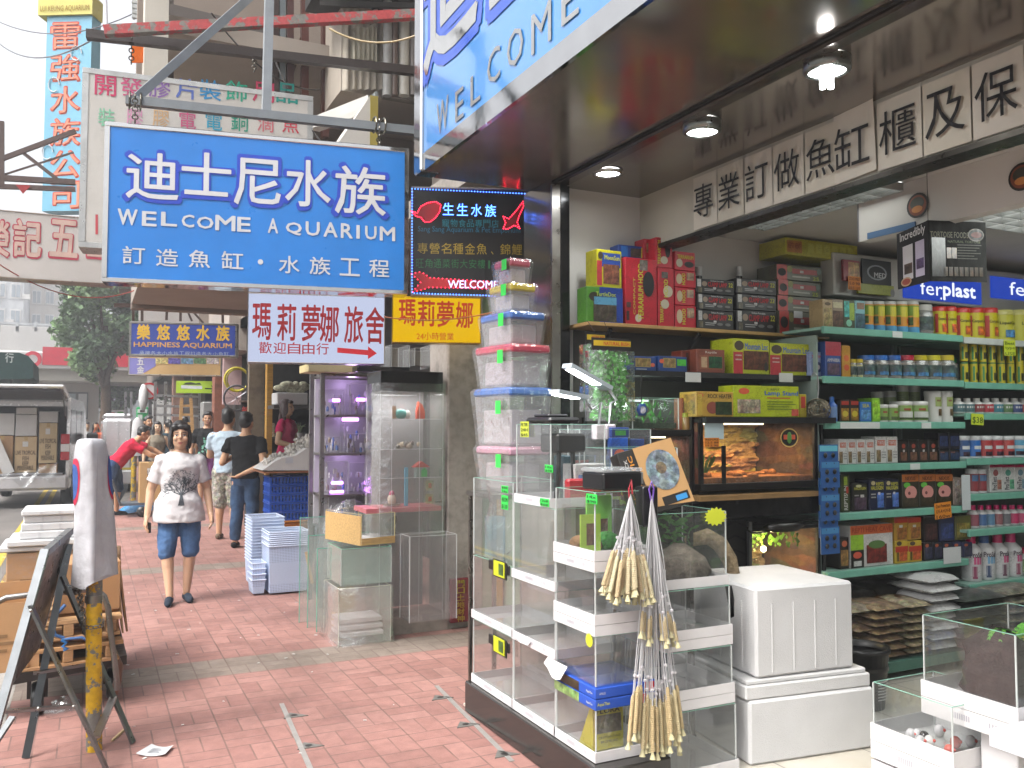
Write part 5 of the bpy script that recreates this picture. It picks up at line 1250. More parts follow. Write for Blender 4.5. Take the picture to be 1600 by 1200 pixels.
cbox("flat brown carton tucked at the right rear of the handcart", -.02,.2,6.0,6.45,zt,.74, 'a98057', -.05)
for i,x in enumerate((.16,.185,.21,.235)):
    g=G(['b48a66', 'a57c58', 'bd9670', 'ac8460'][i], 'card');g.M=Matrix.Translation((x,5.9 + .03*i,.26)) @ Matrix.Rotation(-.06 - .02*i,4, 'Y');g.box((0,0,0),(.012,.62,.62 - .05*i));o=g.build("flattened_carton");tag(o,f"flattened carton sheet upright at the cart's right side, {ordn(i, 4, 'innermost', 'outermost', 'the inside')}", "cardboard", "flattened cartons beside the cart")
g=G('d6d2cc','wrap');g.M=Matrix.Translation((-.24,6.1,.79));g.box((-.2,-.24,-.16),(.2,.24,.01),.02);tag(g.build("plastic_wrap"), "clear plastic film draped over the carton under the foam slabs", "plastic film")
for i,(x0,x1,y0,y1,z0,h) in enumerate(((-.46,.02,5.88,6.35,.806,.03),(-.42,.04,5.86,6.33,.838,.035),(-.36,.05,5.9,6.3,.876,.045),(-.35,.05,5.91,6.3,.922,.045),(-.34,.05,5.92,6.3,.968,.045),(-.35,.04,5.9,6.3,1.014,.03))):
    g=G('e6e6e8','styrofoam');g.box((x0,y0,z0),(x1,y1,z0+h),.006)
    for k in range(3 if i>1 else 0): x=lerp(x0,x1,(k+1)/4);g.set('cfcfd4').box((x,y0 - .003,z0 + .008),(x + .012,y0 + .003,z0+h - .006))
    tag(g.build("foam_slab"),f"white foam slab on the handcart's cartons, {ordn(i, 6, 'bottom one of the pile', 'top one of the pile', 'the bottom')}", "foam slab", "foam slabs on the handcart")
g=G('3f6496','plastic');g.tube([P(u,v,Y=5.3) for u,v in ((102,945),(88,960),(83,980),(86,992),(100,997))],.010,6);g.tube([P(u,v,Y=5.25) for u,v in ((98,1000),(110,998),(128,996),(135,1000))],.008,6);g.set('2f6fae').tube([P(u,v,Y=5.22) for u,v in ((96,1000),(104,1004),(98,1010),(106,1014),(99,1016))],.009,6);tag(g.build("blue_rope"), "knotted blue rope tied around the cart's load", "rope")
g=G('3a3634','metal');chain(g,P(125,925,Y=5.1),P(133,990,Y=4.85),12,.011);g.ell(P(113,922,Y=5.22),(.05,.03,.03));tag(g.build("lock_chain"), "dark steel lock chain fastening the cart handle to the meter pole", "chain")
g=G('cfc8c8','wrap');g.M=Matrix.Translation(P(102,1124,Y=5.3));rq=random.Random(3)
g.ring([[V((.10*math.sin(p_)*math.cos(a)*rq.uniform(.6,1.2),.09*math.sin(p_)*math.sin(a)*rq.uniform(.6,1.2),.06 - .06*math.cos(p_)*rq.uniform(.8,1.1))) for a in [k * .52 for k in range(12)]] for p_ in [.05,.6,1.1,1.6,2.1,2.6,3.1]]);tag(g.build("plastic_bag"), "crumpled clear plastic bag on the paving under the handcart", "bag")
p=P(240,1175,Z=.004);g=G('dfe2e6','card');n=6
cn=[P(212,1181,Z=.004),P(258,1182,Z=.004),P(271,1168,Z=.004),P(237,1166,Z=.004)]
g.raw([tuple(lerp(1,1,0)*(cn[0]*(1-i/n)*(1-j/n)+cn[1]*(i/n)*(1-j/n)+cn[2]*(i/n)*(j/n)+cn[3]*(1-i/n)*(j/n))+V((0,0,.012*abs(i/n - .5)**2*4))) for i in range(n+1) for j in range(n+1)],[(i*7+j,(i+1)*7+j,(i+1)*7+j+1,i*7+j+1) for i in range(n) for j in range(n)]);g.set('8a8c92')
for k in range(4): a=cn[0].lerp(cn[3],.3+k * .12);b=cn[1].lerp(cn[2],.3+k * .12);a,b=a.lerp(b,.25),a.lerp(b,.7 - .1*(k % 2));a.z=b.z=.0095;g.bar(a,b,.006,.0005)
tag(g.build("paper_sheet"), "white printed paper sheet lying on the paving near the stand's foot", "paper")
p=P(184,1150,Z=.0);g=G('c2a07a','wood');g.bar(P(175,1157,Z=.006),P(193,1141,Z=.006),.012,.01);tag(g.build("wood_splinter"), "small wooden stick lying on the paving beside the stand", "stick")

# ------------------------------------------------------------------ neighbouring aquarium front: baskets, glass, acrylic
def basket(label,x0,x1,y0,y1,z0,h):
    g=G((.66,.74,.88), 'meshplastic');e=.012
    for (a,b) in (((x0+e,y0+e,z0),(x1-e,y1-e,z0 + .003)),): g.box(a,b)
    g.quad((x0+e,y0+e,z0),(x1-e,y0+e,z0),(x1,y0,z0+h),(x0,y0,z0+h));g.quad((x1-e,y1-e,z0),(x0+e,y1-e,z0),(x0,y1,z0+h),(x1,y1,z0+h));g.quad((x0+e,y1-e,z0),(x0+e,y0+e,z0),(x0,y0,z0+h),(x0,y1,z0+h));g.quad((x1-e,y0+e,z0),(x1-e,y1-e,z0),(x1,y1,z0+h),(x1,y0,z0+h))
    g.set((.62,.70,.85), 'plastic');r=.008;z=z0+h
    g.box((x0-r,y0-r,z),(x1+r,y0 + .003,z + .008),.003);g.box((x0-r,y1 - .003,z),(x1+r,y1+r,z + .008),.003);g.box((x0-r,y0 + .003,z + .001),(x0 + .003,y1 - .003,z + .007));g.box((x1 - .003,y0 + .003,z + .001),(x1+r,y1 - .003,z + .007))
    o=g.build("mesh_basket");tag(o,label, "basket", "nested white mesh baskets on the pavement")
for i in range(15): basket(f"white mesh basket in the rear nested stack, {ordn(i, 15, 'lowest', 'topmost', 'the bottom')}", 1.42,1.72,8.55,8.95,.02+i * .03,.22)
for i in range(8): basket(f"white mesh basket in the front nested stack, {ordn(i, 8, 'lowest', 'topmost', 'the bottom')}", 1.50 + .006*(i % 3),1.86 + .006*(i % 3),8.12,8.5,.02+i * .018,.42)
for i in range(4): basket(f"small white mesh basket leaning left of the front stack, {ordn(i, 4, 'lowest', 'topmost', 'the bottom')}", 1.36,1.48,8.16,8.4,.02+i * .05,.12)
# leaning panes
for i,(dx,h,y) in enumerate(((0,.82,6.92),(.02,.70,6.72),(.05,.62,6.55))):
    g=G('d3ece0','cloudy');x=1.52+dx;g.box((x,y,0),(x + .46,y + .008,h));g.set('5fa894', 'gloss')
    g.box((x - .004,y - .001,0),(x,y + .009,h));g.box((x - .004,y - .001,h),(x + .46,y + .009,h + .004));tag(g.build("glass_sheet"),["tallest greenish glass pane standing at the back of the pane stack", "middle greenish glass pane standing in the pane stack", "front greenish glass pane standing beside the wrapped tank"][i], "glass pane", "glass panes standing by the wrapped tank")
g=G('d2a63c','plastic');g.box((1.66,6.42,.06),(1.76,6.5,.15),.005);tag(g.build("yellow_block"), "small yellow block beside the wrapped tank on the pavement", "box")
g=G('b98a4a','wood');g.bar(P(478,862,Y=7.2),P(488,912,Y=7.15),.02);tag(g.build("wooden_stick"), "thin wooden stick leaning on the mesh baskets", "stick")
def tank(label,x0,x1,y0,y1,z0,h,tint='dfeee8', edge='8fc0b0', tray=None,mat='glass', cat="fish tank", group=None,inner=None,rz=0,trayh=.045,lidtray=False,seam='b9c4c0'):
    t=thing("glass_tank", label,cat,((x0+x1)/2,(y0+y1)/2,z0),rz,group);hx,hy=(x1-x0)/2,(y1-y0)/2;e=.005;zb=.004
    if tray:
        g=G(tray, 'card');o_,q_=.010,.004
        nt_=2 if lidtray else 1
        for k in range(nt_):
            za=k*trayh;g.box((-hx-o_,-hy-o_,za),(hx+o_,-hy-o_+q_,za+trayh - .002));g.box((-hx-o_,hy+o_-q_,za),(hx+o_,hy+o_,za+trayh - .002));g.box((-hx-o_,-hy-o_+q_,za),(-hx-o_+q_,hy+o_-q_,za+trayh - .002));g.box((hx+o_-q_,-hy-o_+q_,za),(hx+o_,hy+o_-q_,za+trayh - .002));g.box((-hx-o_+q_,-hy-o_+q_,za + .001),(hx+o_-q_,hy+o_-q_,za + .004))
        g.set('9b9aa2', 'card')
        for k,(ya,yb) in enumerate(((-.62,-.42),(-.05,.35))):
            for m in range(3 if k==0 else 8):
                yy_=lerp(ya,yb,m/(3 if k==0 else 8))*hy;w_=hy * .03;xs=-hx-o_ - .0006;z_=trayh * .32;g.quad((xs,yy_+w_,z_),(xs,yy_,z_),(xs,yy_,z_+trayh * .34),(xs,yy_+w_,z_+trayh * .34))
        g.build("white_tray", t);zb=trayh*(nt_-1) + .006
    g=G(tint,mat)
    g.box((-hx,-hy,zb),(hx,-hy+e,h));g.box((-hx,hy-e,zb),(hx,hy,h));g.box((-hx,-hy+e,zb),(-hx+e,hy-e,h));g.box((hx-e,-hy+e,zb),(hx,hy-e,h));g.box((-hx+e,-hy+e,zb),(hx-e,hy-e,zb+e));g.build("glass_panels", t)
    g=G(edge, 'gloss');r=.0025
    for x in (-hx,hx):
        for y in (-hy,hy): g.set(seam).box((x-r,y-r,zb),(x+r,y+r,h))
    g.set(edge)
    for y in (-hy + .0025,hy - .0025): g.box((-hx,y - .002,h),(hx,y + .002,h + .0022))
    for x in (-hx + .0025,hx - .0025): g.box((x - .002,-hy + .005,h),(x + .002,hy - .005,h + .0022))
    g.build("glass_edges", t)
    if inner: inner(t,hx,hy,zb+e,h)
    return t
def white_slabs(t,hx,hy,z,h):
    for k in range(3): g=G('e6e6ea','styrofoam');g.box((-hx * .85,-hy * .8+k*hy * .1,z + .04+k * .045),(hx * .8,hy * .5,z + .07+k * .045),.004);g.build("white_insert", t)
    g=G('d8a82c','milky');g.box((-hx * .6,hy * .55,z + .12),(hx * .1,hy * .9,h * .85));g.build("yellow_insert", t)
tank("clear plastic tank wrapped in film with white inserts on the pavement", 1.60,1.98,6.04,6.46,.0,.40, 'e6e2d2', 'd6cfae', None, 'cloudy', "tank", None,white_slabs,seam='d8d2b4')
g=G('efeeee','wrap');g.M=Matrix.Translation((1.79,6.25,.0));g.ring([[(x*s,y*s + .0,z) for x,y in ((-.2,-.225),(0,-.23),(.2,-.225),(.203,0),(.2,.22),(0,.225),(-.2,.22),(-.205,0))] for z,s in ((.003,1.08),(.05,1.03),(.12,1.015),(.2,1.02),(.3,1.015),(.38,1.02),(.41,.98))],False);tag(g.build("film_wrap"), "loose clear film wrapped round the lower plastic tank", "plastic film")
tank("pale green glass tank stacked on the wrapped plastic tank", 1.62,1.99,6.06,6.44,.415,.26, 'b4dcc6', '6fb89c', None, 'cloudy', "tank")
def wood_inner(t,hx,hy,z,h):
    g=G('c99a64','wood');g.box((-hx - .008,-hy,0),(-hx - .001,hy,h * .95));g.box((-hx,-hy - .007,0),(hx,-hy - .001,.05));g.build("wooden_side", t);g=G('e8e4e2','card');g.box((-hx + .01,-hy + .01,.008),(hx - .01,hy - .01,.014));g.build("white_base", t)
tank("glass tank with pale wooden side on top of the green glass tank", 1.70,1.98,6.1,6.62,.69,.22, 'efe2d4', 'd8b98c', None, 'glass', "tank", None,wood_inner,.25,seam='d8b98c')
# acrylic display column
ac=thing("acrylic_display_cabinet", "tall clear acrylic display column with black top and small ornaments inside", "display cabinet", (2.2,6.3,0))
za=lambda v: P(640,v,Y=6.2).z
x0,x1,y0,y1=P(594,700,Y=6.2).x,P(692,700,Y=6.2).x,6.2,6.55
g=G('0e0e0f','gloss');g.box((x0,y0,za(612)),(x1,y1,za(580)),.004);g.build("black_top", ac,world=1)
g=G('eceef0','acrylic');g.box((x0,y0,.12),(x0 + .006,y1,za(613)));g.box((x1 - .006,y0,.12),(x1,y1,za(613)));g.box((x0 + .006,y1 - .006,.12),(x1 - .006,y1,za(613)));g.box((x0 + .006,y0,.12),(x1 - .006,y0 + .006,za(613)));g.build("clear_walls", ac,world=1)
g=G('e9ecee','plastic')
for x in (x0,x0 + .09,lerp(x0,x1,.62),x1): g.box((x - .001,y0 - .001,.12),(x + .001,y0 + .001,za(613)))
g.build("edge_line", ac,world=1)
l=bpy.data.lights.new('cabinet_lamp', 'AREA');l.shape,l.size,l.size_y,l.energy = 'RECTANGLE', .4,.25,1.6;o=bpy.data.objects.new('cabinet_lamp', l);COL.objects.link(o);o.location=((x0+x1)/2,(y0+y1)/2,za(614))
for v in (655,702,747,835):
    g=G('dfe3e6','acrylic');g.box((x0 + .007,y0 + .007,za(v)),(x1 - .007,y1 - .007,za(v) + .006));g.set('f2f4f6', 'plastic').box((x0 + .007,y0 + .004,za(v)),(x1 - .007,y0 + .006,za(v) + .003));g.build("clear_shelf", ac,world=1)
g=G('c4b8b8','wall');g.box((x0 + .02,y1 + .06,.12),(x1 - .01,y1 + .08,za(600)));g.build("added_back_panel", ac,world=1)  # pale panel added behind the column to lighten its background
g=G('b8646a','plastic');g.box((x0 - .1,y0 + .01,za(800)),(x1 - .007,y1 - .01,za(793)));g.build("red_shelf", ac,world=1)
g=G('8a8078','concrete');g.box((x0 + .03,y0 + .0,0),(x1 + .06,y1 + .02,.118));tag(g.build("concrete_step"), "low concrete step under the acrylic display column", "step")
def orn(name,label,u,v,f,Y=6.33):
    p=P(u,v,Y=Y);g=G();g.M=Matrix.Translation(p);f(g);tag(g.build(name),label, "ornament")
def f1(g): g.set('d8401c', 'plastic');g.prism([(-.03,0),(.035,0),(.033,.06),(.015,.11),(-.015,.135),(-.03,.06)],-.02,.02)
orn("shell_ornament", "orange fan shaped ornament in the acrylic column", 656,655,f1)
def f2(g): g.set('8a9a94', 'plastic');g.box((-.045,-.03,0),(.045,.03,.08));g.set('c83a34').prism([(-.065,.075),(.065,.075),(0,.12)],-.04,.04);g.set('2fae4c').prism([(-.005,.005),(.042,.005),(.042,.05),(.02,.075),(-.005,.05)],-.034,-.031)
orn("house_ornament", "toy house ornament with red roof and green door in the acrylic column", 657,745,f2)
def f3(g): g.set('5fa0cc', 'plastic');g.box((-.012,-.01,0),(.014,.01,.34))
orn("blue_strip", "tall pale blue plastic strip standing in the acrylic column", 634,800,f3)
def f4(g): g.set('c8c42c', 'milky');g.box((-.03,-.01,0),(.03,.01,.075),.004);g.set('c05a3c', 'plastic').box((-.012,-.013,.02),(.012,-.0101,.055))
orn("yellow_tag_card", "upper yellow square card in the acrylic column", 671,766,f4);orn("yellow_tag_card", "lower yellow square card in the acrylic column", 671,787,f4)
def f5(g): g.set('1c1c1e', 'gloss');g.lathe([(.05,0),(.05,.01),(.03,.014),(.025,.04)],n=12);g.tube([(0,0,.03),(-.02,0,.07),(.012,0,.11),(.03,0,.14)],[.03,.04,.03,.004],8)
orn("black_statue", "black fish shaped statue on the lowest clear shelf", 613,835,f5)
def f6(g): g.set('3f8a80', 'plastic');g.ell((-.01,0,.04),(.05,.03,.04));g.set('8a6a4a').box((-.075,-.01,0),(-.05,.02,.10));g.set('d8c8b8').ell((.045,0,.035),(.025,.02,.035))
orn("pot_ornament", "teal round pot ornament at the left of the top clear shelf", 628,655,f6)
def f7(g):
    rq=random.Random(8)
    for k in range(9): g.set(rq.choice(['b8a48c', '8a7a6a', 'cfc4b4', '5a5048']), 'plastic');g.ell((rq.uniform(-.09,.09),rq.uniform(-.03,.03),.02+rq.uniform(0,.03)),rq.uniform(.012,.03),8,6)
orn("shell_pile", "small pile of shells on the second clear shelf", 635,702,f7)
def f8(g): g.set('c85a7a', 'plastic');g.ell((0,0,.09),(.022,.02,.024));g.set('d8b8a4').ell((0,0,.045),(.035,.03,.045));g.set('8a7a6c').box((-.06,-.03,0),(.06,.03,.014))
orn("pink_figurine", "little figurine with pink top on the red shelf", 612,790,f8)
def f9(g): g.set('1c1c1c', 'plastic');g.tube([(0,0,.22),(.02,0,.12),(-.005,0,.06),(.015,0,0)],.003,5);g.ell((0,0,.23),(.012,.01,.03));g.box((-.04,-.02,0),(.015,.02,.012))
orn("aerator_wire", "black wired aerator hanging at the right of the acrylic column", 688,785,f9)
tank("clear acrylic tank with red lettered lid edge at the column's foot", P(628,900,Y=6.15).x,P(700,900,Y=6.15).x,5.98,6.19,.125,.62, 'e8e8ea', 'd8d8d8', None, 'acrylic', "tank", seam='d6d6d8')
g=G('c85a54','plastic');p=P(655,824,Y=6.0);g.bar(p,P(692,821,Y=6.0),.012);
g=G('f2f2f4','wrap');rq=random.Random(8);xx0,xx1=P(594,700,Y=6.2).x - .012,P(692,700,Y=6.2).x + .012
g.ring([[(lerp(xx0,xx1,fx_)+rq.uniform(-.006,.006),yy_+rq.uniform(-.008,.004),zz_) for fx_,yy_ in ((0,6.185),(.25,6.188),(.5,6.186),(.75,6.188),(1,6.186),(1,6.57),(0,6.57))] for zz_ in [.7 + .13*k for k in range(10)]],False,True);tag(g.build('film_wrap'), 'creased clear film wrapped round the acrylic display column', 'plastic film')
g=G('f2f2f4','wrap');p=P(548,850,Y=7.3);g.M=Matrix.Translation((p.x,7.3,.02));g.ring([[V((r_*math.cos(a)*rq.uniform(.8,1.15),r_ * .5*math.sin(a),zz_)) for a in [k * .45 for k in range(14)]] for r_,zz_ in ((.22,0),(.28,.2),(.27,.45),(.24,.7),(.12,.86),(.03,.9))],False,True);tag(g.build('clear_bag'), 'large clear plastic bag of goods in front of the purple lit rack', 'bag')
t=thing("prayer_tablet", "dark red doorway tablet with vertical gold characters at the pillar's foot", "tablet", P(722,975,Y=6.15));a,b=P(704,974,Y=6.15),P(741,902,Y=6.15)
g=G('6a1020','gloss');g.box((a.x,6.15,a.z),(b.x,6.19,b.z),.004);PW(g,"board",t);g=G('c8a03c','metal')
for i,ch in enumerate('門口土地財神'): p=P(714,917+i*11,Y=6.146);g.text(ch,(p.x,6.147,p.z),(.062,0,0),(0,0,.046),.02)
PW(g,"gold_characters",t)
g=G('d8d8dc','wrap');a=P(740,560,Y=5.4)
# shelf rack with purple aquarium lights
rk=thing("lit_shelf_rack", "steel shelf rack of acrylic racks glowing with purple lights", "shelf", (2.2,7.6,0));Y=7.4
za=lambda v: P(545,v,Y=Y).z
x0,x1=P(503,700,Y=Y).x,P(600,700,Y=Y).x
g=G('9a9898','metal')
for x in (x0,x1):
    for y in (Y,Y + .4): g.box((x - .018,y - .018,0),(x + .018,y + .018,za(582)))
g.build("post", rk,world=1)
for v in (585,648,708,772,822):
    g=G('a9a4a0','metal');g.box((x0 + .019,Y - .01,za(v) - .02),(x1 - .019,Y + .4,za(v)));g.build("shelf", rk,world=1)
g=G('bcb6c6','plastic');g.box((x0 + .02,Y + .36,za(822)),(x1 - .02,Y + .39,za(590)));g.build("blue_back", rk,world=1)
PU=(.62,.22,1.)
for i,(u0,u1,v) in enumerate(((520,531,625),(557,580,624),(516,537,768),(518,536,754),(573,590,756),(535,560,655),(545,548,655))):
    g=G(PU, 'glow3');a,b=P(u0,v+3,Y=Y + .06),P(u1,v-2,Y=Y + .06);g.box((a.x,Y + .05,a.z),(b.x,Y + .08,b.z),.004);g.build("purple_lamp", rk,world=1)
for v in (600,655,715):
    l=bpy.data.lights.new("purple_lamp", 'POINT');l.energy,l.color,l.shadow_soft_size=.6,(.72,.5,1.),.05;o=bpy.data.objects.new("purple_lamp", l);COL.objects.link(o);o.location=P(550,v,Y=Y + .15)
k=0
for v,items in ((648,((510,545,40),(548,590,48))),(708,((512,538,26),(544,592,30),(544,590,55))),(772,((512,545,52),(552,596,48))),(822,((514,556,48),(560,596,36)))):
    for u0,u1,hp in items:
        k += 1;a,b=P(u0,v,Y=Y),P(u1,v-hp,Y=Y);yy_=Y + .02 + .12*(k % 2)
        t=thing("acrylic_rack", f"clear acrylic rack on the purple lit shelf, {ORD[k - 1]} counting from top left", "rack", ((a.x+b.x)/2,yy_,za(v)),0, "acrylic racks on the purple lit shelf");g=G('e6e2f2','acrylic');hw,hh=(b.x-a.x)/2,b.z-a.z
        g.box((-hw,0,.001),(hw,.005,hh));g.box((-hw,.006,.001),(-hw + .005,.15,hh));g.box((hw - .005,.006,.001),(hw,.15,hh));g.build("panels", t);g=G('f0eef8','plastic');g.box((-hw,-.003,hh),(hw,0,hh + .004));g.box((-hw - .002,-.003,0),(-hw + .002,0,hh));g.box((hw - .002,-.003,0),(hw + .002,0,hh));g.build("edges", t)
        rq=random.Random(k);g=G('b8b4c0','gloss')
        for q_ in range(16): g.set(rq.choice(['b8b4c4', 'd8d4e0', '8a7a6a', '5a78b4', 'c8c4b0']), 'gloss');x=rq.uniform(-hw * .85,hw * .85);z=hh * .12*rq.randint(0,5);g.lathe([(.012,0),(.012,.03),(.006,.045)],(x,.05+z * .3,z + .004),8)
        g.build("bottle_stock", t)
g=G('cdb080','card');a,b=P(484,580,Y=7.2),P(560,570,Y=7.2);g.box((a.x,7.25,a.z),(b.x,7.6,b.z),.004);tag(g.build("flat_carton"), "flat tan carton lying on top of the purple lit rack", "carton")
g=G('222224','gloss');a,b=P(558,580,Y=7.1),P(640,574,Y=7.1);g.box((a.x,7.1,a.z),(b.x,7.4,b.z),.004);tag(g.build("black_tray"), "flat black tray next to the tan carton on top of the rack", "tray")
for i,(u0,u1,v0,v1,Y,c) in enumerate(((612,640,574,540,7.0, 'c8b49a'),(648,678,572,545,6.9, 'd0ccc4'),(676,700,575,540,6.9, 'bfb2a0'))):
    a,b=P(u0,v0,Y=Y),P(u1,v1,Y=Y);tank(f"clear tank stored on top of the acrylic column's cabinet row, {['left','middle','right'][i]} one", a.x,b.x,Y,Y + .3,a.z,b.z-a.z, 'e8e4da', 'd0c8ba', None, 'acrylic', "tank")
# white coral stall
cs=thing("coral_stall", "white sloping tray table of the coral stall", "stall", P(455,735,Y=10.5));Y=10.4;B=P(455,735,Y=Y)
g=G('dfdcd8','plastic');pl=[P(*q_,Y=Y) for q_ in ((410,735),(494,735),(494,702),(480,700),(462,712),(440,716),(428,722))]
g.raw([tuple(p) for p in pl]+[tuple(p+V((0,.7,0))) for p in pl],[tuple(range(7)),tuple(range(13,6,-1))]+[(i+7,(i+1) % 7+7,(i+1) % 7,i) for i in range(7)]);g.build("tray", cs,world=1)
g=G('8a5a3c','wood');a,b=P(412,740,Y=Y),P(494,735.5,Y=Y);g.box((a.x,Y - .02,a.z),(b.x,Y + .72,b.z));g.build("table_top", cs,world=1)
g=G('55504c','metal')
for u in (424,492): p=P(u,737,Y=Y + .5);g.box((p.x - .02,Y + .5,0),(p.x + .02,Y + .54,p.z));g.build("leg", cs,world=1) if u==492 else None
g=G('b8c0d0','card');a,b=P(446,724,Y=Y - .003),P(458,715,Y=Y - .003);g.quad((a.x,Y - .004,a.z),(b.x,Y - .004,a.z),(b.x,Y - .004,b.z),(a.x,Y - .004,b.z));g.build("price_label", cs,world=1)
rq=random.Random(12)
for i,(u,v,s) in enumerate(((422,722,.12),(434,714,.12),(447,709,.13),(458,704,.13),(466,698,.14),(476,690,.15),(485,686,.16),(490,694,.13),(470,708,.12),(455,713,.10))):
    p=P(u,v+6,Y=Y + .25 + .1*(i % 3));g=G('ddd3c4','bark');g.M=Matrix.Translation(p)
    for k in range(34):
        d=V((rq.gauss(0,1),rq.gauss(0,1),abs(rq.gauss(.3,.8)))).normalized()*s*rq.uniform(.6,1.1);g.set(rq.choice(['e2d8c8', 'efe8dc', 'd0c4b2'])).tube([(0,0,0),d * .6+V((rq.uniform(-.02,.02),)*3),d],[.03,.022,.014],6)
    g.ell((0,0,0),s * .55,8,6);tag(g.build("coral"),f"cream branching coral lump heaped on the white stall tray, {ordn(i, 10)}", "coral", "corals heaped on the white stall tray")
for i in range(5):
    z=.42+i * .105;a,b=P(422,760,Y=10.5),P(488,760,Y=10.5);g=G('1f4fae','plastic');x0,x1,y0,y1=a.x,b.x,10.5,10.95
    g.box((x0,y0,z),(x1,y1,z + .01))
    for (c,d) in (((x0,y0,z),(x1,y0 + .02,z)),((x0,y1 - .02,z),(x1,y1,z)),((x0,y0 + .02,z),(x0 + .02,y1 - .02,z)),((x1 - .02,y0 + .02,z),(x1,y1 - .02,z))): g.box((c[0],c[1],z + .011),(d[0],d[1],z + .02));g.box((c[0] - .004,c[1] - .004,z + .085),(d[0] + .004,d[1] + .004,z + .1),.003)
    n=12
    for k in range(n+1): x=lerp(x0 + .01,x1 - .01,k/n);g.box((x - .012,y0 + .004,z + .02),(x + .012,y0 + .014,z + .085))
    for k in range(7): y=lerp(y0 + .03,y1 - .03,k/6);g.box((x0 + .004,y - .012,z + .02),(x0 + .014,y + .012,z + .085))
    tag(g.build("plastic_crate"),f"blue slatted plastic crate stacked under the coral tray, {ordn(i, 5, 'lowest', 'topmost', 'the bottom')}", "crate", "blue crates under the coral tray")
a,b=P(424,812,Y=10.45),P(482,780,Y=10.45);g=G('b8681c','plastic');g.box((a.x,10.46,.0),(b.x,10.98,.4),.02)
for k in range(5): x=lerp(a.x,b.x,(k + .5)/5);g.set('a3590f').box((x - .01,10.45,.04),(x + .01,10.459,.36))
g.set('c4742a').box((a.x - .02,10.44,.4),(b.x + .02,11,.419),.005);tag(g.build("storage_tub"), "orange brown plastic tub under the blue crates", "tub")
t=thing("wet_floor_sign", "yellow folding caution floor sign with red triangle beside the blue crates", "floor sign", P(478,815,Z=0));b0=V(t.location)
g=G('d8aa0c','plastic');hs_=.62
g.raw([(-.15,-.14,0),(.13,-.14,0),(.11,0,hs_),(.04,.012,hs_ + .04),(-.03,.012,hs_ + .04),(-.09,0,hs_),(-.15,-.12,0),(.13,-.12,0),(.11,.02,hs_),(-.09,.02,hs_)],[(0,1,2,5),(5,2,3,4),(6,9,8,7),(0,6,7,1),(1,7,8,2),(0,5,9,6),(9,5,4),(8,3,2),(9,4,3,8)]);g.build("front_panel", t)
g=G('c89a08','plastic');g.raw([(-.15,.16,0),(.13,.16,0),(.11,.03,hs_),(-.09,.03,hs_),(-.15,.18,0),(.13,.18,0),(.11,.05,hs_),(-.09,.05,hs_)],[(0,1,2,3),(7,6,5,4),(0,4,5,1),(1,5,6,2),(3,7,4,0)]);g.build("rear_panel", t)
sl_pt=lambda x,f: (x,-.143 + .14*f,hs_*f)
g=G('c83a1c','plastic');g.raw([sl_pt(-.07,.2),sl_pt(.05,.2),sl_pt(-.0,.52),sl_pt(-.045,.24),sl_pt(.025,.24),sl_pt(-.003,.44)],[(0,1,4,3),(1,2,5,4),(2,0,3,5)]);g.set('2a2418')
for f in (.68,.60): g.raw([sl_pt(-.06,f),sl_pt(.06,f),sl_pt(.06,f + .04),sl_pt(-.06,f + .04)],[(0,1,2,3)])
g.raw([sl_pt(-.03,.82),sl_pt(.05,.82),sl_pt(.05,.92),sl_pt(-.03,.92)],[(0,1,2,3)]);g.raw([sl_pt(-.05,.06),sl_pt(.05,.06),sl_pt(.05,.1),sl_pt(-.05,.1)],[(0,1,2,3)]);g.build("print", t)
t=thing("white_stool", "white plastic stool partly hidden behind the yellow floor sign", "stool", P(490,812,Y=10.0)*1);b0=P(489,812,Z=0);t.location=b0
g=G('e2e2e4','plastic');g.box((-.15,-.02,.42),(.15,.26,.45),.015);g.build("seat", t)
for x in (-.13,.13):
    for y in (0,.24): g=G('dcdcde','plastic');g.bar((x*1.1,y,0),(x,y,.42),.035);g.build("leg", t)
t=thing("foam_box", "white foam box with pale coral on the high shelf behind the pink T-shirt", "foam box", P(456,632,Y=12));a,b=P(433,632,Y=12),P(481,614,Y=12)
g=G('dcdcda','styrofoam');g.box((a.x,12,a.z),(b.x,12.4,b.z),.01);PW(g,"shell",t)
g=G('b8b49c','bark');rq=random.Random(5)
for k in range(12): g.ell(P(440+rq.uniform(0,34),612-rq.uniform(0,12),Y=12.15),(rq.uniform(.05,.13),.08,.05),10,6)
tag(g.build("coral"), "pale greenish plate coral on the high foam box", "coral")
g=G('4a4744','paintmetal');a,b=P(428,636,Y=12),P(500,633,Y=12);g.box((a.x,12,a.z - .02),(b.x,12.45,b.z - .004));tag(g.build("wall_shelf"), "dark wall shelf under the high foam box", "shelf")
g=G('d4d4d0','plastic');p=P(467,700,Y=12.1);g.M=Matrix.Translation(p);g.lathe([(.06,0),(.075,.2),(.07,.21)],n=14);g.set('7a8a68', 'leaf')
for k in range(14): a=k*1.1;g.tube([(0,0,.18),(.05*math.cos(a),.05*math.sin(a),.3),(.09*math.cos(a),.09*math.sin(a),.33 + .03*math.sin(k))],[.006,.01,.002],5)
tag(g.build("potted_plant"), "small grey green plant in a white pot behind the coral stall", "plant")
t=thing("price_sign", "white notice strip fixed to the steel post left of the purple rack", "notice", P(491,630,Y=8.0));g=G('dcdcdc','card');a,b=P(487,650,Y=8),P(493,602,Y=8);g.box((a.x,8,a.z),(b.x,8.01,lerp(a.z,b.z,.3)));g.box((a.x,8,lerp(a.z,b.z,.34)),(b.x,8.01,b.z));PW(g,"card",t)
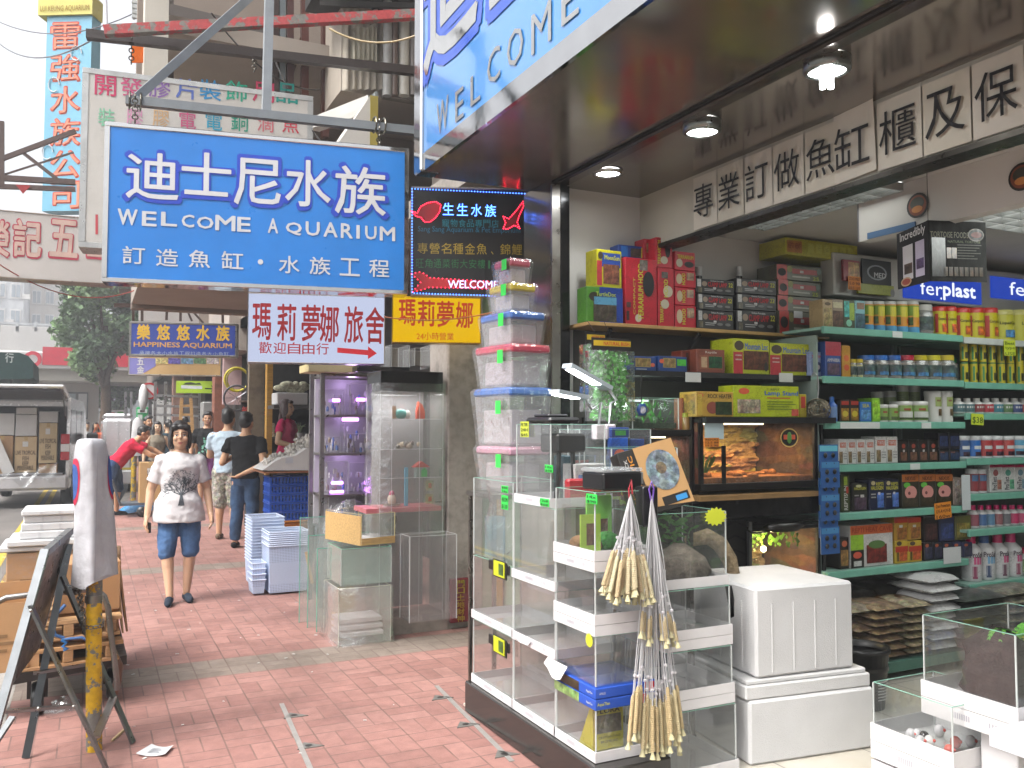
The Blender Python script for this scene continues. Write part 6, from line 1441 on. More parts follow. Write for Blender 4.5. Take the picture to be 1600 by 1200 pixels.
g=G('b0aca8','metal');a,b=P(492,820,Y=8.1),P(499,560,Y=8.1);g.box((a.x,8.02,0),(b.x,8.1,3.3));tag(g.build("steel_post"), "slim steel post left of the purple lit rack", "post")
# ------------------------------------------------------------------ tank stacks at the shop corner
g=G('2b2927','gloss');g.box((1.865,3.02,0),(2.22,4.40,.165),.006);g.set('1f1e1d').box((1.858,3.015,.15),(2.22,4.405,.1651)) if 0 else None
tag(g.build("stone_plinth"), "dark polished stone plinth under the glass tank stacks", "plinth")
TG = "glass tanks stacked at the shop corner"
WT = 'e2dee0'
XA,XC=1.90,2.19
Ya,Yb,Yc,Yd=4.36,3.862,3.432,3.10
def T(label,x0,x1,y0,y1,z0,z1,tray=True,inner=None,dbl=False,th=.045,tint='e2f0ea'):
    return tank(label,x0,x1,y0,y1,z0,z1-z0,tint, '86b4a2', WT if tray else None, 'glass', "fish tank", TG,inner,0,th,dbl)
def bag_inside(t,hx,hy,z,h):
    g=G('e8eaec','wrap');rq=random.Random(3);g.ring([[V((-hx * .25+r_*math.cos(a)*rq.uniform(.7,1.2),hy * .5+r_*1.3*math.sin(a)*rq.uniform(.7,1.2),zz_)) for a in [k * .52 for k in range(12)]] for r_,zz_ in ((.03,z),(.075,z + .04),(.08,z + .15),(.06,z + .27),(.08,z + .36),(.10,z + .41))],False);g.build("bag_of_packing", t)
    g=G('6fa8bc','milky');g.box((-hx * .7,hy * .5,z),(-hx * .1,hy * .8,z + .2));g.build("blue_filter_pad", t)
T("farthest bottom tank of the street-side stack, on a white tray", XA,XC,Yb + .01,Ya,.168,.50)
T("farthest middle tank of the street-side stack, with a hanging lamp card", XA,XC,Yb + .01,Ya,.51,.845)
T("farthest top tank of the street-side stack, holding a plastic bag", XA,XC,Yb + .01,Ya,.85,1.265,False,bag_inside)
T("bottom tank of the middle street-side column, on a white tray", XA,XC,Yc + .01,Yb,.168,.50)
T("tank with torn white tray, second in the middle street-side column", XA,XC,Yc + .01,Yb,.505,.80)
T("tall tank with dark backing, third in the middle street-side column", XA,XC,Yc + .01,Yb,.805,1.17)
g=G('d8d6d6','card');rq=random.Random(4)
for s_,yy_,zz_ in ((1,Yb - .02,.53),(2,Yc + .06,.50)):
    pts=[(XA - .013 - .004*k % 3,yy_ - .045*k,zz_-rq.uniform(.01,.035)-(.03 if s_==2 and k>1 else 0)) for k in range(5)]
    g.raw([(XA - .013,yy_ - .045*k,zz_ + .004) for k in range(5)]+[(p[0] - .02*(s_-1),p[1],p[2]) for p in pts],[(k,k+1,k+6,k+5) for k in range(4)])
tag(g.build("torn_label_strip"), "torn flap of white card peeling off a tray", "torn card")
g=G('3a3430','matte');g.box((XC - .02,Yc + .15,.85),(XC - .012,Yb - .14,1.15));tag(g.build("dark_backing_card"), "dark brown backing card inside the tall tank", "card")
def flora(t,hx,hy,z,h):
    g=G('a8a018','film');g.raw([(-hx * .75,-hy * .5,z),(hx * .3,-hy * .5,z),(hx * .35,-hy * .42,z+h * .85),(-hx * .7,-hy * .42,z+h * .85),(-hx * .75,hy * .2,z),(hx * .3,hy * .2,z),(hx * .35,-hy * .3,z+h * .85),(-hx * .7,-hy * .3,z+h * .85)],[(0,1,2,3),(5,4,7,6),(0,3,7,4),(1,5,6,2)]);g.build("yellow_pack", t)
    g=G('5a5248','photo');g.quad(*[(lerp(-hx * .66,hx * .24,x),-hy * .51 + .016*q_ - .004,z+h * .85*q_) for x,q_ in ((0,.38),(1,.38),(1,.8),(0,.8))]);g.build("pack_picture", t)
    g=G('1e1c10','matte');f=lambda x,q_: (lerp(-hx * .7,hx * .3,x),-hy * .512 + .016*q_ - .005,z+h * .85*q_)
    g.text('FLORA', f(.1,.84),V(f(.9,.84))-V(f(.1,.84)),(0,0,h * .09),.03);g.text('CRYPTANTHUS', f(.12,.26),V(f(.88,.26))-V(f(.12,.26)),(0,0,h * .045),.01);g.text('BROMELIAD', f(.2,.16),V(f(.8,.16))-V(f(.2,.16)),(0,0,h * .045),.01);g.build("pack_lettering", t)
T("nearest corner tank at the bottom, holding a yellow bark pack", XA,XC,Yd,Yc,.168,.375,True,flora)
t=thing("tray_lid_box", "blue and red printed flat box pair between the nearest corner tanks", "box", ((XA+XC)/2,(Yd+Yc)/2,.378),0);hx,hy=(XC-XA)/2 + .008,(Yc-Yd)/2 + .008
for k in range(2):
    z=k * .046;g=G('1f4aa8','card');g.box((-hx,-hy,z),(hx,hy,z + .043),.003);g.build("carton", t)
    g=G('c82a2c','card');y=-hy - .001;x0=.05 + .04*k
    g.quad((x0,y,z + .002),(x0 + .05,y,z + .002),(x0 + .05,y,z + .041),(x0,y,z + .041));g.set('d8dae0').quad((x0 + .052,y,z + .002),(x0 + .09,y,z + .002),(x0 + .09,y,z + .041),(x0 + .052,y,z + .041))
    g.set('c8cc40').text('AquaTlan', (-hx + .01,y,z + .014),(.06,0,0),(0,0,.016),.01) if k==0 else g.set('d8d8e0').text('ANUS', (-hx + .02,y,z + .016),(.03,0,0),(0,0,.01))
    g.set('d4d8e0').text('AquaTlan', (-hx - .001,-hy + .07,z + .014),(0,-.05,0),(0,0,.012),.01)
    g.build("print", t);g=G(['7a9a5a', '3a3020'][k], 'photo');g.quad((-hx - .001,hy * .98,z + .002),(-hx - .001,-hy * .25,z + .002),(-hx - .001,-hy * .25,z + .041),(-hx - .001,hy * .98,z + .041));g.build("picture", t)
T("nearest corner tank above the blue printed boxes", XA,XC,Yd,Yc,.47,.675,False)
def reptile(t,hx,hy,z,h):
    rq=random.Random(5)
    for i,(x,y,c,s) in enumerate(((-.5,.5, '8a6a4c', .05),(-.2,.2, '7a5a40', .04),(.4,.4, '3f8a3c', .06))): g=G(c, 'bark');g.ell((hx*x,hy*y,z+s * .6),(s,s * .8,s * .7),12,8);g.build("ornament_rock", t)
    g=G('6fb848','card');g.box((-hx * .2,hy * .55,z),(hx * .7,hy * .62,z+h * .72));g.set('98c83c').box((-hx * .8,-hy * .0,z),(-hx * .1,hy * .05,z+h * .5));g.build("green_card", t)
    g=G('5a4030','photo');g.box((hx * .1,hy * .54,z + .02),(hx * .55,hy * .549,z+h * .4));g.box((-hx * .6,-hy * .01,z + .03),(-hx * .3,-hy * .001,z+h * .38));g.build("card_picture", t)
    g=G('7a4a38','bark');g.box((hx * .0,hy * .2,z+h * .76),(hx * .75,hy * .6,z+h * .9),.01);g.build("brick_hide", t)
T("nearest corner tank third up, empty above a doubled white tray", XA,XC,Yd,Yc,.68,.938,True,None,True)
T("nearest corner tank at the top, holding green cards and small rocks", XA,XC,Yd,Yc,.942,1.27,True,reptile,True)
# second row of tanks facing the viewer to the right
XD0,XD1=2.27,2.62
def gravelbag(t,hx,hy,z,h):
    g=G('6a6258','bark');g.lathe([(.12,z),(.15,z + .04),(.12,z + .1),(.03,z + .16)],(hx * .3,0,0),14);g.build("dark_stone", t)
    g=G('7a6a50','bark');g.tube([(hx * .1,hy * .4,z),(hx * .5,hy * .5,z + .12),(hx * .95,hy * .3,z + .02)],.035,10);g.build("woven_vine", t)
    g=G('4a7a3c','leaf');rq=random.Random(3)
    for k in range(70): p=V((rq.uniform(.1,.9)*hx,rq.uniform(.2,.8)*hy,z+rq.uniform(.12,.28)));a=rq.random()*6;d=V((math.cos(a),math.sin(a),.4)) * .03;g.raw([p,p+d+V((0,0,.008)),p+d*1.6,p+d-V((0,0,.008))],[(0,1,2,3)])
    g.build("plastic_plant", t)
    g=G('d8d8d8','card');g.box((-hx * .9,-hy * .8,z),(-hx * .55,-hy * .7,z + .07));g.build("white_label_card", t)
T("front right tank at the bottom of the stack behind the brushes", XD0,XD1 + .01,3.10,3.44,.02,.305)
T("front right tank second up behind the hanging brushes", XD0,XD1,3.11,3.44,.312,.56,True,None,True)
T("front right tank third up behind the hanging brushes", XD0,XD1,3.12,3.44,.567,.825,True,None,True)
T("front right tank on top, holding dark stones, vine and plastic plant", XD0 - .05,XD1,3.14,3.46,.83,1.16,True,gravelbag)
t=thing("tank_stand", "plain steel stand carrying the second row of tanks", "stand", (2.44,3.6,0));g=G('55534f','metal')
for z in (.02,.56,.82): g.box((2.24,3.47,z),(2.7,3.86,z + .02))
for x in (2.25,2.68):
    for y in (3.48,3.85): g.box((x - .012,y - .012,0),(x + .012,y + .012,1.2))
PW(g,"frame",t)
g=G('c4b8ac','card');g.box((2.204,3.46,.17),(2.212,4.38,1.15));g.build('added_pale_board', t,world=1)  # beige board added to brighten what shows through the tanks
# more tanks behind, with stock
def filt(t,hx,hy,z,h):
    g=G('1a1a1c','plastic');g.box((-hx * .5,-hy * .6,z+h * .62),(hx * .6,hy * .4,z+h * .86),.01);g.tube([(-hx * .3,-hy * .4,z+h * .7),(-hx * .4,-hy * .5,z+h * .3),(-hx * .35,-hy * .3,z + .02)],.012,8);g.tube([(hx * .2,-hy * .4,z+h * .7),(hx * .2,-hy * .5,z + .04)],.012,8);g.build("black_filter", t)
    g=G('c8182c','plastic');g.box((-hx * .2,-hy * .75,z),(hx * .8,-hy * .5,z+h * .3),.01);g.build("red_pack", t)
T("open tank on top of the middle column, holding a black filter and red pack", XA,XC,Yc + .05,Yb - .03,1.175,1.555,True,filt)
g=G('19191b','plastic');g.box((1.93,3.55,1.56),(2.1,3.8,1.59),.012);g.set('2a2a2e').box((1.95,3.6,1.591),(2.06,3.75,1.605),.006);tag(g.build("black_tank_lid"), "black plastic lid lying on the open filter tank", "lid")
T("wide glass tank behind the filter tank, clipped with two lamps", 2.21,2.64,3.75,3.95,1.16,1.53,False,filt)
T("clear tank of small boxes behind the corner filter box", 2.22,2.60,3.47,3.72,1.165,1.44,False,reptile)
for i,(x0,x1,y0,y1,z0,z1) in enumerate(((2.21,2.66,3.9,4.3,.2,.62),(2.21,2.66,3.9,4.3,.66,1.12))): T(["lower tank in the shadow behind the street-side stacks", "upper tank in the shadow behind the street-side stacks"][i],x0,x1,y0,y1,z0,z1)
# filter box, rock box, white box and price cards on top
def card(label,p,ax,wd,ht,col,words=None,wc='1a2a14', th=.002,cat="price card", shape=None,rot=0):
    # small price card; ax 'x' faces the viewer (normal -Y), 'y' faces the street (normal -X)
    t=thing("price_card", label,cat,p,0);g=G(col, 'card');ex=V((1,0,0)) if ax == 'x' else V((0,-1,0));nn=V((0,-1,0)) if ax == 'x' else V((-1,0,0));ez=V((0,0,1))
    ex,ez=ex*math.cos(rot)+ez*math.sin(rot),ez*math.cos(rot)-ex*math.sin(rot)
    if shape == 'star':
        n=15;A=[ex*(wd * .5*(1 if k % 2 else .78)*math.cos(k*math.pi/n))+ez*(ht * .5+ht * .5*(1 if k % 2 else .78)*math.sin(k*math.pi/n)) for k in range(2*n)]
    else: A=[-ex*wd/2,ex*wd/2,ex*wd/2+ez*ht,-ex*wd/2+ez*ht]
    n=len(A);g.raw([a+nn*th for a in A]+A,[tuple(range(n)),tuple(range(2*n-1,n-1,-1))]+[(i+n,(i+1) % n+n,(i+1) % n,i) for i in range(n)]);g.build("card", t)
    if words:
        g=G(wc, 'matte')
        for i,w_ in enumerate(words): g.text(w_,-ex*wd * .42+ez*ht*(1-(i + .9)/len(words))+nn*(th + .0008),ex*wd * .84,ez*(ht * .62/len(words)),.01)
        g.build("handwriting", t)
    return t
GR,YG,OR = '2fd84a', 'b4d82c', 'e8781c'
pX=lambda u,v: P(u,v,X=XA - .014)
pYc=lambda u,v: P(u,v,Y=Yd - .012)
for lbl,u,v,wpx,hpx,col,wd in (("green price card on the top farthest tank, upper one", 789,770,.075,.035,GR,['$88', '24x']),("green price card on the top farthest tank, lower and taller one", 789,796,.075,.07,GR,['45CM', '$120']),("green price card hanging on the tall dark-backed tank", 851,791,.085,.035,GR,['12x8', '$68']),
        ("green price card on the tray of the open filter tank", 858,738,.075,.034,GR,['10x', '$98']),("green price card on the top corner tank's street side", 925,787,.085,.04,GR,['14x', '$98'])): p=pX(u,v);card(lbl,p, 'y', wpx,hpx,col,wd)
card("yellow green price card on the open filter tank's left edge", pX(820,683)+V((.0,0,0)), 'y', .085,.075, 'c0d838', ['FILTER', '24H', '$45'])
card("lime starburst price card on the third corner tank", pX(921,1012), 'y', .06,.06, 'd0e02c', None,shape='star')
card("lime starburst price card on the front right top tank", P(1118,822,Y=3.125), 'x', .13,.085, 'd4e830', None,shape='star')
for i,(v,z) in enumerate(((893,.72),(1012,.40))):
    p=pX(783,v);t=thing("lamp_card", ["black hanging lamp clip with yellow card on the farthest middle tank", "black hanging lamp clip with yellow card on the farthest bottom tank"][i], "lamp card", p,0);g=G('151515','plastic');g.box((-.012,-.11,-.005),(-.001,.13,.045),.004);g.box((-.02,-.1,-.03),(-.0121,.09,.10) if 0 else (-.0121,.06,.06),.004);g.build("holder", t);g=G('b8c81c','card');g.box((-.024,-.085,-.02),(-.0205,.04,.055));g.build("card", t);g=G('3a5a28','photo');g.quad((-.0246,-.02,-.01),(-.0246,-.075,-.01),(-.0246,-.075,.045),(-.0246,-.02,.045));g.build("card_picture", t)
p=P(965,755,Y=3.2);t=thing("filter_box", "black hang-on filter with clear lid on the top corner tank's rim", "filter", (2.06,3.2,1.275),.12);g=G('141416','plastic');g.box((-.11,-.06,0),(.11,.09,.075),.008);g.box((-.05,-.05,-.1),(.02,.02,-.001),.006) if 0 else None;g.build("body", t);g=G('b8bec2','milky');g.box((-.112,-.062,.076),(.112,.092,.092),.004);g.build("clear_lid", t);g=G('8a8c8e','plastic');g.lathe([(.018,0),(.018,.05)],(.125,-.02,.02),12);g.build("knob", t)
g=G('17171a','plastic');g.box((2.12,3.07,1.12),(2.20,3.13,1.29),.006);tag(g.build("black_hook_bracket"), "black bracket on the tank rim from which the brushes hang", "bracket")
p=P(1020,793,Y=3.3);t=thing("rock_product_box", "leaning tan and black box picturing a grey magnetic rock", "product box", (2.36,3.22,1.17),-.12);g=G('1c1a18','card');g.M=Matrix.Rotation(math.radians(-16),4, 'X') @ Matrix.Rotation(math.radians(-14),4, 'Y')
W_,H_,D_=.30,.31,.08
g.box((-W_/2,0,0),(W_/2,D_,H_),.003);g.build("carton", t);M_=g.M.copy()
g=G('a98456','card');g.M=M_;y=-.002;g.quad((-W_ * .22,y,.03),(W_ * .49,y,.0),(W_ * .49,y,H_),(-W_ * .22,y,H_));g.set('1a1816').quad((-.01,y - .001,.02),(W_ * .44,y - .001,.02),(W_ * .44,y - .001,.06),(-.01,y - .001,.06));g.set('2f7fc0').quad((.06,y - .002,.025),(.12,y - .002,.025),(.12,y - .002,.05),(.06,y - .002,.05));g.build("print", t)
g=G('6f7c84','photo');g.M=M_;g.disc((.045,y - .0025,.18),(.085,0,0),(0,0,.095),24);g.set('5a5244').disc((.04,y - .004,.19),(.028,0,0),(0,0,.028),14);g.build("rock_picture", t)
g=G('d8822c','matte');g.M=M_;g.text('MAGNETIC', (-.085,y,.02),(0,0,.26),(-.022,0,0),.02);g.set('d8d4cc').text('FLOATING ROCK', (-.115,y,.02),(0,0,.25),(-.016,0,0),.0);g.set('d8822c').text('REPTILE', (-.135,y,.02),(0,0,.2),(-.014,0,0),.01);g.build("lettering", t)
def pbox(label,u0,u1,vt,Y,z0,dep,col,prints=(),name="product_box", cat="product box", group=None,rz=0,mat='print', hh=None,side=None):
    rz=rz or rnd.uniform(-.05,.05)
    a=P(u0,700,Y=Y);b=P(u1,700,Y=Y);z1=P((u0+u1)/2,vt,Y=Y).z if hh is None else z0+hh
    t=thing(name,label,cat,((a.x+b.x)/2,Y,z0),rz,group);w_,h=b.x-a.x - .004,z1-z0
    g=G(col,mat);g.box((-w_/2,0,0),(w_/2,dep,h),.003);g.build("carton", t)
    by={}
    for k,pr in enumerate(prints):
        ty=pr[0];y=-.0008 - .0005*k
        if ty == 't':
            _,s_,xa,za_,xb,zb_,c=pr[:7];g=by.setdefault('lettering', G());g.set(c, 'card');g.text(s_,(w_*(xa - .5),y,h*za_),(w_*(xb-xa),0,0),(0,0,h*(zb_-za_)),.02)
        elif ty == 'v':      # upright lettering running up the box
            _,s_,xa,za_,xb,zb_,c=pr[:7];g=by.setdefault('lettering', G());g.set(c, 'card');g.text(s_,(w_*(xb - .5),y,h*za_),(0,0,h*(zb_-za_)),(-w_*(xb-xa),0,0),.02)
        elif ty == 'e':
            _,xc,zc,rx,rz_,c=pr[:6];g=by.setdefault('emblem', G());g.set(c,pr[6] if len(pr)>6 else 'card');g.disc((w_*(xc - .5),y,h*zc),(w_*rx,0,0),(0,0,h*rz_))
        else:
            _,xa,za_,xb,zb_,c=pr[:6];g=by.setdefault('picture' if ty == 'p' else 'printed_panel', G());g.set(c, 'photo' if ty == 'p' else 'print');g.quad((w_*(xa - .5),y,h*za_),(w_*(xb - .5),y,h*za_),(w_*(xb - .5),y,h*zb_),(w_*(xa - .5),y,h*zb_))
    if side: g=by.setdefault('printed_side', G());g.set(side, 'photo');[g.quad((s_*(w_/2 + .0006),dep*(.1 if s_>0 else .9),h * .1),(s_*(w_/2 + .0006),dep*(.9 if s_>0 else .1),h * .1),(s_*(w_/2 + .0006),dep*(.9 if s_>0 else .1),h * .9),(s_*(w_/2 + .0006),dep*(.1 if s_>0 else .9),h * .9)) for s_ in (-1,1)]
    for nm,g in by.items(): g.build(nm,t)
    return t
def lathed(label,u,vt,Y,z0,r,parts,name="product_tub", cat="tub", group=None,picture=None,words=None,wc='ffffff', nn=18):
    x=P(u,700,Y=Y).x;H_=P(u,vt,Y=Y).z-z0
    t=thing(name,label,cat,(x,Y+r,z0),rnd.uniform(-.25,.25),group)
    for nm,prof,col,mat in parts:
        g=G(col,mat);g.lathe([(r*a,H_*b) for a,b in prof],n=nn);g.build(nm,t)
    if picture:
        for col,za_,zb_,a0,a1,mat in picture:
            g=G(col,mat);n=6;R_=r*1.012;pt=lambda i,z: (R_*math.sin(lerp(a0,a1,i/n)),-R_*math.cos(lerp(a0,a1,i/n)),H_*z)
            g.raw([pt(i,z) for z in (za_,zb_) for i in range(n+1)],[(i,i+1,n+2+i,n+1+i) for i in range(n)]);g.build("label_print", t)
    if words:
        g=G(wc, 'card');vs,fs=glyph(words,.02);R_=r*1.02
        g.raw([(R_*math.sin(lerp(-.8,.8,x_)),-R_*math.cos(lerp(-.8,.8,x_)),H_*lerp(words_z[0],words_z[1],y_)) for x_,y_ in vs],fs);g.build("lettering", t)
    return t
words_z=(.5,.62)
pbox("small white box with a picture beside the filter tank", 898,948,725,3.55,1.165,.12, 'd4d2d0', [('p', .1,.3,.45,.75, '5a78a8')])
pbox("dark teal blister box stacked in the tank with lamps", 880,930,712,3.8,1.175,.1, '1c3a44', [('t', 'Pet', .2,.1,.7,.35, 'd8d4cc'),('p', .3,.4,.8,.9, 'a8443c')])
pbox("blue tall product box with red fish emblem behind the rock box", 955,982,684,3.75,1.165,.2, '2450a4', [('e', .5,.72,.35,.1, 'd8502c'),('r', .12,.38,.88,.54, '5ad04a'),('t', 'NATURAL', .15,.25,.85,.3, 'dfe4ec'),('p', .1,.02,.9,.2, 'a8845a')],side='3a5a9a')
pbox("blue product box picturing a lit bulb, behind the rock box", 984,1008,686,3.78,1.165,.2, '21418a', [('p', .1,.1,.9,.8, '4a6ad0'),('e', .5,.55,.25,.12, '7ab4e8')])
pbox("small blue and green product box atop the tall blue one", 955,984,668,3.76,P(968,684,Y=3.76).z + .002,.14, '1f3a80', [('r', .2,.2,.8,.7, '4aa84a')])
# brushes hanging from wires
BG = "bottle brushes hanging at the shop corner"
def brush(label,top,tip,L,r,seed,col='cbb98a'):
    top,tip=V(top),V(tip);d=(tip-top).normalized();st=tip-d*L
    t=thing("bottle_brush", label, "brush", tip,0,BG);rq=random.Random(seed)
    g=G('b8b8bc','plastic');mid=top.lerp(st,.5)+V((rq.uniform(-.008,.008),rq.uniform(-.008,.008),0));g.tube([top-tip,mid-tip,st-tip],.0022,5);g.build("wire_handle", t)
    g=G(col, 'fabric');n=max(10,int(L / .0045));rg_=[];u=d.orthogonal().normalized();w_=d.cross(u)
    for k in range(n): c=st.lerp(tip-d * .02,k/(n-1))-tip;rr_=r*(1. if k % 2 else .9)*(.6 + .4*min(1,k/3));rg_.append([c+(u*math.cos(a)+w_*math.sin(a))*rr_*rq.uniform(.9,1.08) for a in [i*2*math.pi/9 for i in range(9)]])
    g.ring(rg_,True,False);g.build("bristles", t)
    g=G('c8b790','fabric');rg_=[[(tip-d*(.02 - .03*k))-tip+(u*math.cos(a)+w_*math.sin(a))*(.003 + .010*k) for a in [i * .785 for i in range(8)]] for k in range(2)];g.ring(rg_,True,False);g.build("tuft", t)
    g=G('e2dce4','plastic');c=st-d*rq.uniform(.03,.09)-tip;g.box(c-V((.006,.004,.005)),c+V((.006,.004,.005)),.001);g.build("white_tag", t)
hook=P(985,772,Y=3.06);hk2=P(1018,775,Y=3.06)
rq=random.Random(21)
for k in range(40):
    a=rq.uniform(0,6.28);d=rq.random() ** .5;p=P(978+46*d*math.cos(a),930+14*rq.uniform(-1,1),Y=3.02 + .06*math.sin(a)*d)
    brush("thick cream bristled brush in the upper bundle by the top corner tank", hook,p,.17,.0095,k,['bba98a', 'b09d7c', 'c4b394'][k % 3])
for k in range(16):
    p=P(rq.uniform(995,1062),1000+rq.uniform(-8,10),Y=3.02+rq.uniform(-.03,.03));brush("slim cream brush in the middle bundle below the upper bundle", hk2,p,.10,.007,50+k, 'a8997a')
for k in range(26):
    p=P(lerp(985,1066,(k % 13)/12)+rq.uniform(-4,4),1160+rq.uniform(-16,14)+10*math.sin((k % 13)/12*3.1),Y=3.0+rq.uniform(-.03,.03));brush("long cream brush in the lowest bundle near the floor", hk2,p,.20,.0085,80+k,['b3a07a', 'bba985'][k % 2])
g=G('6a4aa0','plastic');g.tube([hk2+V((0,0,-.03)),hk2+V((-.012,0,.03)),hk2+V((0,0,.06)),hk2+V((.012,0,.03)),hk2+V((.004,0,-.03))],.004,6);tag(g.build("purple_tie"), "purple plastic loop holding the long brushes", "tie")
g=G('a02a34','plastic');g.tube([hook+V((0,0,-.06)),hook+V((-.008,0,.02)),hook+V((.004,0,.06)),hook+V((.01,0,0))],.004,6);tag(g.build("red_tie"), "dark red plastic loop holding the upper brush bundle", "tie")
# clip lamps
def clip_lamp(label,u0,v0,u1,v1,ub,vb,Y):
    t=thing("clip_lamp", label, "lamp", P(ub,vb,Y=Y));h0,h1=P(u0,v0,Y=Y - .05),P(u1,v1,Y=Y + .02);g=G('aab4c4','plastic');g.bar(h0,h1,.07,.022);PW(g,"head",t)
    g=G('eaf2ff','glow20');d=(h1-h0).normalized();g.bar(h0.lerp(h1,.06)+V((0,0,-.0135)),h0.lerp(h1,.72)+V((0,0,-.0135)),.055,.003);PW(g,"led_strip",t)
    g=G('b0b4b4','metal');c=P(ub,vb,Y=Y);g.tube([h1,h1+V((.05,0,-.06)),c+V((.01,0,.14)),c+V((0,0,.02))],.008,8);PW(g,"gooseneck",t)
    g=G('c4b0b4','plastic');g.box(c+V((-.03,-.02,-.05)),c+V((.03,.03,.03)),.006);PW(g,"clamp",t)
    l=bpy.data.lights.new("clip_lamp_light", 'SPOT');l.energy,l.spot_size,l.spot_blend,l.shadow_soft_size=3.0,2.2,.5,.04;o=bpy.data.objects.new("clip_lamp_light", l);COL.objects.link(o);o.location=h0.lerp(h1,.4)+V((0,0,-.03))
clip_lamp("white clip-on tank lamp with flat head, lower left of two", 866,612,912,621,936,672,3.74)
clip_lamp("white clip-on tank lamp with flat head, upper right of two", 886,571,950,607,952,672,3.8)
# plastic storage boxes stacked outside the shop
BX=2.235;YB=4.56
t0=None
lids=[(1.33,.26,.27,.40, 'c88a9c'),(1.56,.26,.29,.44, '2f6ac0') if 0 else (1.58,.32,.29,.43, '2f68c0'),(1.90,.30,.27,.40, 'c82848'),(2.185,.24,.235,.36, '2f68c0'),(2.39,.19,.17,.26, 'e0b020'),(2.555,.14,.14,.2, 'c84a60')]
zz=1.17
hts=(.26,.34,.245,.195,.165,.155)
names_=["bottom storage box with pink lid in the wrapped tower", "storage box with blue lid above the pink one, widest in the tower", "storage box with red lid in the middle of the tower", "storage box with blue lid under the yellow lidded one", "small storage box with yellow lid near the tower's top", "smallest storage box with rosy lid on top of the tower"]
for i,(h,nm) in enumerate(zip(hts,names_)):
    _,_,hw,hd,lc=lids[i];t=thing("storage_box", nm, "storage box", (BX+(.01 if i % 2 else -.005),YB + .03*(i % 2),zz),.10+rnd.uniform(-.04,.04), "plastic storage boxes stacked beside the pillar");hw,hd=hw/2,hd/2;m=C('d6d2d8')
    g=G('d2cdd4','milky');q_=.84;bt=[(-hw*q_,-hd*q_,0),(hw*q_,-hd*q_,0),(hw*q_,hd*q_,0),(-hw*q_,hd*q_,0)];tp=[(-hw * .96,-hd * .96,h - .049),(hw * .96,-hd * .96,h - .049),(hw * .96,hd * .96,h - .049),(-hw * .96,hd * .96,h - .049)]
    g.raw(bt+tp,[(3,2,1,0),(0,1,5,4),(1,2,6,5),(2,3,7,6),(3,0,4,7)]);g.build("tub", t)
    g=G(lc, 'plastic');g.box((-hw,-hd,h - .048),(hw,hd,h - .004),.010);g.box((-hw * .9,-hd * .9,h - .005),(hw * .9,hd * .9,h - .001));g.build("lid", t)
    g=G(['c8b4b8', 'cfc0c4', 'b8a8b0'][i % 3], 'film');g.box((-hw * .74,-hd * .74,.01),(hw * .74,hd * .74,h * .62),.01);g.build("packed_contents", t)
    g=G('f0f0f2','wrap');e=.012;g.ring([[(x*s,y*s,z) for x,y in ((-hw-e,-hd-e),(0,-hd-e * .6),(hw+e,-hd-e),(hw+e * .6,0),(hw+e,hd+e),(0,hd+e * .7),(-hw-e,hd+e),(-hw-e * .5,0))] for z,s in ((.0,.86),(h * .35,.9),(h * .7,.97),(h - .02,1.0),(h + .0,.93))],False,False);g.build("film_wrap", t)
    p=V((BX-hw * .93,YB-hd * .55,zz+h * .62));
    g=G('35d84c','card');a=V((-hw*1.06-e,-hd * .55,h * .55));g.box(a+V((-.002,-.028,0)),a+V((.0,.028,min(.075,h * .4))));g.build("green_price_tag", t)
    zz += h
tank("support tank under the storage box tower", 2.06,2.38,3.90,4.34,.86,.325, 'e2f0ea', 'a9c8bc', WT, 'glass', "fish tank") if 0 else None
g=G('8a8680','metal');g.box((2.02,4.38,1.14),(2.4,4.75,1.165))
for x in (2.03,2.37):
    for y in (4.39,4.72): g.box((x,y,0),(x + .02,y + .02,1.139))
tag(g.build("steel_stand"), "slim steel stand under the storage box tower", "stand")
# ------------------------------------------------------------------ styrofoam boxes on the tiled floor
def foam(label,u0,v0,u1,v1,Y0,dep,z0,z1,rz,ribs):
    t=thing("foam_box", label, "foam box", (Y0[0],Y0[1],z0),rz, "white foam boxes on the tiled floor");w_=u1;h=z1-z0
    g=G('d9d9da','styrofoam');g.box((-w_/2,0,0),(w_/2,dep,h),.012)
    if ribs:
        for k in range(4): x=lerp(-w_/2,w_/2,(k + .7)/4.6);g.box((x,-.003,.02),(x + .010,.002,h * .82),.003)
        for k in range(3): y=dep*(k + .6)/3.2;g.box((-w_/2 - .003,y,.02),(-w_/2 + .002,y + .010,h * .82),.003)
    g.build("box_body", t)
    return t
foam("large lower white foam box on the tiled floor", 0,0,.70,0,(3.06,3.06),.66,.012,.30,-.12,False)
t=thing("foam_cover", "white foam lid on the large lower foam box", "foam lid", (3.05,3.07,.302),-.12);g=G('dcdcdc','styrofoam');g.box((-.349,.0,0),(.349,.66,.062),.006);g.box((-.335,.012,.062),(.335,.648,.085),.006);g.build("lid", t)
foam("upper white foam box with ribbed sides on the lower one", 0,0,.56,0,(3.05,3.09),.56,.39,.80,-.10,True)
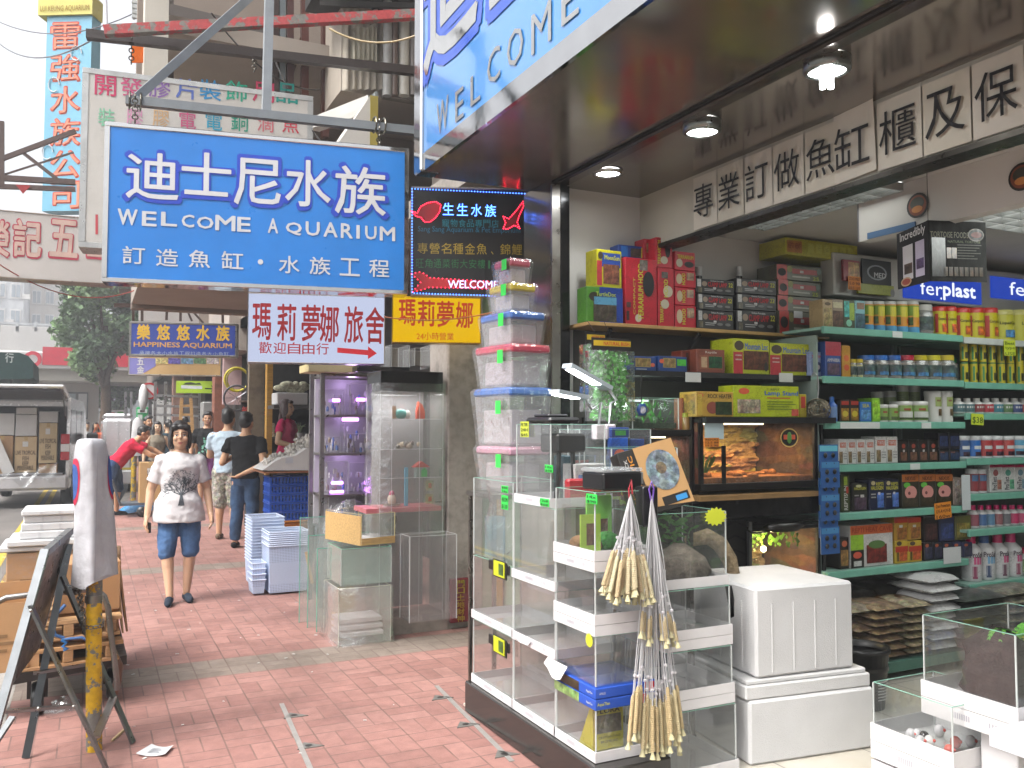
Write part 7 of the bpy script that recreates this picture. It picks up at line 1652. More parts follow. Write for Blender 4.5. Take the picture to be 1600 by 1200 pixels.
# bucket
t=thing("black_bucket", "black plastic bucket with wire handle behind the foam boxes", "bucket", (3.86,3.5,.012));g=G('121214','plastic');g.lathe([(.115,0),(.14,.30),(.15,.30),(.15,.325),(.135,.325),(.128,.29)],n=28,caps=False);g.lathe([(.13,.2),(.139,.205),(.138,.23)],n=28,caps=False);g.build("shell", t)
g=G('8a8c8e','metal');g.tube([(.15*math.cos(a),.02,.3 - .12*math.sin(a)) for a in [k * .314 for k in range(11)]],.003,6);g.build("handle", t);g=G('c8c8ca','card')
for k in range(7): z=.06+k * .016;g.raw([(.131*math.sin(a)*(1+z * .3),-.131*math.cos(a)*(1+z * .3),z_) for z_ in (z,z + .006) for a in (-.2,.1,.4)],[(0,1,4,3),(1,2,5,4)])
g.build("label_print", t)
# ------------------------------------------------------------------ near right tanks
def rockfern(t,hx,hy,z,h):
    g=G('2a2423','bark');rq=random.Random(17)
    from mathutils import noise as mn
    for cx,cy_,rz0,rx_,hh_ in ((-.25,.05,0,.13,.27),(.08,.1,.02,.12,.2),(-.02,-.15,.0,.1,.15),(.38,.0,.0,.1,.12)):
        g.ring([[V((hx*cx*1.0+rx_*math.cos(a)*r_*(1 + .5*mn.noise(V((math.cos(a)*2.2+cx*9,math.sin(a)*2.2,f*4)))),hy*cy_+rx_*math.sin(a)*r_*(1 + .5*mn.noise(V((math.cos(a)*2.2,math.sin(a)*2.2+7,f*4+cx*5)))),z+rz0+hh_*f + .02*mn.noise(V((a*2,f*6,cx))))) for a in [i * .2094 for i in range(30)]] for f,r_ in ((0,1.),(.12,1.05),(.25,.95),(.4,.98),(.55,.8),(.7,.84),(.82,.6),(.92,.5),(1.,.2))])
    pts=[]
    R_=[]
    for k in range(8):
        f=k/7;s=(1-f * .55)*(.9 + .2*rq.random());R_.append([V((-hx * .25+hx * .62*s*math.cos(a)*rq.uniform(.8,1.15)+f*hx * .05,hy * .5*s*math.sin(a)*rq.uniform(.8,1.15),z + .12*f+rq.uniform(-.012,.012))) for a in [i*2*math.pi/14 for i in range(14)]])
    g.ring(R_,True);g.tube([(hx * .1,-hy * .2,z + .12),(hx * .45,-hy * .3,z + .07),(hx * .8,-hy * .3,z + .04)],[.05,.045,.03],9);g.ell((-hx * .2,-hy * .66,z + .025),(.035,.03,.028));g.build("dark_driftwood", t)
    g=G('4f9a2c','leaf')
    for fr_ in range(5):
        b=V((hx * .05,.02,z + .18));a=[-.9,-.3,.4,2.6,3.3][fr_];L=[.2,.22,.16,.16,.12][fr_]
        st=[b+V((math.cos(a)*L*s,-.04*s+math.sin(a) * .05*s,.09*math.sin(s*2.4))) for s in [i/12 for i in range(13)]];g.tube(st,.002,4)
        for i in range(1,13):
            d=(st[i]-st[i-1]).normalized();n_=d.cross(V((0,0,1))).normalized();w_=.030*(1-i/15)
            for s_ in (-1,1): q_=st[i]+n_*s_*w_+d * .006;g.set('4f8f2c' if (i+fr_) % 3 else '3f7a24', 'leaf').raw([st[i]-d * .007,q_-d * .006,q_+d * .008,st[i]+d * .007],[(0,1,2,3)])
    g.build("fern", t)
    g=G('e0e0e0','card');g.quad((-hx * .1,-hy * .46,z + .14),(-hx * .1 + .022,-hy * .46,z + .14),(-hx * .1 + .022,-hy * .44,z + .165),(-hx * .1,-hy * .44,z + .165));g.build("white_sticker", t)
    g=G('d8c42c','card');g.box((hx * .55,hy * .3,z),(hx * .95,hy * .4,z + .22));g.set('7a4a9a').box((hx * .6,hy * .29,z + .12),(hx * .9,hy * .299,z + .18));g.build("yellow_package", t)
a=P(1463,1108,Y=2.35)
T("near right glass tank holding dark driftwood and a bright fern", a.x,a.x + .52,2.02,2.40,.42,.80,True,rockfern,True,.065)
def fig(t,hx,hy,z,h):
    rq=random.Random(4)
    for k in range(9): g=G(rq.choice(['d8d4d2', '2a2426', 'c8c4c8', 'b83a2c']), 'gloss');c=V((rq.uniform(-.7,.7)*hx,rq.uniform(-.6,.6)*hy,z + .02));g.ell(c,(.022,.02,.024),10,8);g.set('c83a30').ell(c+V((.005,-.018,.006)),.007,8,6);g.build("little_figurine", t)
a=P(1385,1160,Y=2.52)
T("small near right tank holding little white figurines", a.x,a.x + .36,2.22,2.58,.20,.50,True,fig,True,.07)
g=G('d8cfd2','card');g.box((a.x - .012,2.2,.07),(a.x + .36,2.59,.19),.004);tag(g.build("white_tray_stack"), "white cardboard tray under the small figurine tank", "tray")
g=G('c8c4c8','card');g.box((a.x + .12,2.05,.19 + .0),(a.x + .7,2.195,.415),.004);g.box((a.x - .0,2.19,0.012),(a.x + .4,2.6,.068));tag(g.build("tray_carton"), "pale carton supporting the driftwood tank", "carton")
t=thing("white_tray", "white card tray in the bottom right corner of the shop floor", "tray", P(1595,1180,Y=1.9));g=G('dcdcea','card');p=V(t.location);g.box((p.x - .02,1.75,p.z),(p.x + .4,2.0,p.z + .06),.003);PW(g,"tray",t)
# ------------------------------------------------------------------ wooden shelf and black rack along the side wall
YWF=4.24
wsz=P(1100,513,Y=YWF).z
sh=thing("wooden_shelf", "long pale wooden wall shelf holding the red and black boxes", "shelf", (3.4,4.4,wsz - .03));g=G('b8925c','wood');a,b=P(909,515,Y=YWF),P(1296,515,Y=YWF);g.box((2.56,YWF,wsz - .022),(b.x,YW - .001,wsz),.003);g.build("board", sh,world=1)
g=G('3a3a3a','paintmetal')
for x in (2.75,3.4,4.1): g.bar((x,YW - .01,wsz - .2),(x,YWF + .06,wsz - .03),.02)
g.build("shelf_bracket", sh,world=1)
wz=wsz + .001
RED = 'b8182c'
hood=[('v', 'TERRARIUM HOOD', .40,.08,.56,.92, 'c8c82c'),('e', .40,.10,.10,.06, 'c8bfa0'),('r', .03,.06,.12,.2, '3a2a2a'),('p', .45,.82,.7,.98, '6a6058'),('r', .03,.25,.16,.33, '5a3a3a'),('v', 'COMPACT', .24,.15,.30,.7, 'c8a83c')]
bx=[("yellow and blue moon lamp box topmost at the wooden shelf's left end", 933,974,391,450, 'c8b81c', [('r', .0,.05,.2,.7, 'c03a40'),('r', .2,.55,.95,.92, '2a4a9a'),('p', .25,.1,.9,.62, '7a4a3a'),('e', .14,.84,.10,.10, '3a3020'),('t', 'MoonSun', .3,.74,.9,.86, 'c8cc40')],4.27),
      ("green and blue lagoon box standing at the wooden shelf's left end", 918,974,449,512, '4f8a2c', [('r', .35,0,1,1, '1f3f94'),('e', .2,.72,.14,.13, '2a2418'),('p', .18,.02,.82,.6, '4a4238'),('r', .2,.5,.82,.72, '5a9ac8'),('t', 'TurtleDoc', .25,.74,.8,.86, 'a8c848')],4.25)]
for lbl,u0,u1,vt,vb,col,pr,Y in bx: pbox(lbl,u0,u1,vt,Y,wz if vb>500 else P((u0+u1)/2,450,Y=Y).z,.12,col,pr)
pbox("tall red terrarium hood box with a slanted black hood picture", 978,1029,404,4.27,wz,.2,RED,hood+[('e', .72,.62,.18,.19, '141416')])
pbox("narrow red hood box, lower one right of the tall red box", 1030,1056,419,4.27,wz,.2,RED,[('v', 'TERRARIUM', .1,.06,.3,.42, 'c8c82c'),('v', 'HOOD', .35,.5,.6,.8, 'c8c82c'),('e', .6,.60,.3,.1, 'b8b09a'),('p', .2,.82,.6,.93, '55504a'),('e', .4,.38,.26,.08, 'b8b09a')])
pbox("red hood box with a black hood picture, highest on the shelf", 1027,1054,372,4.28,P(1040,418.5,Y=4.28).z,.2,RED,[('v', 'TERRARIUM', .1,.1,.28,.9, 'c8c82c'),('e', .7,.62,.16,.28, '141416'),('e', .48,.25,.22,.13, 'b8b09a')])
pbox("red box behind the highest hood box with brown picture", 1008,1027,374,4.36,P(1018,405,Y=4.36).z,.1, 'a82030', [('p', .2,.3,.8,.8, '8a6a4a')])
pbox("blue and yellow box lying on top behind the moon lamp box", 968,1010,384,4.38,P(990,404,Y=4.38).z,.1, '22408a', [('r', .1,.1,.35,.9, '2f6ab8'),('p', .45,.1,.85,.8, '4a4038'),('r', .85,.1,.98,.9, 'c8c030')])
for i,(vt,vb) in enumerate(((478,508),(450,477.5),(424,449.5),(394,423.5))):
    pbox(f"red hood box in the right red pile, {ordn(i, 4, 'lowest', 'topmost', 'the bottom')}", 1057,1090,vt,4.27,wz if i==0 else P(1073,vb,Y=4.27).z + .001,.2,RED,[('e', .2,.5,.14,.32, 'b8a88a'),('v', 'HOOD', .32,.15,.48,.85, 'c8c02c'),('p', .55,.45,.9,.9, '9a8068')] if i<3 else [('t', 'TERRARIUM', .1,.62,.9,.82, 'c8c82c'),('e', .2,.38,.16,.22, 'b8b09a'),('e', .68,.34,.24,.16, '141416')],group="red terrarium hood boxes")
for c in range(2):
    u0,u1=((1091,1150),(1154,1216))[c]
    for i,(vt,vb) in enumerate(((486,508),(461,485.5),(437,460.5))):
        pbox(f"black clamp lamp box in the {['left', 'right'][c]} black pile, {['lowest', 'middle', 'topmost'][i]}", u0,u1,vt,4.26,wz if i==0 else P((u0+u1)/2,vb,Y=4.26).z + .001,.16, '131113', [('e', .21,.66,.07,.17, '8a7a6a'),('t', 'CLAMP LAMP', .30,.5,.80,.80, 'b8202c'),('t', '22', .84,.55,.95,.82, 'c8c42c'),('r', .02,.45,.12,.95, 'c8c8c8'),('p', .04,.05,.14,.4, '5a5040'),('r', .2,.3,.5,.34, 'b8b8b8'),('r', .2,.2,.45,.24, 'a8a8a8'),('e', .60,.28,.08,.08, '6a6a6a'),('e', .82,.28,.08,.08, '6a6a6a'),('t', 'Deluxe Porcelain', .36,.84,.7,.93, 'c8c8c8'),('r', .42,.36,.5,.46, 'e0e0e0')],group="black clamp lamp boxes")
for i,u in enumerate((1100,1164)): lathed(["dark bottle with white cap behind the left black pile", "dark bottle with white cap behind the right black pile"][i],u,416,4.41,wz,.035,[("bottle", [(1,0),(1,.72),(.6,.82),(.6,.86)], '1a1614', 'gloss'),("cap", [(.62,.86),(.62,1.0)], 'dcdcd8', 'plastic')], "bottle", "bottle")
for i,(vt,vb) in enumerate(((488,511),(464,487.5),(440,463.5),(416,439.5))):
    pbox(f"red and green long lamp box in the right pile, {ordn(i, 4, 'lowest', 'topmost', 'the bottom')}", 1219,1288,vt,4.26,wz if i==0 else P(1253,vb,Y=4.26).z + .001,.2, '5a5a48', [('r', .0,.0,.22,1, 'b83028'),('e', .11,.5,.09,.26, '1a1614'),('e', .28,.74,.06,.22, '8a8a5a'),('r', .33,.45,.88,.78, '9a2a24'),('r', .5,.52,.58,.68, 'd8d8d0'),('t', '25', .78,.08,.92,.32, 'a8b830'),('r', .33,.2,.72,.3, 'a8a898'),('e', .92,.7,.05,.2, '6a7a70')],group="red and green lamp boxes")
card("small white price note on the red and green pile", P(1247,497,Y=4.24), 'x', .075,.045, 'c8d0d4', None)
# rack under the wooden shelf
YR=3.97
mz=P(1130,582,Y=YR).z;lz=P(1160,652,Y=YR).z
rk=thing("black_rack", "black metal rack holding terrariums along the side wall", "rack", (3.3,4.3,0));xa,xb=P(984,600,Y=YR).x,P(1286,600,Y=YR).x
g=G('101011','paintmetal');g.box((xa,YR + .04,mz - .03),(xb,YW - .01,mz));g.build("upper_board", rk,world=1)
xm0=P(1086,650,Y=YR).x
g=G('101011','paintmetal');g.box((xm0,YR - .1,lz - .035),(xb,YW - .01,lz));zt1=P(1040,672,Y=YR).z;g.box((xa,YR,zt1 - .025),(xm0 - .001,YW - .01,zt1));g.build("middle_board", rk,world=1)
g=G('0d0d0e','paintmetal')
for x in (xa + .01,xm0 - .012,xb - .012):
    for y in (YR,YW - .04): g.box((x - .012,y,0),(x + .012,y + .025,lz if y>YR or x>xa + .1 else zt1 - .026))
g.build("post", rk,world=1)
wm=G('55524d', 'wall');wm.box((xa - .05,YW - .008,.0),(xb,YW - .001,mz + .3));wm.build("grey_wall_panel", rk,world=1)
mzz,lzz=mz + .001,lz + .001
pr_y=[('r', 0,.0,.26,.62, 'b03038'),('r', .0,.62,1,.96, 'b8c424'),('e', .16,.8,.13,.14, '3a3020'),('t', 'Mountain Loc', .32,.7,.96,.88, '2a58b0'),('p', .28,.12,.98,.66, '5a3628'),('r', .05,.5,.22,.54, 'd8a8a0'),('r', .05,.38,.22,.42, 'd8a8a0'),('e', .9,.22,.05,.14, '2a2a2a')]
for i,(u0,u1,vt) in enumerate(((1147,1204,530),(1206,1268,537))): pbox(["left yellow rock ledge box on the black rack's upper board", "right yellow rock ledge box on the black rack's upper board"][i],u0,u1,vt,YR + .06,mzz,.2, 'a8b41c', pr_y,group="yellow rock ledge boxes")
pbox("dull yellow box end behind the left rock ledge box", 1130,1147,530,YR + .2,mzz,.12, '8a8a20', [('p', .1,.1,.9,.7, '5a4030')])
pbox("blue and pink round motif box at the upper board's right end", 1268,1292,550,YR + .02,mzz,.12, '8a9ad0', [('t', 'THERMO', .1,.74,.9,.86, 'b84a5a'),('e', .5,.36,.3,.22, '2a3a6a'),('e', .5,.36,.14,.1, 'c8b4b8')])
for i,(u0,u1) in enumerate(((989,1026),(1029,1076))): pbox(["left low blue ornament box with a window picture", "right low blue ornament box with a window picture"][i],u0,u1,557,YR + .08,mzz,.12, '1c3f7c', [('r', .12,.25,.78,.88, '9a8a50'),('p', .16,.3,.74,.84, '8a7448'),('e', .86,.42,.09,.14, 'd8583c'),('r', .15,.08,.6,.14, 'a8b8d0')] if i==0 else [('r', .15,.25,.6,.88, '9a8a50'),('p', .18,.3,.56,.84, '8a7448'),('r', .64,.4,.96,.82, '4ab83c'),('e', .1,.66,.08,.14, 'd8583c')],group="low blue ornament boxes")
pbox("terracotta box picturing a green lizard on the upper board", 1090,1134,546,YR + .07,mzz,.14, '7a4030', [('r', .1,.15,.92,.74, '8a5038'),('r', .16,.22,.36,.66, 'b89a7a'),('p', .42,.2,.9,.7, '1f4a30'),('t', 'Reptile', .3,.8,.7,.92, 'c8c0b0')])
pbox("brown box end beside the terracotta lizard box", 1066,1088,548,YR + .14,mzz,.1, '6a2c20', [('r', .3,.1,.5,.9, '3a1a14')])
for i,(u,v) in enumerate(((1083,590),(1228,590))): card(["white price note under the terracotta box", "white price note under the right rock ledge box"][i],P(u,v+7,Y=YR + .035), 'x', .11,.055, 'c4ccc8', None)
# middle level
pbox("gold rock heater box on the middle board", 1089,1147,612,YR - .06,lzz,.16, 'b8923a', [('t', 'ROCK HEATER', .3,.74,.95,.9, '241c10'),('e', .1,.85,.08,.08, 'c85a38'),('e', .42,.36,.16,.24, '7a3a2c'),('p', .5,.08,.95,.6, '2c3a24'),('r', .02,.05,.14,.9, 'c8a040')],side='8a6a28')
pbox("bright yellow lamp stand box on the middle board", 1148,1248,603,YR - .07,lzz,.14, 'a8bc18', [('e', .16,.82,.08,.10, 'd85030'),('t', 'Lamp Stand', .47,.66,.98,.84, '2a58b8'),('t', 'REPTI', .56,.86,.68,.92, '4a5a20'),('r', .50,.60,.86,.63, 'c03a30'),('p', .06,.12,.40,.56, '9a8a7a'),('r', .50,.48,.9,.51, '6a8018'),('r', .50,.40,.94,.43, '6a8018'),('r', .50,.32,.84,.35, '6a8018'),('r', .50,.24,.9,.27, '6a8018'),('r', .87,.04,.98,.26, 'b84a38')])
pbox("orange capped small box between the small tank and gold box", 1066,1086,622,YR + .06,zt1 + .001,.08, '8a4a2c', [('p', .1,.1,.9,.9, '5a4a5a')])
pbox("slim yellow and red box behind the hanging wire ball", 1250,1262,616,YR - .02,lzz,.1, 'b8a428', [('r', .2,.4,.8,.9, 'b83a30')])
lathed("small bottle with gold label beside the black post", 1076,645,YR + .02,zt1 + .002,.022,[("bottle", [(1,0),(1,.7),(.9,.74)], '8a6a3c', 'gloss'),("cap", [(.95,.74),(.95,1.)], '8a8a20', 'plastic')], "bottle", "bottle")
def aqu(t,hx,hy,z,h):
    g=G('3a4a38','bark');g.box((-hx * .95,-hy * .9,z),(hx * .95,hy * .9,z + .03));rq=random.Random(4)
    for k in range(6): g.ell((rq.uniform(-.8,.8)*hx,rq.uniform(-.5,.5)*hy,z + .04),rq.uniform(.015,.035),8,6)
    g.build("gravel_bed", t);g=G('3f8a34','leaf')
    for k in range(60): p=V((rq.uniform(-.9,.9)*hx,rq.uniform(-.6,.8)*hy,z+rq.uniform(.02,.12)));d=V((rq.uniform(-.02,.02),0,rq.uniform(.01,.03)));g.raw([p,p+d+V((.006,0,0)),p+d*2,p+d-V((.006,0,0))],[(0,1,2,3)])
    g.build("water_plant", t);g=G('c8dce0','glow1');g.box((-hx * .5,hy * .5,h - .015),(hx * .5,hy * .7,h - .005));g.build("lid_lamp", t)
    l=bpy.data.lights.new("tank_lamp", 'POINT');l.energy,l.color,l.shadow_soft_size=1.2,(.8,1,.85),.04;o=bpy.data.objects.new("tank_lamp", l);COL.objects.link(o);o.parent=t;o.location=(0,0,h - .03)
a,b=P(990,670,Y=YR),P(1062,670,Y=YR);tank("small planted tank on the rack with a price card hung on it", a.x,b.x,YR + .01,YR + .25,zt1 + .001,P(1025,622,Y=YR).z-zt1, 'e0efe4', '8fb0a0', None, 'glass', "fish tank", None,aqu)
p=P(1003,640,Y=YR - .02);t=thing("hanging_tag", "blue hexagonal tag on a black cord in front of the small planted tank", "tag", p);g=G('1f4a94','plastic');g.lathe([(.001,-.006),(.038,-.006),(.038,.006),(.001,.006)],n=6);o=g.build("tag_disc", t);o.rotation_euler=(math.pi/2,0,.2);g=G('c8d4d8','photo');g.disc((0,-.009,-.002),(.02,0,0),(0,0,.02));g.build("tag_print", t);g=G('0c0c0c','plastic');g.tube([(0,0,.035),(-.006,0,.1),(-.002,0,.2)],.003,5);g.build("cord", t)
# main terrarium with lit rock wall
def terrarium(label,u0,u1,vt,vb,Y0,Y1,lit,col,bg):
    a,b=P(u0,vb,Y=Y0),P(u1,vb,Y=Y0);z0,z1=a.z,P(u0,vt,Y=Y0).z
    t=thing("terrarium", label, "terrarium", ((a.x+b.x)/2,Y0,z0));hx,h,d=(b.x-a.x)/2,z1-z0,Y1-Y0;f=.022
    g=G('0c0c0d','plastic');g.box((-hx,0,0),(hx,d,f*1.8),.003);g.box((-hx,0,h-f),(hx,d,h),.003)
    for x in (-hx,hx-f):
        for y in (0,d-f): g.box((x,y + .001,f*1.8),(x+f,y+f - .001,h-f))
    g.build("black_frame", t);g=G('f0f0ea','glass');g.box((-hx+f,.004,f*1.8),(hx-f,.008,h-f));g.build("front_glass", t)
    g=G(bg, 'rockwall');rq=random.Random(u0);nx,nz=44,32;vs=[]
    rows_=11
    for j in range(nz+1):
        for i in range(nx+1):
            z=lerp(f*1.8,h-f,j/nz);x=lerp(-hx+f,hx-f,i/nx);r_=int(j/nz*rows_);q_=random.Random(r_*77+int((i+r_*5)/9)*13+u0).random()
            vs.append((x,d - .02 - .05*q_ - .012*rq.random(),z))
    g.raw(vs,[(j*(nx+1)+i,j*(nx+1)+i+1,(j+1)*(nx+1)+i+1,(j+1)*(nx+1)+i) for j in range(nz) for i in range(nx)]);g.box((-hx + .002,d - .008,f),(hx - .002,d - .002,h-f))
    g.set('5f442e')
    for s_ in (-1,1): g.box((s_*(hx - .008) - .003,.03,f*1.8),(s_*(hx - .008) + .003,d - .03,h-f))
    g.build("rock_background", t);g=G('8a5a34','bark');g.box((-hx + .03,.03,f*1.8),(hx - .03,d - .06,f*1.8 + .03))
    for k in range(10): g.ell((rq.uniform(-.85,.85)*hx,rq.uniform(.1,.6)*d,f*1.8 + .035),(rq.uniform(.02,.05),.03,rq.uniform(.012,.03)),8,6)
    g.build("substrate", t)
    g=G('ffe2a0','glow3');g.box((-hx * .5,d * .4,h-f - .012),(hx * .5,d * .6,h-f - .002));g.build("canopy_lamp", t)
    l=bpy.data.lights.new("terrarium_lamp", 'AREA');l.shape,l.size,l.size_y,l.energy,l.color = 'RECTANGLE', hx*1.4,d * .4,lit,col;o=bpy.data.objects.new("terrarium_lamp", l);COL.objects.link(o);o.parent=t;o.location=(0,d * .4,h-f - .02)
    return t,hx,h,d
t,hx,h,d=terrarium("lit terrarium with orange stacked stone background and fern on the black rack", 1095,1279,654,768,YR - .06,YW - .03,2.8,(1.,.64,.3), 'b88a5c')
g=G('5a9a24','leaf')
for k in range(13):
    a=-1.2+k * .28;b=V((-hx * .62,d * .35,.05));L=rnd.uniform(.10,.19);e1=b+V((math.sin(a)*L * .5,-.02,L * .8));e2=b+V((math.sin(a)*L,-.04,L * .85 + .02*math.cos(a)));n_=V((.012,.006,0))
    g.raw([b-n_ * .3,b+n_ * .3,e1+n_,e2,e1-n_],[(0,1,2,4),(2,3,4)])
g.build("fern", t)
g=G('0c0c0d','plastic');g.box((-hx * .66,-.004,.04),(-hx * .6,.003,h * .62));g.build("glass_handle", t)
p=P(1233,684,Y=YR - .07);g=G('14120e','card');g.disc((p.x-t.location.x,p.y-t.location.y,p.z-t.location.z),(.068,0,0),(0,0,.055),26);g.set('b89a5a');c=V((p.x-t.location.x,p.y-t.location.y - .002,p.z-t.location.z));ro=lambda a,b: [c+V((a*math.cos(k * .2417),0,b*math.sin(k * .2417))) for k in range(26)]
g.ring([ro(.07,.057),ro(.062,.049)],False,False);g.set('b84a2c').box(c+V((-.045,-.001,-.01)),c+V((.045,0,.018)));g.set('4a7a34').ell(c+V((0,0,.0)),(.02,.003,.035),10,8);g.build("oval_sticker", t)
card("pale blue price list on the lit terrarium's top left", P(1116,686,Y=YR - .075), 'x', .135,.125, 'a8c8d4', None);t_=card("orange price note under the pale blue list", P(1112,698,Y=YR - .078), 'x', .105,.05,OR,['RENAS', '12.5 88', '15.5 90'], '3a1c08')
g=G('8a6c44','wood');a,b=P(1093,778,Y=YR - .1),P(1280,771,Y=YR - .1);g.box((a.x,YR - .11,a.z - .02),(b.x,YW - .04,a.z + .008));g.set('0e0e0f', 'gloss').box((a.x,YR - .1,P(1100,812,Y=YR - .1).z),(b.x,YW - .04,a.z - .021));tag(g.build("terrarium_cabinet_top"), "brown edged black cabinet top under the lit terrarium", "cabinet")
t,hx,h,d=terrarium("lower terrarium with a bright bulb and hanging plant behind the foam boxes", 1170,1284,826,935,YR - .02,YW - .03,.6,(1.,.8,.42), 'a8946a')
g=G('ffdf8a','glow20');g.ell((-hx * .1,d * .3,h * .62),.018,10,8);g.build("bulb", t);g=G('6a9a2c','leaf')
for k in range(90): p_=V((rnd.uniform(-.5,.9)*hx,rnd.uniform(.2,.6)*d,h*rnd.uniform(.62,.92)));q_=rnd.uniform(.008,.018);g.raw([p_,p_+V((q_,0,q_)),p_+V((q_*2,0,0)),p_+V((q_,0,-q_))],[(0,1,2,3)])
g.build("hanging_plant", t);l=bpy.data.lights.new("bulb_light", 'POINT');l.energy,l.color,l.shadow_soft_size=2.5,(1,.78,.4),.03;o=bpy.data.objects.new("bulb_light", l);COL.objects.link(o);o.parent=t;o.location=(-hx * .1,d * .22,h * .62)
t,hx,h,d=terrarium("narrow dim terrarium with pale stone back left of the lit one", 1012,1092,676,800,YR + .02,YW - .03,.3,(1.,.8,.6), '9a8a74')
g=G('0a0a0b','plastic');a,b=P(1128,930,Y=YR),P(1168,812,Y=YR);g.box((a.x,YR,.02),(b.x,YW - .03,b.z));g.set('3a3a3c', 'metal')
for k in range(9): z=lerp(.3,b.z - .04,k/8);g.raw([(lerp(a.x,b.x,f),YR - .003,z+(.03 if f == .5 else 0)) for f in (.1,.5,.9)]+[(lerp(a.x,b.x,f),YR - .003,z + .012+(.03 if f == .5 else 0)) for f in (.1,.5,.9)],[(0,1,4,3),(1,2,5,4)])
tag(g.build("black_cabinet"), "black cabinet with chevron grille left of the lower terrarium", "cabinet")
g=G('8a8c8e','metal');g.bar(P(1171,930,Y=YR - .04),P(1171,815,Y=YR - .04),.022);tag(g.build("chrome_post"), "chrome upright post in front of the lower terrarium", "post")
g=G('141210','plastic');rg=random.Random(8)
p=P(1225,822,Y=YR - .05);g.tube([p+V((.28*math.cos(a),0,.03*math.sin(a*2))) for a in [k * .3 for k in range(12)]],.006,6);g.lathe([(.1,-.03),(.16,0),(.12,.02)],tuple(p),14,sy=.4);tag(g.build("black_lamp_hood"), "black lamp hood and cable above the lower terrarium", "lamp hood")
# woven vine ornament and black umbrella-like strap at the tank side
g=G('8a7a60','bark');g.tube([P(u,v,Y=3.5) for u,v in ((1075,845),(1105,838),(1125,850),(1140,875),(1148,905),(1143,935))],[.03,.04,.042,.04,.032,.01],10);tag(g.build("woven_vine"), "thick woven rope-like vine drooping right of the top front tank", "vine")
g=G('0e0e0f','plastic');g.bar(P(1138,915,Y=3.3),P(1152,995,Y=3.3),.016,.03);tag(g.build("black_strap"), "black strap hanging between the tank stack and foam boxes", "strap")
# hanging plant bags, wire ball, coil
for i,(u0,u1,v0,v1,c) in enumerate(((925,985,530,655, '4f9a3c'),(916,945,520,640, '3f7a34'))):
    Y=YR - .1 + .12*i;t=thing("plant_bag", ["clear bag of green plastic foliage with black header hanging from the wooden shelf", "second bag of darker green foliage hanging behind the front one"][i], "plant bag", P((u0+u1)/2,v0,Y=Y));a,b=P(u0,v1,Y=Y),P(u1,v0,Y=Y)
    g=G('191612','card');hz=(b.z-a.z) * .16;g.box((a.x,Y,b.z-hz),(b.x,Y + .004,b.z));g.set('d8a41c').box((lerp(a.x,b.x,.05),Y - .0016,b.z-hz * .62),(b.x,Y - .0004,b.z-hz * .2));g.set('b83024').text('NATURAL BUSH', (lerp(a.x,b.x,.3),Y - .0026,b.z-hz * .56),((b.x-a.x) * .66,0,0),(0,0,hz * .28),.02);PW(g,"header_card",t)
    rq=random.Random(i);g=G(c, 'leaf')
    for k in range(420): p_=V((rq.uniform(a.x + .01,b.x - .01),Y+rq.uniform(-.02,.05),rq.uniform(a.z,b.z-hz)));q_=V((rq.gauss(0,1),rq.gauss(0,.6),rq.gauss(0,1))).normalized() * .02;r_=q_.cross(V((.3,1,.2))).normalized() * .009;f=rq.uniform(.6,1.3);g.col=tuple(x*f for x in C(c));g.raw([p_-q_,p_+r_,p_+q_,p_-r_],[(0,1,2,3)])
    PW(g,"foliage",t);g=G('eaf2ea','wrap');g.ring([[(x,y,z) for x,y in ((a.x - .006,Y - .03),((a.x+b.x)/2,Y - .042),(b.x + .006,Y - .03),(b.x + .006,Y + .06),(a.x - .006,Y + .06))] for z in (a.z - .01,lerp(a.z,b.z,.3),lerp(a.z,b.z,.6),b.z-hz)],False);PW(g,"bag_film",t);g=G('1a1a1a','plastic');g.tube([((a.x+b.x)/2,Y,b.z),((a.x+b.x)/2 + .01,Y + .1,wsz - .02)],.002,4);PW(g,"hang_cord",t)
p=P(1278,638,Y=3.92);t=thing("wire_ball", "tangled pale wire ball hanging on a metal hook", "wire ball", p);g=G('8a8270','metal');rq=random.Random(7)
for k in range(22):
    ax=V((rq.gauss(0,1),rq.gauss(0,1),rq.gauss(0,1))).normalized();u=ax.orthogonal().normalized();w_=ax.cross(u);r_=rq.uniform(.045,.075);g.tube([(u*math.cos(a)+w_*math.sin(a))*r_+V((0,0,-.01)) for a in [q_ * .45 for q_ in range(15)]],.0022,5)
g.build("wire_coils", t);g=G('9a9c9c','metal');g.tube([(0,0,.06),(.01,0,.13),(.0,0,.2),(-.03,0,.22),(-.05,0,.19)],.005,6);g.build("hook", t)

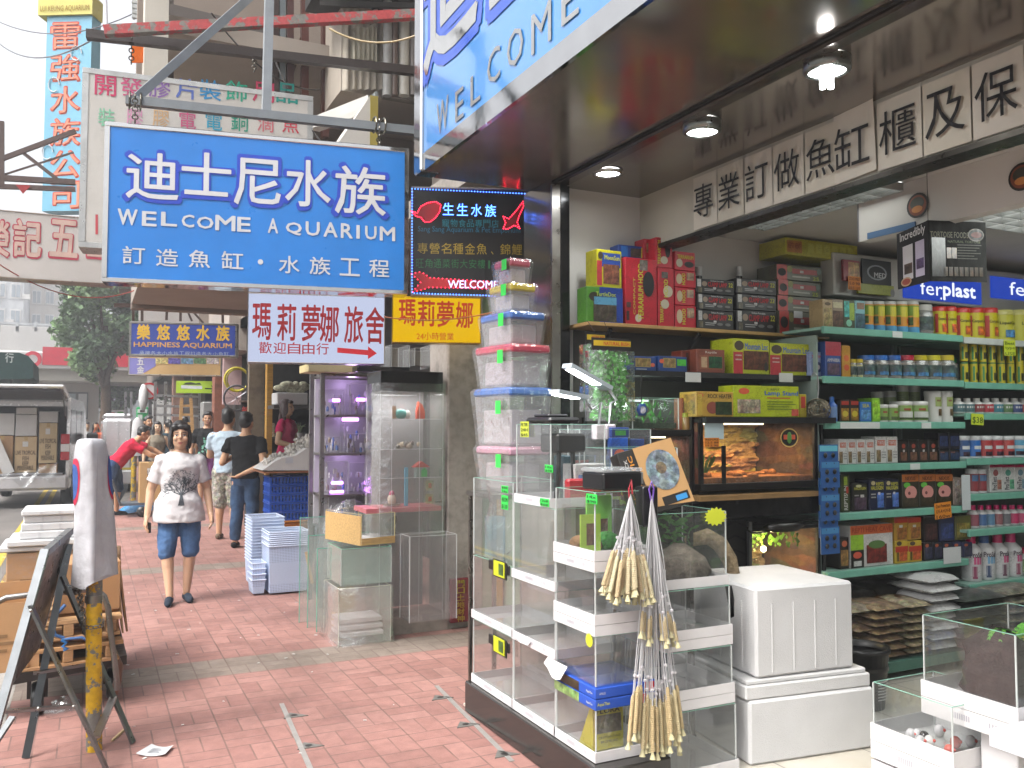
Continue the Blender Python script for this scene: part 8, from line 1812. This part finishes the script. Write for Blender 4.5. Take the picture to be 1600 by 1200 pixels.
# ------------------------------------------------------------------ mint shelving
YS=3.9
Xl,Xm,Xr=P(1288,600,Y=YS).x,P(1508,600,Y=YS).x,7.4
LA={'A1': 517, 'A2': 591, 'A3': 659, 'A4': 724, 'A5': 797, 'A6': 884}
LB={'B1': 529, 'B2': 598, 'B3': 646, 'B4': 716, 'B5': 771, 'B6': 826, 'B7': 910}
ZL={k: P(1400 if k[0] == 'A' else 1550,v,Y=YS).z for k,v in {**LA,**LB}.items()}
NM={'A1': 'top left shelf', 'A2': 'second left shelf', 'A3': 'third left shelf', 'A4': 'fourth left shelf', 'A5': 'fifth left shelf', 'A6': 'lowest left shelf', 'B1': 'top right shelf', 'B2': 'second right shelf', 'B3': 'third right shelf', 'B4': 'fourth right shelf', 'B5': 'fifth right shelf', 'B6': 'sixth right shelf', 'B7': 'lowest right shelf'}
for side,x0,x1,lv in (('A', Xl,Xm - .005,LA),('B', Xm + .005,Xr,LB)):
    t=thing("shelving_unit", "mint green steel shelving unit, " + ("left one beside the terrarium rack" if side == 'A' else "right one running out of the picture"), "shelving unit", ((x0+x1)/2,4.2,0),0, "mint green shelving units")
    for k in lv:
        z=ZL[k];g=G('6aa694' if k != 'B1' else 'b8c8c0', 'paintmetal');g.box((x0,YS,z - .045),(x1,YS + .02,z),.004);g.set('8fb8a8').box((x0,YS + .021,z - .02),(x1,YW - .04,z - .002));PW(g,"shelf",t)
    g=G('6a6f6a','paintmetal');g.box((x0,YW - .035,.1),(x1,YW - .03,P(1400,470,Y=YS).z));PW(g,"back_panel",t)
    g=G('8a9a92','paintmetal')
    g.box((x1 - .03,YW - .06,0),(x1,YW - .036,2.3));g.build('upright', t,world=1);g=G('8a9a92','paintmetal');g.box((x0 + .013,YW - .06,0),(x0 + .03,YW - .036,2.3))
    g.box((x0 + .0005,YS + .06,.02),(x0 + .012,YW - .061,ZL[side + '1'] - .05)) if side == 'A' else None
    PW(g,"upright",t)
    g=G('3f6a5c','paintmetal');zb_=.13;g.box((x0,3.72,zb_ - .06),(x1,3.74,zb_));g.set('55756a').box((x0,3.741,zb_ - .02),(x1,YW - .04,zb_));PW(g,"base_shelf",t)
    g=G('c8d4d0','card')
    for k,u in ((('A1', 1404),('A3', 1343),('A3', 1446),('A4', 1427)) if side == 'A' else ()): p=P(u,600,Y=YS - .002);g.box((p.x-(.17 if u==1343 else .045),YS - .003,ZL[k] - .043),(p.x+(.17 if u==1343 else .045),YS - .0008,ZL[k] - .004))
    if g.v: PW(g,"price_strip",t)
# lit header band with logo panels
hb=thing("shelf_header_band", "white header band above the mint shelves with blue lettered panels", "header sign", (5,4.3,2.3));z0,z1=P(1400,469,Y=4.2).z,P(1400,412,Y=4.2).z;xl=P(1303,450,Y=4.2).x
g=G('b9b6ae','plastic');g.box((xl,4.2,z0),(8,4.32,z1 + .03),.006);g.build("band", hb,world=1)
for u0,u1 in ((1412,1533),(1549,1680)):
    a,b=P(u0,465,Y=4.19),P(u1,434,Y=4.19);g=G('14286e','glow1');g.box((a.x,4.188,a.z),(b.x,4.1995,a.z + .165),.003);g.build("blue_panel", hb,world=1)
    g=G('a4a8b0','glow1');w_=b.x-a.x;g.text('fer', (a.x+w_ * .2,4.186,a.z + .035),(w_ * .28,0,0),(0,0,.10),.005);g.text('plast', (a.x+w_ * .49,4.186,a.z + .012),(w_ * .42,0,0),(0,0,.125),.035);g.disc((a.x+w_ * .46,4.186,a.z + .018),(.008,0,0),(0,0,.008));g.build("lettering", hb,world=1)
pbox("flat yellow printed carton lying on the white header's left end", 1232,1346,378,4.22,P(1290,404,Y=4.22).z,.25, 'a8a41c', [('r', .02,.15,.22,.85, 'a86a20'),('t', 'REPTI VENT', .03,.4,.2,.7, '6a2410')]+[('r', .3 + .11*k,.25,.38 + .11*k,.8, 'b8b438') for k in range(6)])
pbox("dark poster card with white emblem hung on the header band", 1351,1400,407,4.17,P(1370,446,Y=4.17).z,.01, '14181c', [('e', .5,.5,.34,.3, '8a9094'),('e', .5,.5,.28,.24, '14181c'),('t', 'MED', .4,.3,.8,.5, 'c8ccd0')],name="poster_card", cat="poster")
pbox("red and tan book-like pack leaning on the header band", 1322,1350,407,4.15,P(1335,440,Y=4.15).z,.02, '8a3038', [('p', .3,.1,.95,.9, 'b08a5a')])
card("orange price board hung on the header band's left end", P(1335,453,Y=4.14), 'x', .115,.09,OR,['ZOO MED', '5.0 98', '10.0 110'], '4a1c08')
pbox("yellow box strip under the dark poster card", 1346,1402,445,4.16,P(1374,461,Y=4.16).z,.02, '8a9020', [('e', .95,.3,.06,.4, '6a6a6a')])
# generic rows
def row(key,u0,u1,n,base,make,group=None):
    for i in range(n):
        ua,ub=lerp(u0,u1,i/n),lerp(u0,u1,(i+1)/n);lb=f"{base}, {NM[key]}" if n==1 else f"{base}, {ordn(i, n)}, {NM[key]}"
        make(lb,ua,ub,ZL[key] + .0005,i,group or (base + " row") if n>1 else None)
YP=YS + .05
def boxes(vt,col,prints,dep=.12,Y=YP,**kw): return lambda lb,ua,ub,z,i,gp: pbox(lb,ua,ub,vt,Y,z,dep,col(i) if callable(col) else col,prints(i) if callable(prints) else prints,group=gp,**kw)
def tubs(vt,parts,pic=None,words=None,wc='ffffff', Y=YP,nm="product_tub", cat="tub", k=.48): return lambda lb,ua,ub,z,i,gp: lathed(lb,(ua+ub)/2,vt,Y,z,(P(ub,700,Y=Y).x-P(ua,700,Y=Y).x)*k,parts(i) if callable(parts) else parts,nm,cat,gp,pic(i) if callable(pic) else pic,words,wc)
TUB=lambda body,lid,lab=None: [("tub_body", [(.96,0),(.96,.86)],body, 'plastic')]+([("label", [(.985,.08),(.985,.8)],lab, 'print')] if lab else [])+[("lid", [(1,.84),(1,.985),(.93,1)],lid, 'plastic')]
BOT=lambda body,cap,lab=None: [("bottle_body", [(.92,0),(1,.03),(1,.66),(.5,.78),(.42,.8)],body, 'plastic')]+([("label", [(1.015,.1),(1.015,.6)],lab, 'print')] if lab else [])+[("cap", [(.46,.78),(.46,1)],cap, 'plastic')]
JAR=lambda lid,cont: [("contents", [(.86,.03),(.86,.7)],cont, 'photo'),("jar_body", [(.95,0),(.98,.04),(.98,.72),(.8,.82)], 'e6e6e0', 'milky'),("label", [(1.0,.15),(1.0,.6)], '4a5a58', 'photo'),("lid", [(.9,.8),(.9,1)],lid, 'plastic')]
row('A1', 1289,1305,1, "slim tan card pack", boxes(468, 'a8926a', [('p', .1,.05,.9,.7, '9a8a5a'),('e', .5,.84,.3,.06, '5a4a30')]))
row('A1', 1304,1322,1, "brown critter pack", boxes(468, '8a7a64', [('p', .05,.05,.95,.6, '5a4030'),('r', .1,.7,.9,.9, 'c8b890')]))
row('A1', 1322,1340,1, "green fronted tall food pack", boxes(469, '3a4a30', [('p', .05,.4,.5,.95, '3fa8a0'),('r', .5,.3,.95,.9, '8aa82c'),('e', .45,.2,.25,.12, '7ac8a0')]))
row('A1', 1340,1356,1, "pale blue tall food pack", boxes(470, '7ab4c8', [('p', .05,.05,.95,.55, '3a5a6a'),('r', .2,.7,.9,.92, '8a6a50')]))
row('A1', 1357,1447,5, "green and orange food can", tubs(471,[("can_body", [(1,.0),(1,.9)], 'd8862c', 'plastic'),("base_band", [(1.01,.02),(1.01,.2)], '3f8ab8', 'card'),("upper_band", [(1.01,.55),(1.01,.86)], '6a8a20', 'card'),("lid", [(.96,.9),(.96,1)], 'b8c0b8', 'plastic')],lambda i: [('c8b42c', .5,.82,-.6,.5, 'card'),('a83c1c', .3,.45,.3,1.2, 'card'),('3a5a2c', .25,.5,-1.2,-.6, 'photo')]))
row('A1', 1448,1472,1, "clear jar of dark pellets", tubs(476,JAR('b8b8b0', '3a3028')))
row('A1', 1473,1506,2, "yellow fish food tub with red lid", tubs(479,TUB('d0b81c', 'c82a24'),lambda i: [('c8582c', .12,.4,-.3,.7, 'photo'),('a8342c', .1,.75,-1.2,-.8, 'card')], 'CorpusGran', '3a2a10'))
row('B1', 1508,1573,3, "yellow fish food tub with red lid", tubs(481,TUB('d4bc1c', 'c82a24'),lambda i: [('d8682c', .12,.4,-.3,.7, 'photo'),('a8342c', .1,.75,-1.2,-.8, 'card')], 'CorpusGran', '3a2a10'))
row('B1', 1574,1680,4, "yellow fish food tub with pale lid", tubs(484,TUB('cdc83c', 'd8d070'),lambda i: [('4f86b8', .12,.35,-.4,.7, 'photo')], 'LiquidGran', '3a3a10'))
row('A2', 1318,1332,1, "ochre slim box", boxes(540, 'b8862c', [('e', .5,.6,.3,.1, 'c85a2c'),('e', .5,.3,.3,.1, 'b84a28')]))
row('A2', 1334,1355,2, "small yellow jar", tubs(561,JAR('c8a828', 'c8b848')))
row('A2', 1292,1317,1, "blue and red repti box", boxes(534, '2a4a8a', [('r', 0,.6,1,1, 'a83a48'),('t', 'AMPHIBIA', .1,.42,.9,.52, 'c8c8d8'),('p', .1,.05,.9,.38, '5a4a5a')]))
row('A2', 1356,1503,7, "food jar with coloured lid", tubs(555,lambda i: JAR(['2f68b8', '2f68b8', '2f60a8', 'a8283c', 'b8a828', 'c8b42c', 'b8a428'][i],['6a5a34', '7a6a3c', '6a4a34', '8a6a4c', '5a5a4c', '6a5a44', '5a503c'][i]),lambda i: [('3f78a0', .16,.3,-.9,.9, 'photo')]))
row('A2', 1488,1507,1, "short jar with dark green lid", tubs(560,JAR('1f5a40', '6a6a58'),Y=YP + .06))
for z_,vt in ((0,566),(1,536)):
    for i in range(9):
        ua=1508+i*14.5;Z=ZL['B2'] + .0005+(P(1540,566,Y=YP).z-ZL['B2'] + .002 if z_ else 0);lathed(f"yellow green food can on the second right shelf, {['lower', 'upper'][z_]} layer, {ordn(i, 9)}", ua+7,vt,YP,Z,.026,[("can_body", [(1,0),(1,.92)], 'b8a828', 'plastic'),("lid", [(.98,.92),(.98,1)],['2f6a3c', 'b8b04c'][z_], 'plastic')], "food_can", "can", "stacked yellow green food cans", [('3a3a20', .15,.5,-.4,.8, 'photo'),('2f7a4a', .1,.8,-1.2,-.7, 'card')])
row('A3', 1292,1300,1, "small blue bottle", tubs(632,BOT('3a6ab0', '2f5aa0', '2f4a80'),nm="bottle", cat="bottle"))
row('A3', 1301,1313,1, "taller blue bottle", tubs(620,BOT('2f60b0', '2f6ac0', '6a8ac0'),nm="bottle", cat="bottle"))
row('A3', 1314,1344,2, "dark figurine pack with yellow spots", boxes(lambda: 0 or 624 if 0 else 626, '1d1612', [('p', .1,.05,.9,.6, '8a6a2c'),('e', .5,.35,.3,.14, 'b8a42c'),('r', .1,.75,.9,.92, '9a3428')]) if 0 else boxes(624, '1d1612', [('p', .1,.05,.9,.6, '8a6a2c'),('e', .5,.35,.3,.14, 'b8a42c'),('r', .1,.75,.9,.92, '9a3428')]))
row('A3', 1345,1363,1, "bright blue picture pack", boxes(628, '2f6ab0', [('p', .1,.1,.9,.6, '5a8ac8'),('t', 'SEA', .2,.72,.8,.9, 'c8c040')]))
row('A3', 1364,1377,1, "lime leaf pack", boxes(622, '7ab02c', [('p', .0,.1,1,.9, '8ac83c')]))
row('A3', 1378,1410,2, "small white supplement tub", tubs(632,TUB('dcdcd4', 'e0e0da', '7a9a4c'),lambda i: [('8a4a34', .5,.62,-.5,.3, 'card'),('4a5a30', .12,.3,-.9,.9, 'card')]))
row('A3', 1411,1460,2, "medium white supplement tub with green label", tubs(627,TUB('dcdcd4', 'e2e2dc', '86a45c'),lambda i: [('8a4a34', .55,.66,-.5,.2, 'card'),('c8ccc0', .2,.5,-.9,.9, 'card'),('3f5228', .12,.22,-.9,.9, 'card')]))
row('A3', 1461,1497,2, "tall white supplement tub with brown mark", tubs(611,TUB('d8d8d0', 'dededa'),lambda i: [('5a4a30', .2,.42,-.4,.9, 'photo'),('8a9a5a', .5,.8,-.8,.3, 'card'),('6a3a2c', .66,.72,-.6,0, 'card')]))
for i,(u,vt) in enumerate(((1380,612),(1400,611),(1420,600),(1438,601))): lathed(f"white supplement tub at the back of the third left shelf, {ordn(i, 4)}", u,vt,YP + .16,ZL['A3'],.04,TUB('cfcfc8', 'd6d6d0', '8a9a6a'), "product_tub", "tub", "white tubs at the back of the third shelf")
row('B3', 1500,1680,12, "small white capped remedy bottle", tubs(622,lambda i: BOT('d4d4d0', 'dadad6', ['4a6a70', '4a6a70', '8a3a3c', 'a83440', '3a7a8a', '5a7a50', '3a4a78', 'a8504c', '6a6a70', '4a6a8a', 'a8444c', '4a7a70'][i]),lambda i: [('c8c8c4', .35,.48,-.8,.8, 'card')],nm="bottle", cat="bottle"))
pmed=[('r', .15,.66,.85,.86, 'c85a3c'),('p', .05,.05,.45,.5, '7a6a50'),('t', 'TURTLE', .2,.7,.8,.82, 'd8d8d8'),('r', .5,.4,.9,.43, '8a8a8a'),('r', .5,.3,.9,.33, '8a8a8a'),('r', .5,.2,.9,.23, '8a8a8a')]
row('A4', 1310,1367,4, "white turtle remedy box", boxes(686, 'd2d2ce', pmed));row('A4', 1368,1403,2, "taller white turtle remedy box", boxes(682, 'd6d6d2', pmed))
row('A4', 1404,1466,4, "black creature lamp box", boxes(687, '15120f', [('e', .5,.72,.2,.1, '8a3a28'),('p', .15,.08,.85,.45, '6a4a3c'),('r', .4,.46,.6,.56, 'c8c8c8')]))
row('A4', 1467,1500,2, "dark stacked lamp box, lower layer", boxes(703, '17161c', [('p', .1,.15,.9,.8, '2a3a5a'),('r', .1,.75,.5,.85, '8a5a4a')]))
for i in range(2): pbox(f"dark stacked lamp box on the fourth left shelf, upper layer, {['left','right'][i]}", 1467+i*17,1483+i*17,676,YP,P(1480,703,Y=YP).z + .003,.12, '1a1920', [('p', .1,.2,.9,.8, '2a3458')])
row('B4', 1504,1680,10, "white remedy bottle with blue and red label", tubs(681,lambda i: TUB('ccd4dc', 'd8dce0', ['3a5a8a', '2f6ab8', 'a83a3c', 'a8303a', 'b04a48', '5a9ac8', '4a8ab8', '8ab0c8', '5a7a9a', 'a84a50'][i]),lambda i: [('c8d4dc', .4,.55,-.9,.9, 'card'),('3a2a34', .1,.28,-.8,.8, 'photo')],nm="bottle", cat="bottle"))
row('A5', 1313,1327,1, "tall green sun lamp pack", boxes(742, '34401c', [('v', 'REPTISUN', .3,.05,.7,.7, 'c8c8c0'),('r', .3,.72,.7,.95, '9ab83c'),('r', .55,.5,.8,.68, 'a83428')]))
row('A5', 1331,1354,1, "dark halogen lamp pack", boxes(756, '17180f', [('t', 'HALOGEN', .1,.78,.9,.88, 'a8a83c'),('p', .1,.05,.9,.5, '4a3a4a'),('e', .4,.92,.2,.05, 'b8b48a'),('r', .1,.55,.4,.6, '8a8a88'),('r', .5,.5,.75,.6, 'c8c8c0')]))
row('A5', 1357,1404,2, "dark blue halogen lamp box", boxes(749, '131a38', [('t', 'HALOGEN', .1,.66,.92,.78, 'c8c03c'),('t', 'REPTI', .45,.8,.92,.9, 'c0b83c'),('e', .25,.88,.14,.07, 'b8a880'),('p', .5,.08,.95,.55, '4a6ab0'),('r', .08,.5,.4,.54, '9a9a98'),('r', .08,.4,.4,.44, '9a9a98'),('r', .55,.5,.7,.58, 'd8d8d8')]))
row('A5', 1408,1487,3, "orange topped blister pack with pink lamp", boxes(741, '2c2a1e', [('r', 0,.78,1,1, 'b8682c'),('t', 'NEXUS', .2,.82,.8,.93, '4a1c10'),('r', .1,.8,.9,.8, 'b8682c'),('e', .28,.68,.2,.08, '5aa83c'),('e', .5,.46,.36,.2, 'c8807a'),('e', .4,.44,.08,.05, '5a2a28'),('p', .1,.03,.9,.3, '3a3020')]))
row('A5', 1488,1502,1, "pale blister pack behind the chart card", boxes(746, '9a8a80', [('p', .1,.1,.9,.9, 'a89a94')]))
for i,u in enumerate((1460,1478)): pbox(f"brown box at the back of the fifth left shelf, {['left', 'right'][i]}", u-12-45*(1-i),u+8,731,YP + .2,ZL['A5'],.1, '5a3a2c', [('p', .1,.5,.9,.95, '6a4a38')])
row('B5', 1519,1545,2, "short white tub with red label", tubs(733,TUB('ccd0d4', 'd4d8da', '8a3a40'),lambda i: [('4a6a90', .5,.75,-1,1, 'card')]))
row('B5', 1545,1680,7, "white treatment box with coloured ring", boxes(726, 'd0d0ce', lambda i: [('e', .5,.7,.22,.12,['8a4a4c', '4a8a7a', '5a7a8a', 'c0485a', 'a83a44', '4a6a90', 'b04a58'][i]),('v', 'ProTect', .2,.08,.55,.55, '3a3a44'),('p', .6,.1,.95,.45,['9a6a5a', '5a9a7a', '6a8a9a', 'c05a5a', 'b84a50', '5a7aa0', 'b85a60'][i]),('r', 0,.9,1,1, 'c01a50')]))
row('B6', 1519,1680,13, "small white bottle with pink cap", tubs(790,lambda i: BOT('d0cdd0', 'd81a64', ['8a4a58', '4a6a98', '5a80a0', '8a5a60', '6a6a70', 'b83a64', 'c04a70', '8a8a90', 'a83a58', '4a6a90', 'b04a68', '7a6a70', 'a83a50'][i]),nm="bottle", cat="bottle", k=.46))
row('A6', 1325,1393,1, "white and orange heat cave box picturing a red cave", boxes(820, 'd0ccc8', [('r', 0,.78,1,1, 'c85a28'),('t', 'REPTI HEAT CAVE', .04,.83,.96,.95, '8a2a14'),('r', 0,.42,.3,.78, '8ab82c'),('r', 0,0,.3,.42, '1c1814'),('e', .15,.3,.1,.08, 'b84a34'),('r', .06,.04,.24,.16, 'd8d8d4'),('p', .36,.08,.84,.52, '6a2420'),('e', .6,.52,.2,.1, '4a6a34')],.2))
row('A6', 1395,1437,2, "yellow and red heater box, lower layer", boxes(845, 'b89a2c', [('r', 0,.5,1,.75, 'a8301c'),('e', .3,.88,.2,.1, '3a2a1a'),('p', .3,.1,.9,.5, 'b8542c'),('r', .1,.1,.25,.5, '5a4a20')]))
for i in range(2): pbox(f"yellow and red heater box on the lowest left shelf, upper layer, {['left','right'][i]}", 1395+i*21,1415.5+i*21,808,YP,P(1416,845,Y=YP).z + .004,.12, 'a8802c', [('r', 0,.75,1,1, 'a8301c'),('p', .2,.05,.9,.55, '8a5a2c'),('r', .35,.55,.6,.66, 'c8c8c0')],group="upper heater boxes")
row('A6', 1309,1324,1, "small black bulb box", boxes(840, '191614', [('p', .1,.1,.9,.6, '8a6a3a'),('e', .5,.8,.3,.1, 'a8583c')]))
row('A6', 1440,1516,5, "dark bulb box, lower layer", boxes(848,lambda i: ['171314', '161a26', '1a2238', '20264a', '222a50'][i],[('p', .1,.1,.9,.75, '3a3a50'),('e', .3,.84,.2,.1, 'a8583c')]))
for i in range(3): pbox(f"bulb box on the lowest left shelf, upper layer, {ordn(i, 3)}", 1440+i*25,1464+i*25,806,YP + .02,P(1470,848,Y=YP).z + .004,.12,['1c1214', '232c50', '5a5a28'][i],[('p', .1,.1,.9,.7,['4a2a2a', '34447a', '8a7a3a'][i])],group="upper bulb boxes")
row('B7', 1516,1600,4, "large white treatment bottle with pink cap", tubs(835,lambda i: BOT('d0ced2', ['d81a5c', '3a5a90', 'd02060', 'd8206a'][i], 'd4d2d6'),lambda i: [(['c04a78', '6a9ac8', 'c0507a', 'b8487a'][i],.36,.52,-.45,.45, 'card'),(['8a3a5a', '3a4a6a', '6a4a5a', '8a4a60'][i],.06,.32,-.6,-.1, 'card')], 'ProSafe', '3a2a3a', nm="bottle", cat="bottle"))
row('B7', 1600,1690,4, "white treatment bottle with crimson cap", tubs(858,lambda i: BOT('c8c8ca', 'c01a50', '7a9a6a'),nm="bottle", cat="bottle"))
# cards on the shelves
card("lime price note hanging from the third right shelf", P(1527,664,Y=YS - .006), 'x', .125,.075, 'b8e02c', ['$38'], '3a5a10', rot=-.05)
card("lime price note hanging from the top right shelf", P(1578,556,Y=YS - .006), 'x', .125,.11, 'c4e42c', ['Best', 'type', 'USE'], '4a6a10', rot=.02)
card("orange handwritten note hanging from the fifth left shelf", P(1474,810,Y=YS - .006), 'x', .16,.105, 'e07a18', ['Zoo Powersun', 'UV-A+UV-B', '160w'], '3a1c08', rot=.06)
card("white chart card standing on the lowest left shelf", P(1488,880,Y=YS - .004), 'x', .17,.105, 'c4ccd0', None);card("tall white chart card with green header hanging at the fifth shelf's end", P(1510,797,Y=YS - .008), 'x', .085,.235, 'b8c8d0', None)
t=thing("card_strip", "long hanging strip of dark blue plug blister cards", "card strip", P(1297,680,Y=3.82))
for i in range(6):
    a,b=P(1280+(i % 2)*3,737+i*26,Y=3.84 - .012*(i % 2)),P(1309,680+i*27,Y=3.84);Yc_=3.84 - .012*(i % 2);z0=a.z;z1=z0 + .16
    g=G('20508c','card');g.box((a.x,Yc_,z0),(b.x,Yc_ + .003,z1));PW(g,"blister_card",t);g=G('12161c','plastic')
    for r_ in range(2):
        for c_ in range(2): g.ell((lerp(a.x,b.x,.3 + .4*c_),Yc_ - .006,lerp(z0,z1,.3 + .3*r_)),(.015,.008,.016),8,6)
    PW(g,"black_plug",t);g=G('3a78a8' if i else '5aa8c8', 'card');g.quad((a.x + .006,Yc_ - .0012,z1 - .04),(b.x - .006,Yc_ - .0012,z1 - .04),(b.x - .006,Yc_ - .0012,z1 - .006),(a.x + .006,Yc_ - .0012,z1 - .006));PW(g,"header_print",t)
# bags of gravel at the bottom
bb=[('8f7a64', 7,1372,1424, '857058'),('a0947a', 7,1424,1462, '958a70'),('d8d8d6', 8,1458,1512, 'c8c8c8'),('3a403c', 6,1505,1580, '454a46'),('8a8678', 6,1570,1650, '7a766a')]
def bag(label,x0,x1,y0,y1,z,th,col,mat,wob):
    g=G(col,mat);nx,ny=8,6;rq=random.Random(wob);vs=[]
    for sgn in (1,-1):
        for j in range(ny+1):
            for i in range(nx+1):
                s,q_=i/nx*2-1,j/ny*2-1;e=max(0,(1-abs(s)**3)) ** .5*max(0,(1-abs(q_)**3)) ** .5
                vs.append((lerp(x0,x1,i/nx),lerp(y0,y1,j/ny)+rq.uniform(-.006,.006),z+th/2+sgn*th/2*e*rq.uniform(.85,1.08)))
    m=(nx+1)*(ny+1)
    g.raw(vs,[(j*(nx+1)+i,j*(nx+1)+i+1,(j+1)*(nx+1)+i+1,(j+1)*(nx+1)+i) for j in range(ny) for i in range(nx)]+[(m+j*(nx+1)+i,m+(j+1)*(nx+1)+i,m+(j+1)*(nx+1)+i+1,m+j*(nx+1)+i+1) for j in range(ny) for i in range(nx)],True)
    tag(g.build("gravel_bag"),label, "bag", "bags piled on the base shelf")
k=0
for c,(col,n,u0,u1,c2) in enumerate(bb):
    th=.05 if c<2 else .062 if c==2 else .06;Y0=3.73 if c<3 else 3.68
    x0,x1=P(u0,1000,Y=Y0).x,P(u1,1000,Y=Y0).x
    for i in range(n):
        k += 1;f=rnd.uniform(-.012,.012);bag(f"{['brown gravel bag', 'tan gravel bag', 'white sand bag', 'dark grey gravel bag', 'grey stone bag'][c]} in the base shelf pile, {ordn(i, n, 'lowest', 'topmost', 'the bottom')}", x0+f,x1+f,Y0+rnd.uniform(-.01,.02),Y0 + .36,.132+i*th * .94,th,[col,c2][i % 2], 'photo' if c<2 else 'film' if c==2 else 'photo', k)
for i,(u,v,col,w_) in enumerate(((1392,968, 'b8a890', .26),(1350,985, '8a7460', .2),(1420,945, '5a3a20', .3),(1395,960, '6a8ab0', .22),(1345,955, '8a8070', .24))):
    p=P(u,v,Y=3.85);bag(["clear mixed pebble bag lying across the brown pile", "pebble bag half hidden behind the foam box", "dark brown bark bag lying highest on the piles", "pebble bag with pale blue corner on the brown pile", "dull stone bag slumped at the pile's left end"][i],p.x-w_/2,p.x+w_/2,3.8,4.1,p.z - .02,.06,col, 'photo', 90+i)
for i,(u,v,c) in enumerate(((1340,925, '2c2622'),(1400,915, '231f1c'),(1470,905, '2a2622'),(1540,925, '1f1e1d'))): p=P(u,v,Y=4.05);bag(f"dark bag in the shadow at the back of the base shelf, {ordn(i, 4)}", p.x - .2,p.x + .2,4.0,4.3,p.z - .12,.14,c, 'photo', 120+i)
# hanging folded poster and beam logos
hp=thing("hanging_poster", "black folded display poster hanging from the white ceiling beam", "poster", P(1450,440,Y=2.9));a=P(1401,366,Y=2.95);m=P(1450,345,Y=2.75);e=P(1540,352,Y=2.95)
zl=lambda p,v,u: P(u,v,Y=p.y).z
def face(p,q_,vtp,vbp,vtq,vbq,up,uq,col):
    A=V((p.x,p.y,P(up,vbp,Y=p.y).z));B=V((q_.x,q_.y,P(uq,vbq,Y=q_.y).z));D_=V((q_.x,q_.y,P(uq,vtq,Y=q_.y).z));E_=V((p.x,p.y,P(up,vtp,Y=p.y).z));n_=(B-A).cross(E_-A).normalized() * .006
    g=G(col, 'matte');g.raw([A,B,D_,E_,A-n_,B-n_,D_-n_,E_-n_],[(0,1,2,3),(7,6,5,4),(0,4,5,1),(1,5,6,2),(2,6,7,3),(3,7,4,0)]);g.build("poster_panel", hp,world=1)
    return lambda x,z,lift=.002: A.lerp(B,x).lerp(E_.lerp(D_,x),z)+n_.normalized()*lift
f1_=face(a,m,366,452,344,439,1401,1450, '121014');f2_=face(m,e,344,439,348,441,1450,1543, '10120e')
def ftext(f,s_,x0,z0,x1,z1,col,lift=.003,nm="lettering"):
    vs,fs=glyph(s_,.01);g=G(col, 'card');g.raw([f(lerp(x0,x1,x),lerp(z0,z1,y),lift) for x,y in vs],fs);g.build(nm,hp,world=1)
def frect(f,x0,z0,x1,z1,col,mat='card', lift=.0025,nm="picture"): g=G(col,mat);g.raw([f(x0,z0,lift),f(x1,z0,lift),f(x1,z1,lift),f(x0,z1,lift)],[(0,1,2,3)]);g.build(nm,hp,world=1)
def fell(f,x,z,rx,rz_,col,lift=.003,mat='card', nm="emblem"): g=G(col,mat);g.raw([f(x+rx*math.cos(k * .3),z+rz_*math.sin(k * .3),lift) for k in range(21)],[tuple(range(21))]);g.build(nm,hp,world=1)
ftext(f1_, 'Incredibly', .12,.78,.92,.97, 'd4d0d0');frect(f1_,.2,.12,.52,.72, 'c0b8bc');frect(f1_,.6,.12,.88,.72, 'b0a8c8');frect(f1_,.24,.22,.5,.4, '4a3a30', 'photo', .003);frect(f1_,.63,.25,.86,.42, '4a3454', 'photo', .003);fell(f1_,.3,.09,.17,.08, 'a88a6a', .0035);fell(f1_,.3,.09,.13,.055, '8a3a2c', .0042)
ftext(f2_, 'TORTOISE FOODS', -.0 + .02,.72,.66,.82, '6a6a44');fell(f2_,.80,.78,.15,.11, '8a8478');fell(f2_,.80,.78,.13,.09, '2a1c18', .0038);fell(f2_,.80,.78,.10,.05, '8a3428', .0045);frect(f2_,.04,.08,.26,.72, '3a3c40', 'photo')
frect(f2_,.28,.38,.36,.56, '8a6a4c', 'photo');frect(f2_,.37,.38,.45,.56, '8a6a4c', 'photo')
for k in range(6): frect(f2_,.46,.6-k * .045,.46+[.44,.4,.34,.42,.3,.36][k],.615-k * .045, '5a5c50', nm="text_line")
for k in range(8): frect(f2_,.22+k * .09,.09,.29+k * .09,.24, '6a5a48', 'photo', nm="product_picture")
ftext(f2_, 'NATURAL TORTOISE', .3,.64,.88,.68, '5a6a34');g=G('1a1a1a','plastic');g.tube([m+V((0,0,.0)),(m.x,m.y,2.8)],.002,4);g.build("hang_cord", hp,world=1)
for i,(u,v) in enumerate(((1434,321),(1597,276))):
    p=P(u,v,X=3.744);t=thing("round_logo_sign", ["round black and orange animal emblem on the white ceiling beam, left one", "round black and orange emblem on the white ceiling beam, cut by the picture edge"][i], "emblem", p,0, "round emblems on the ceiling beam");g=G('17130f','card');R_=.064
    dk=lambda g,r,x,c,n=24,sx=1.,dz=0,dy=0: g.set(c, 'card').raw([(x,dy+r*sx*math.cos(k*2*math.pi/n),dz+r*math.sin(k*2*math.pi/n)) for k in range(n)],[tuple(range(n))[::-1]])
    dk(g,R_,-.002, '17130f');g.build("disc", t);g=G();dk(g,R_ * .82,-.0035, '7a3a20', 24,1.);dk(g,R_ * .5,-.005, '3a3a30', 16,1.3,.01);dk(g,R_ * .28,-.0065, 'c87a3c', 12,1.8,-.02);g.build("emblem_print", t)

# ------------------------------------------------------------------ haze volume added to lift the darks and wash out the distance
q=N("added_haze")
vp=q.n("VolumePrincipled", {'Color': (.93,.95,1.,1), 'Density': .004, 'Anisotropy': .2})
q.t.links.new(vp.outputs[0],q.out.inputs[1])
g=G('ffffff','added_haze');g.box((-130,-20,-1.4),(130,175,42));tag(g.build("haze", loc=(0,0,0)),kind='stuff')
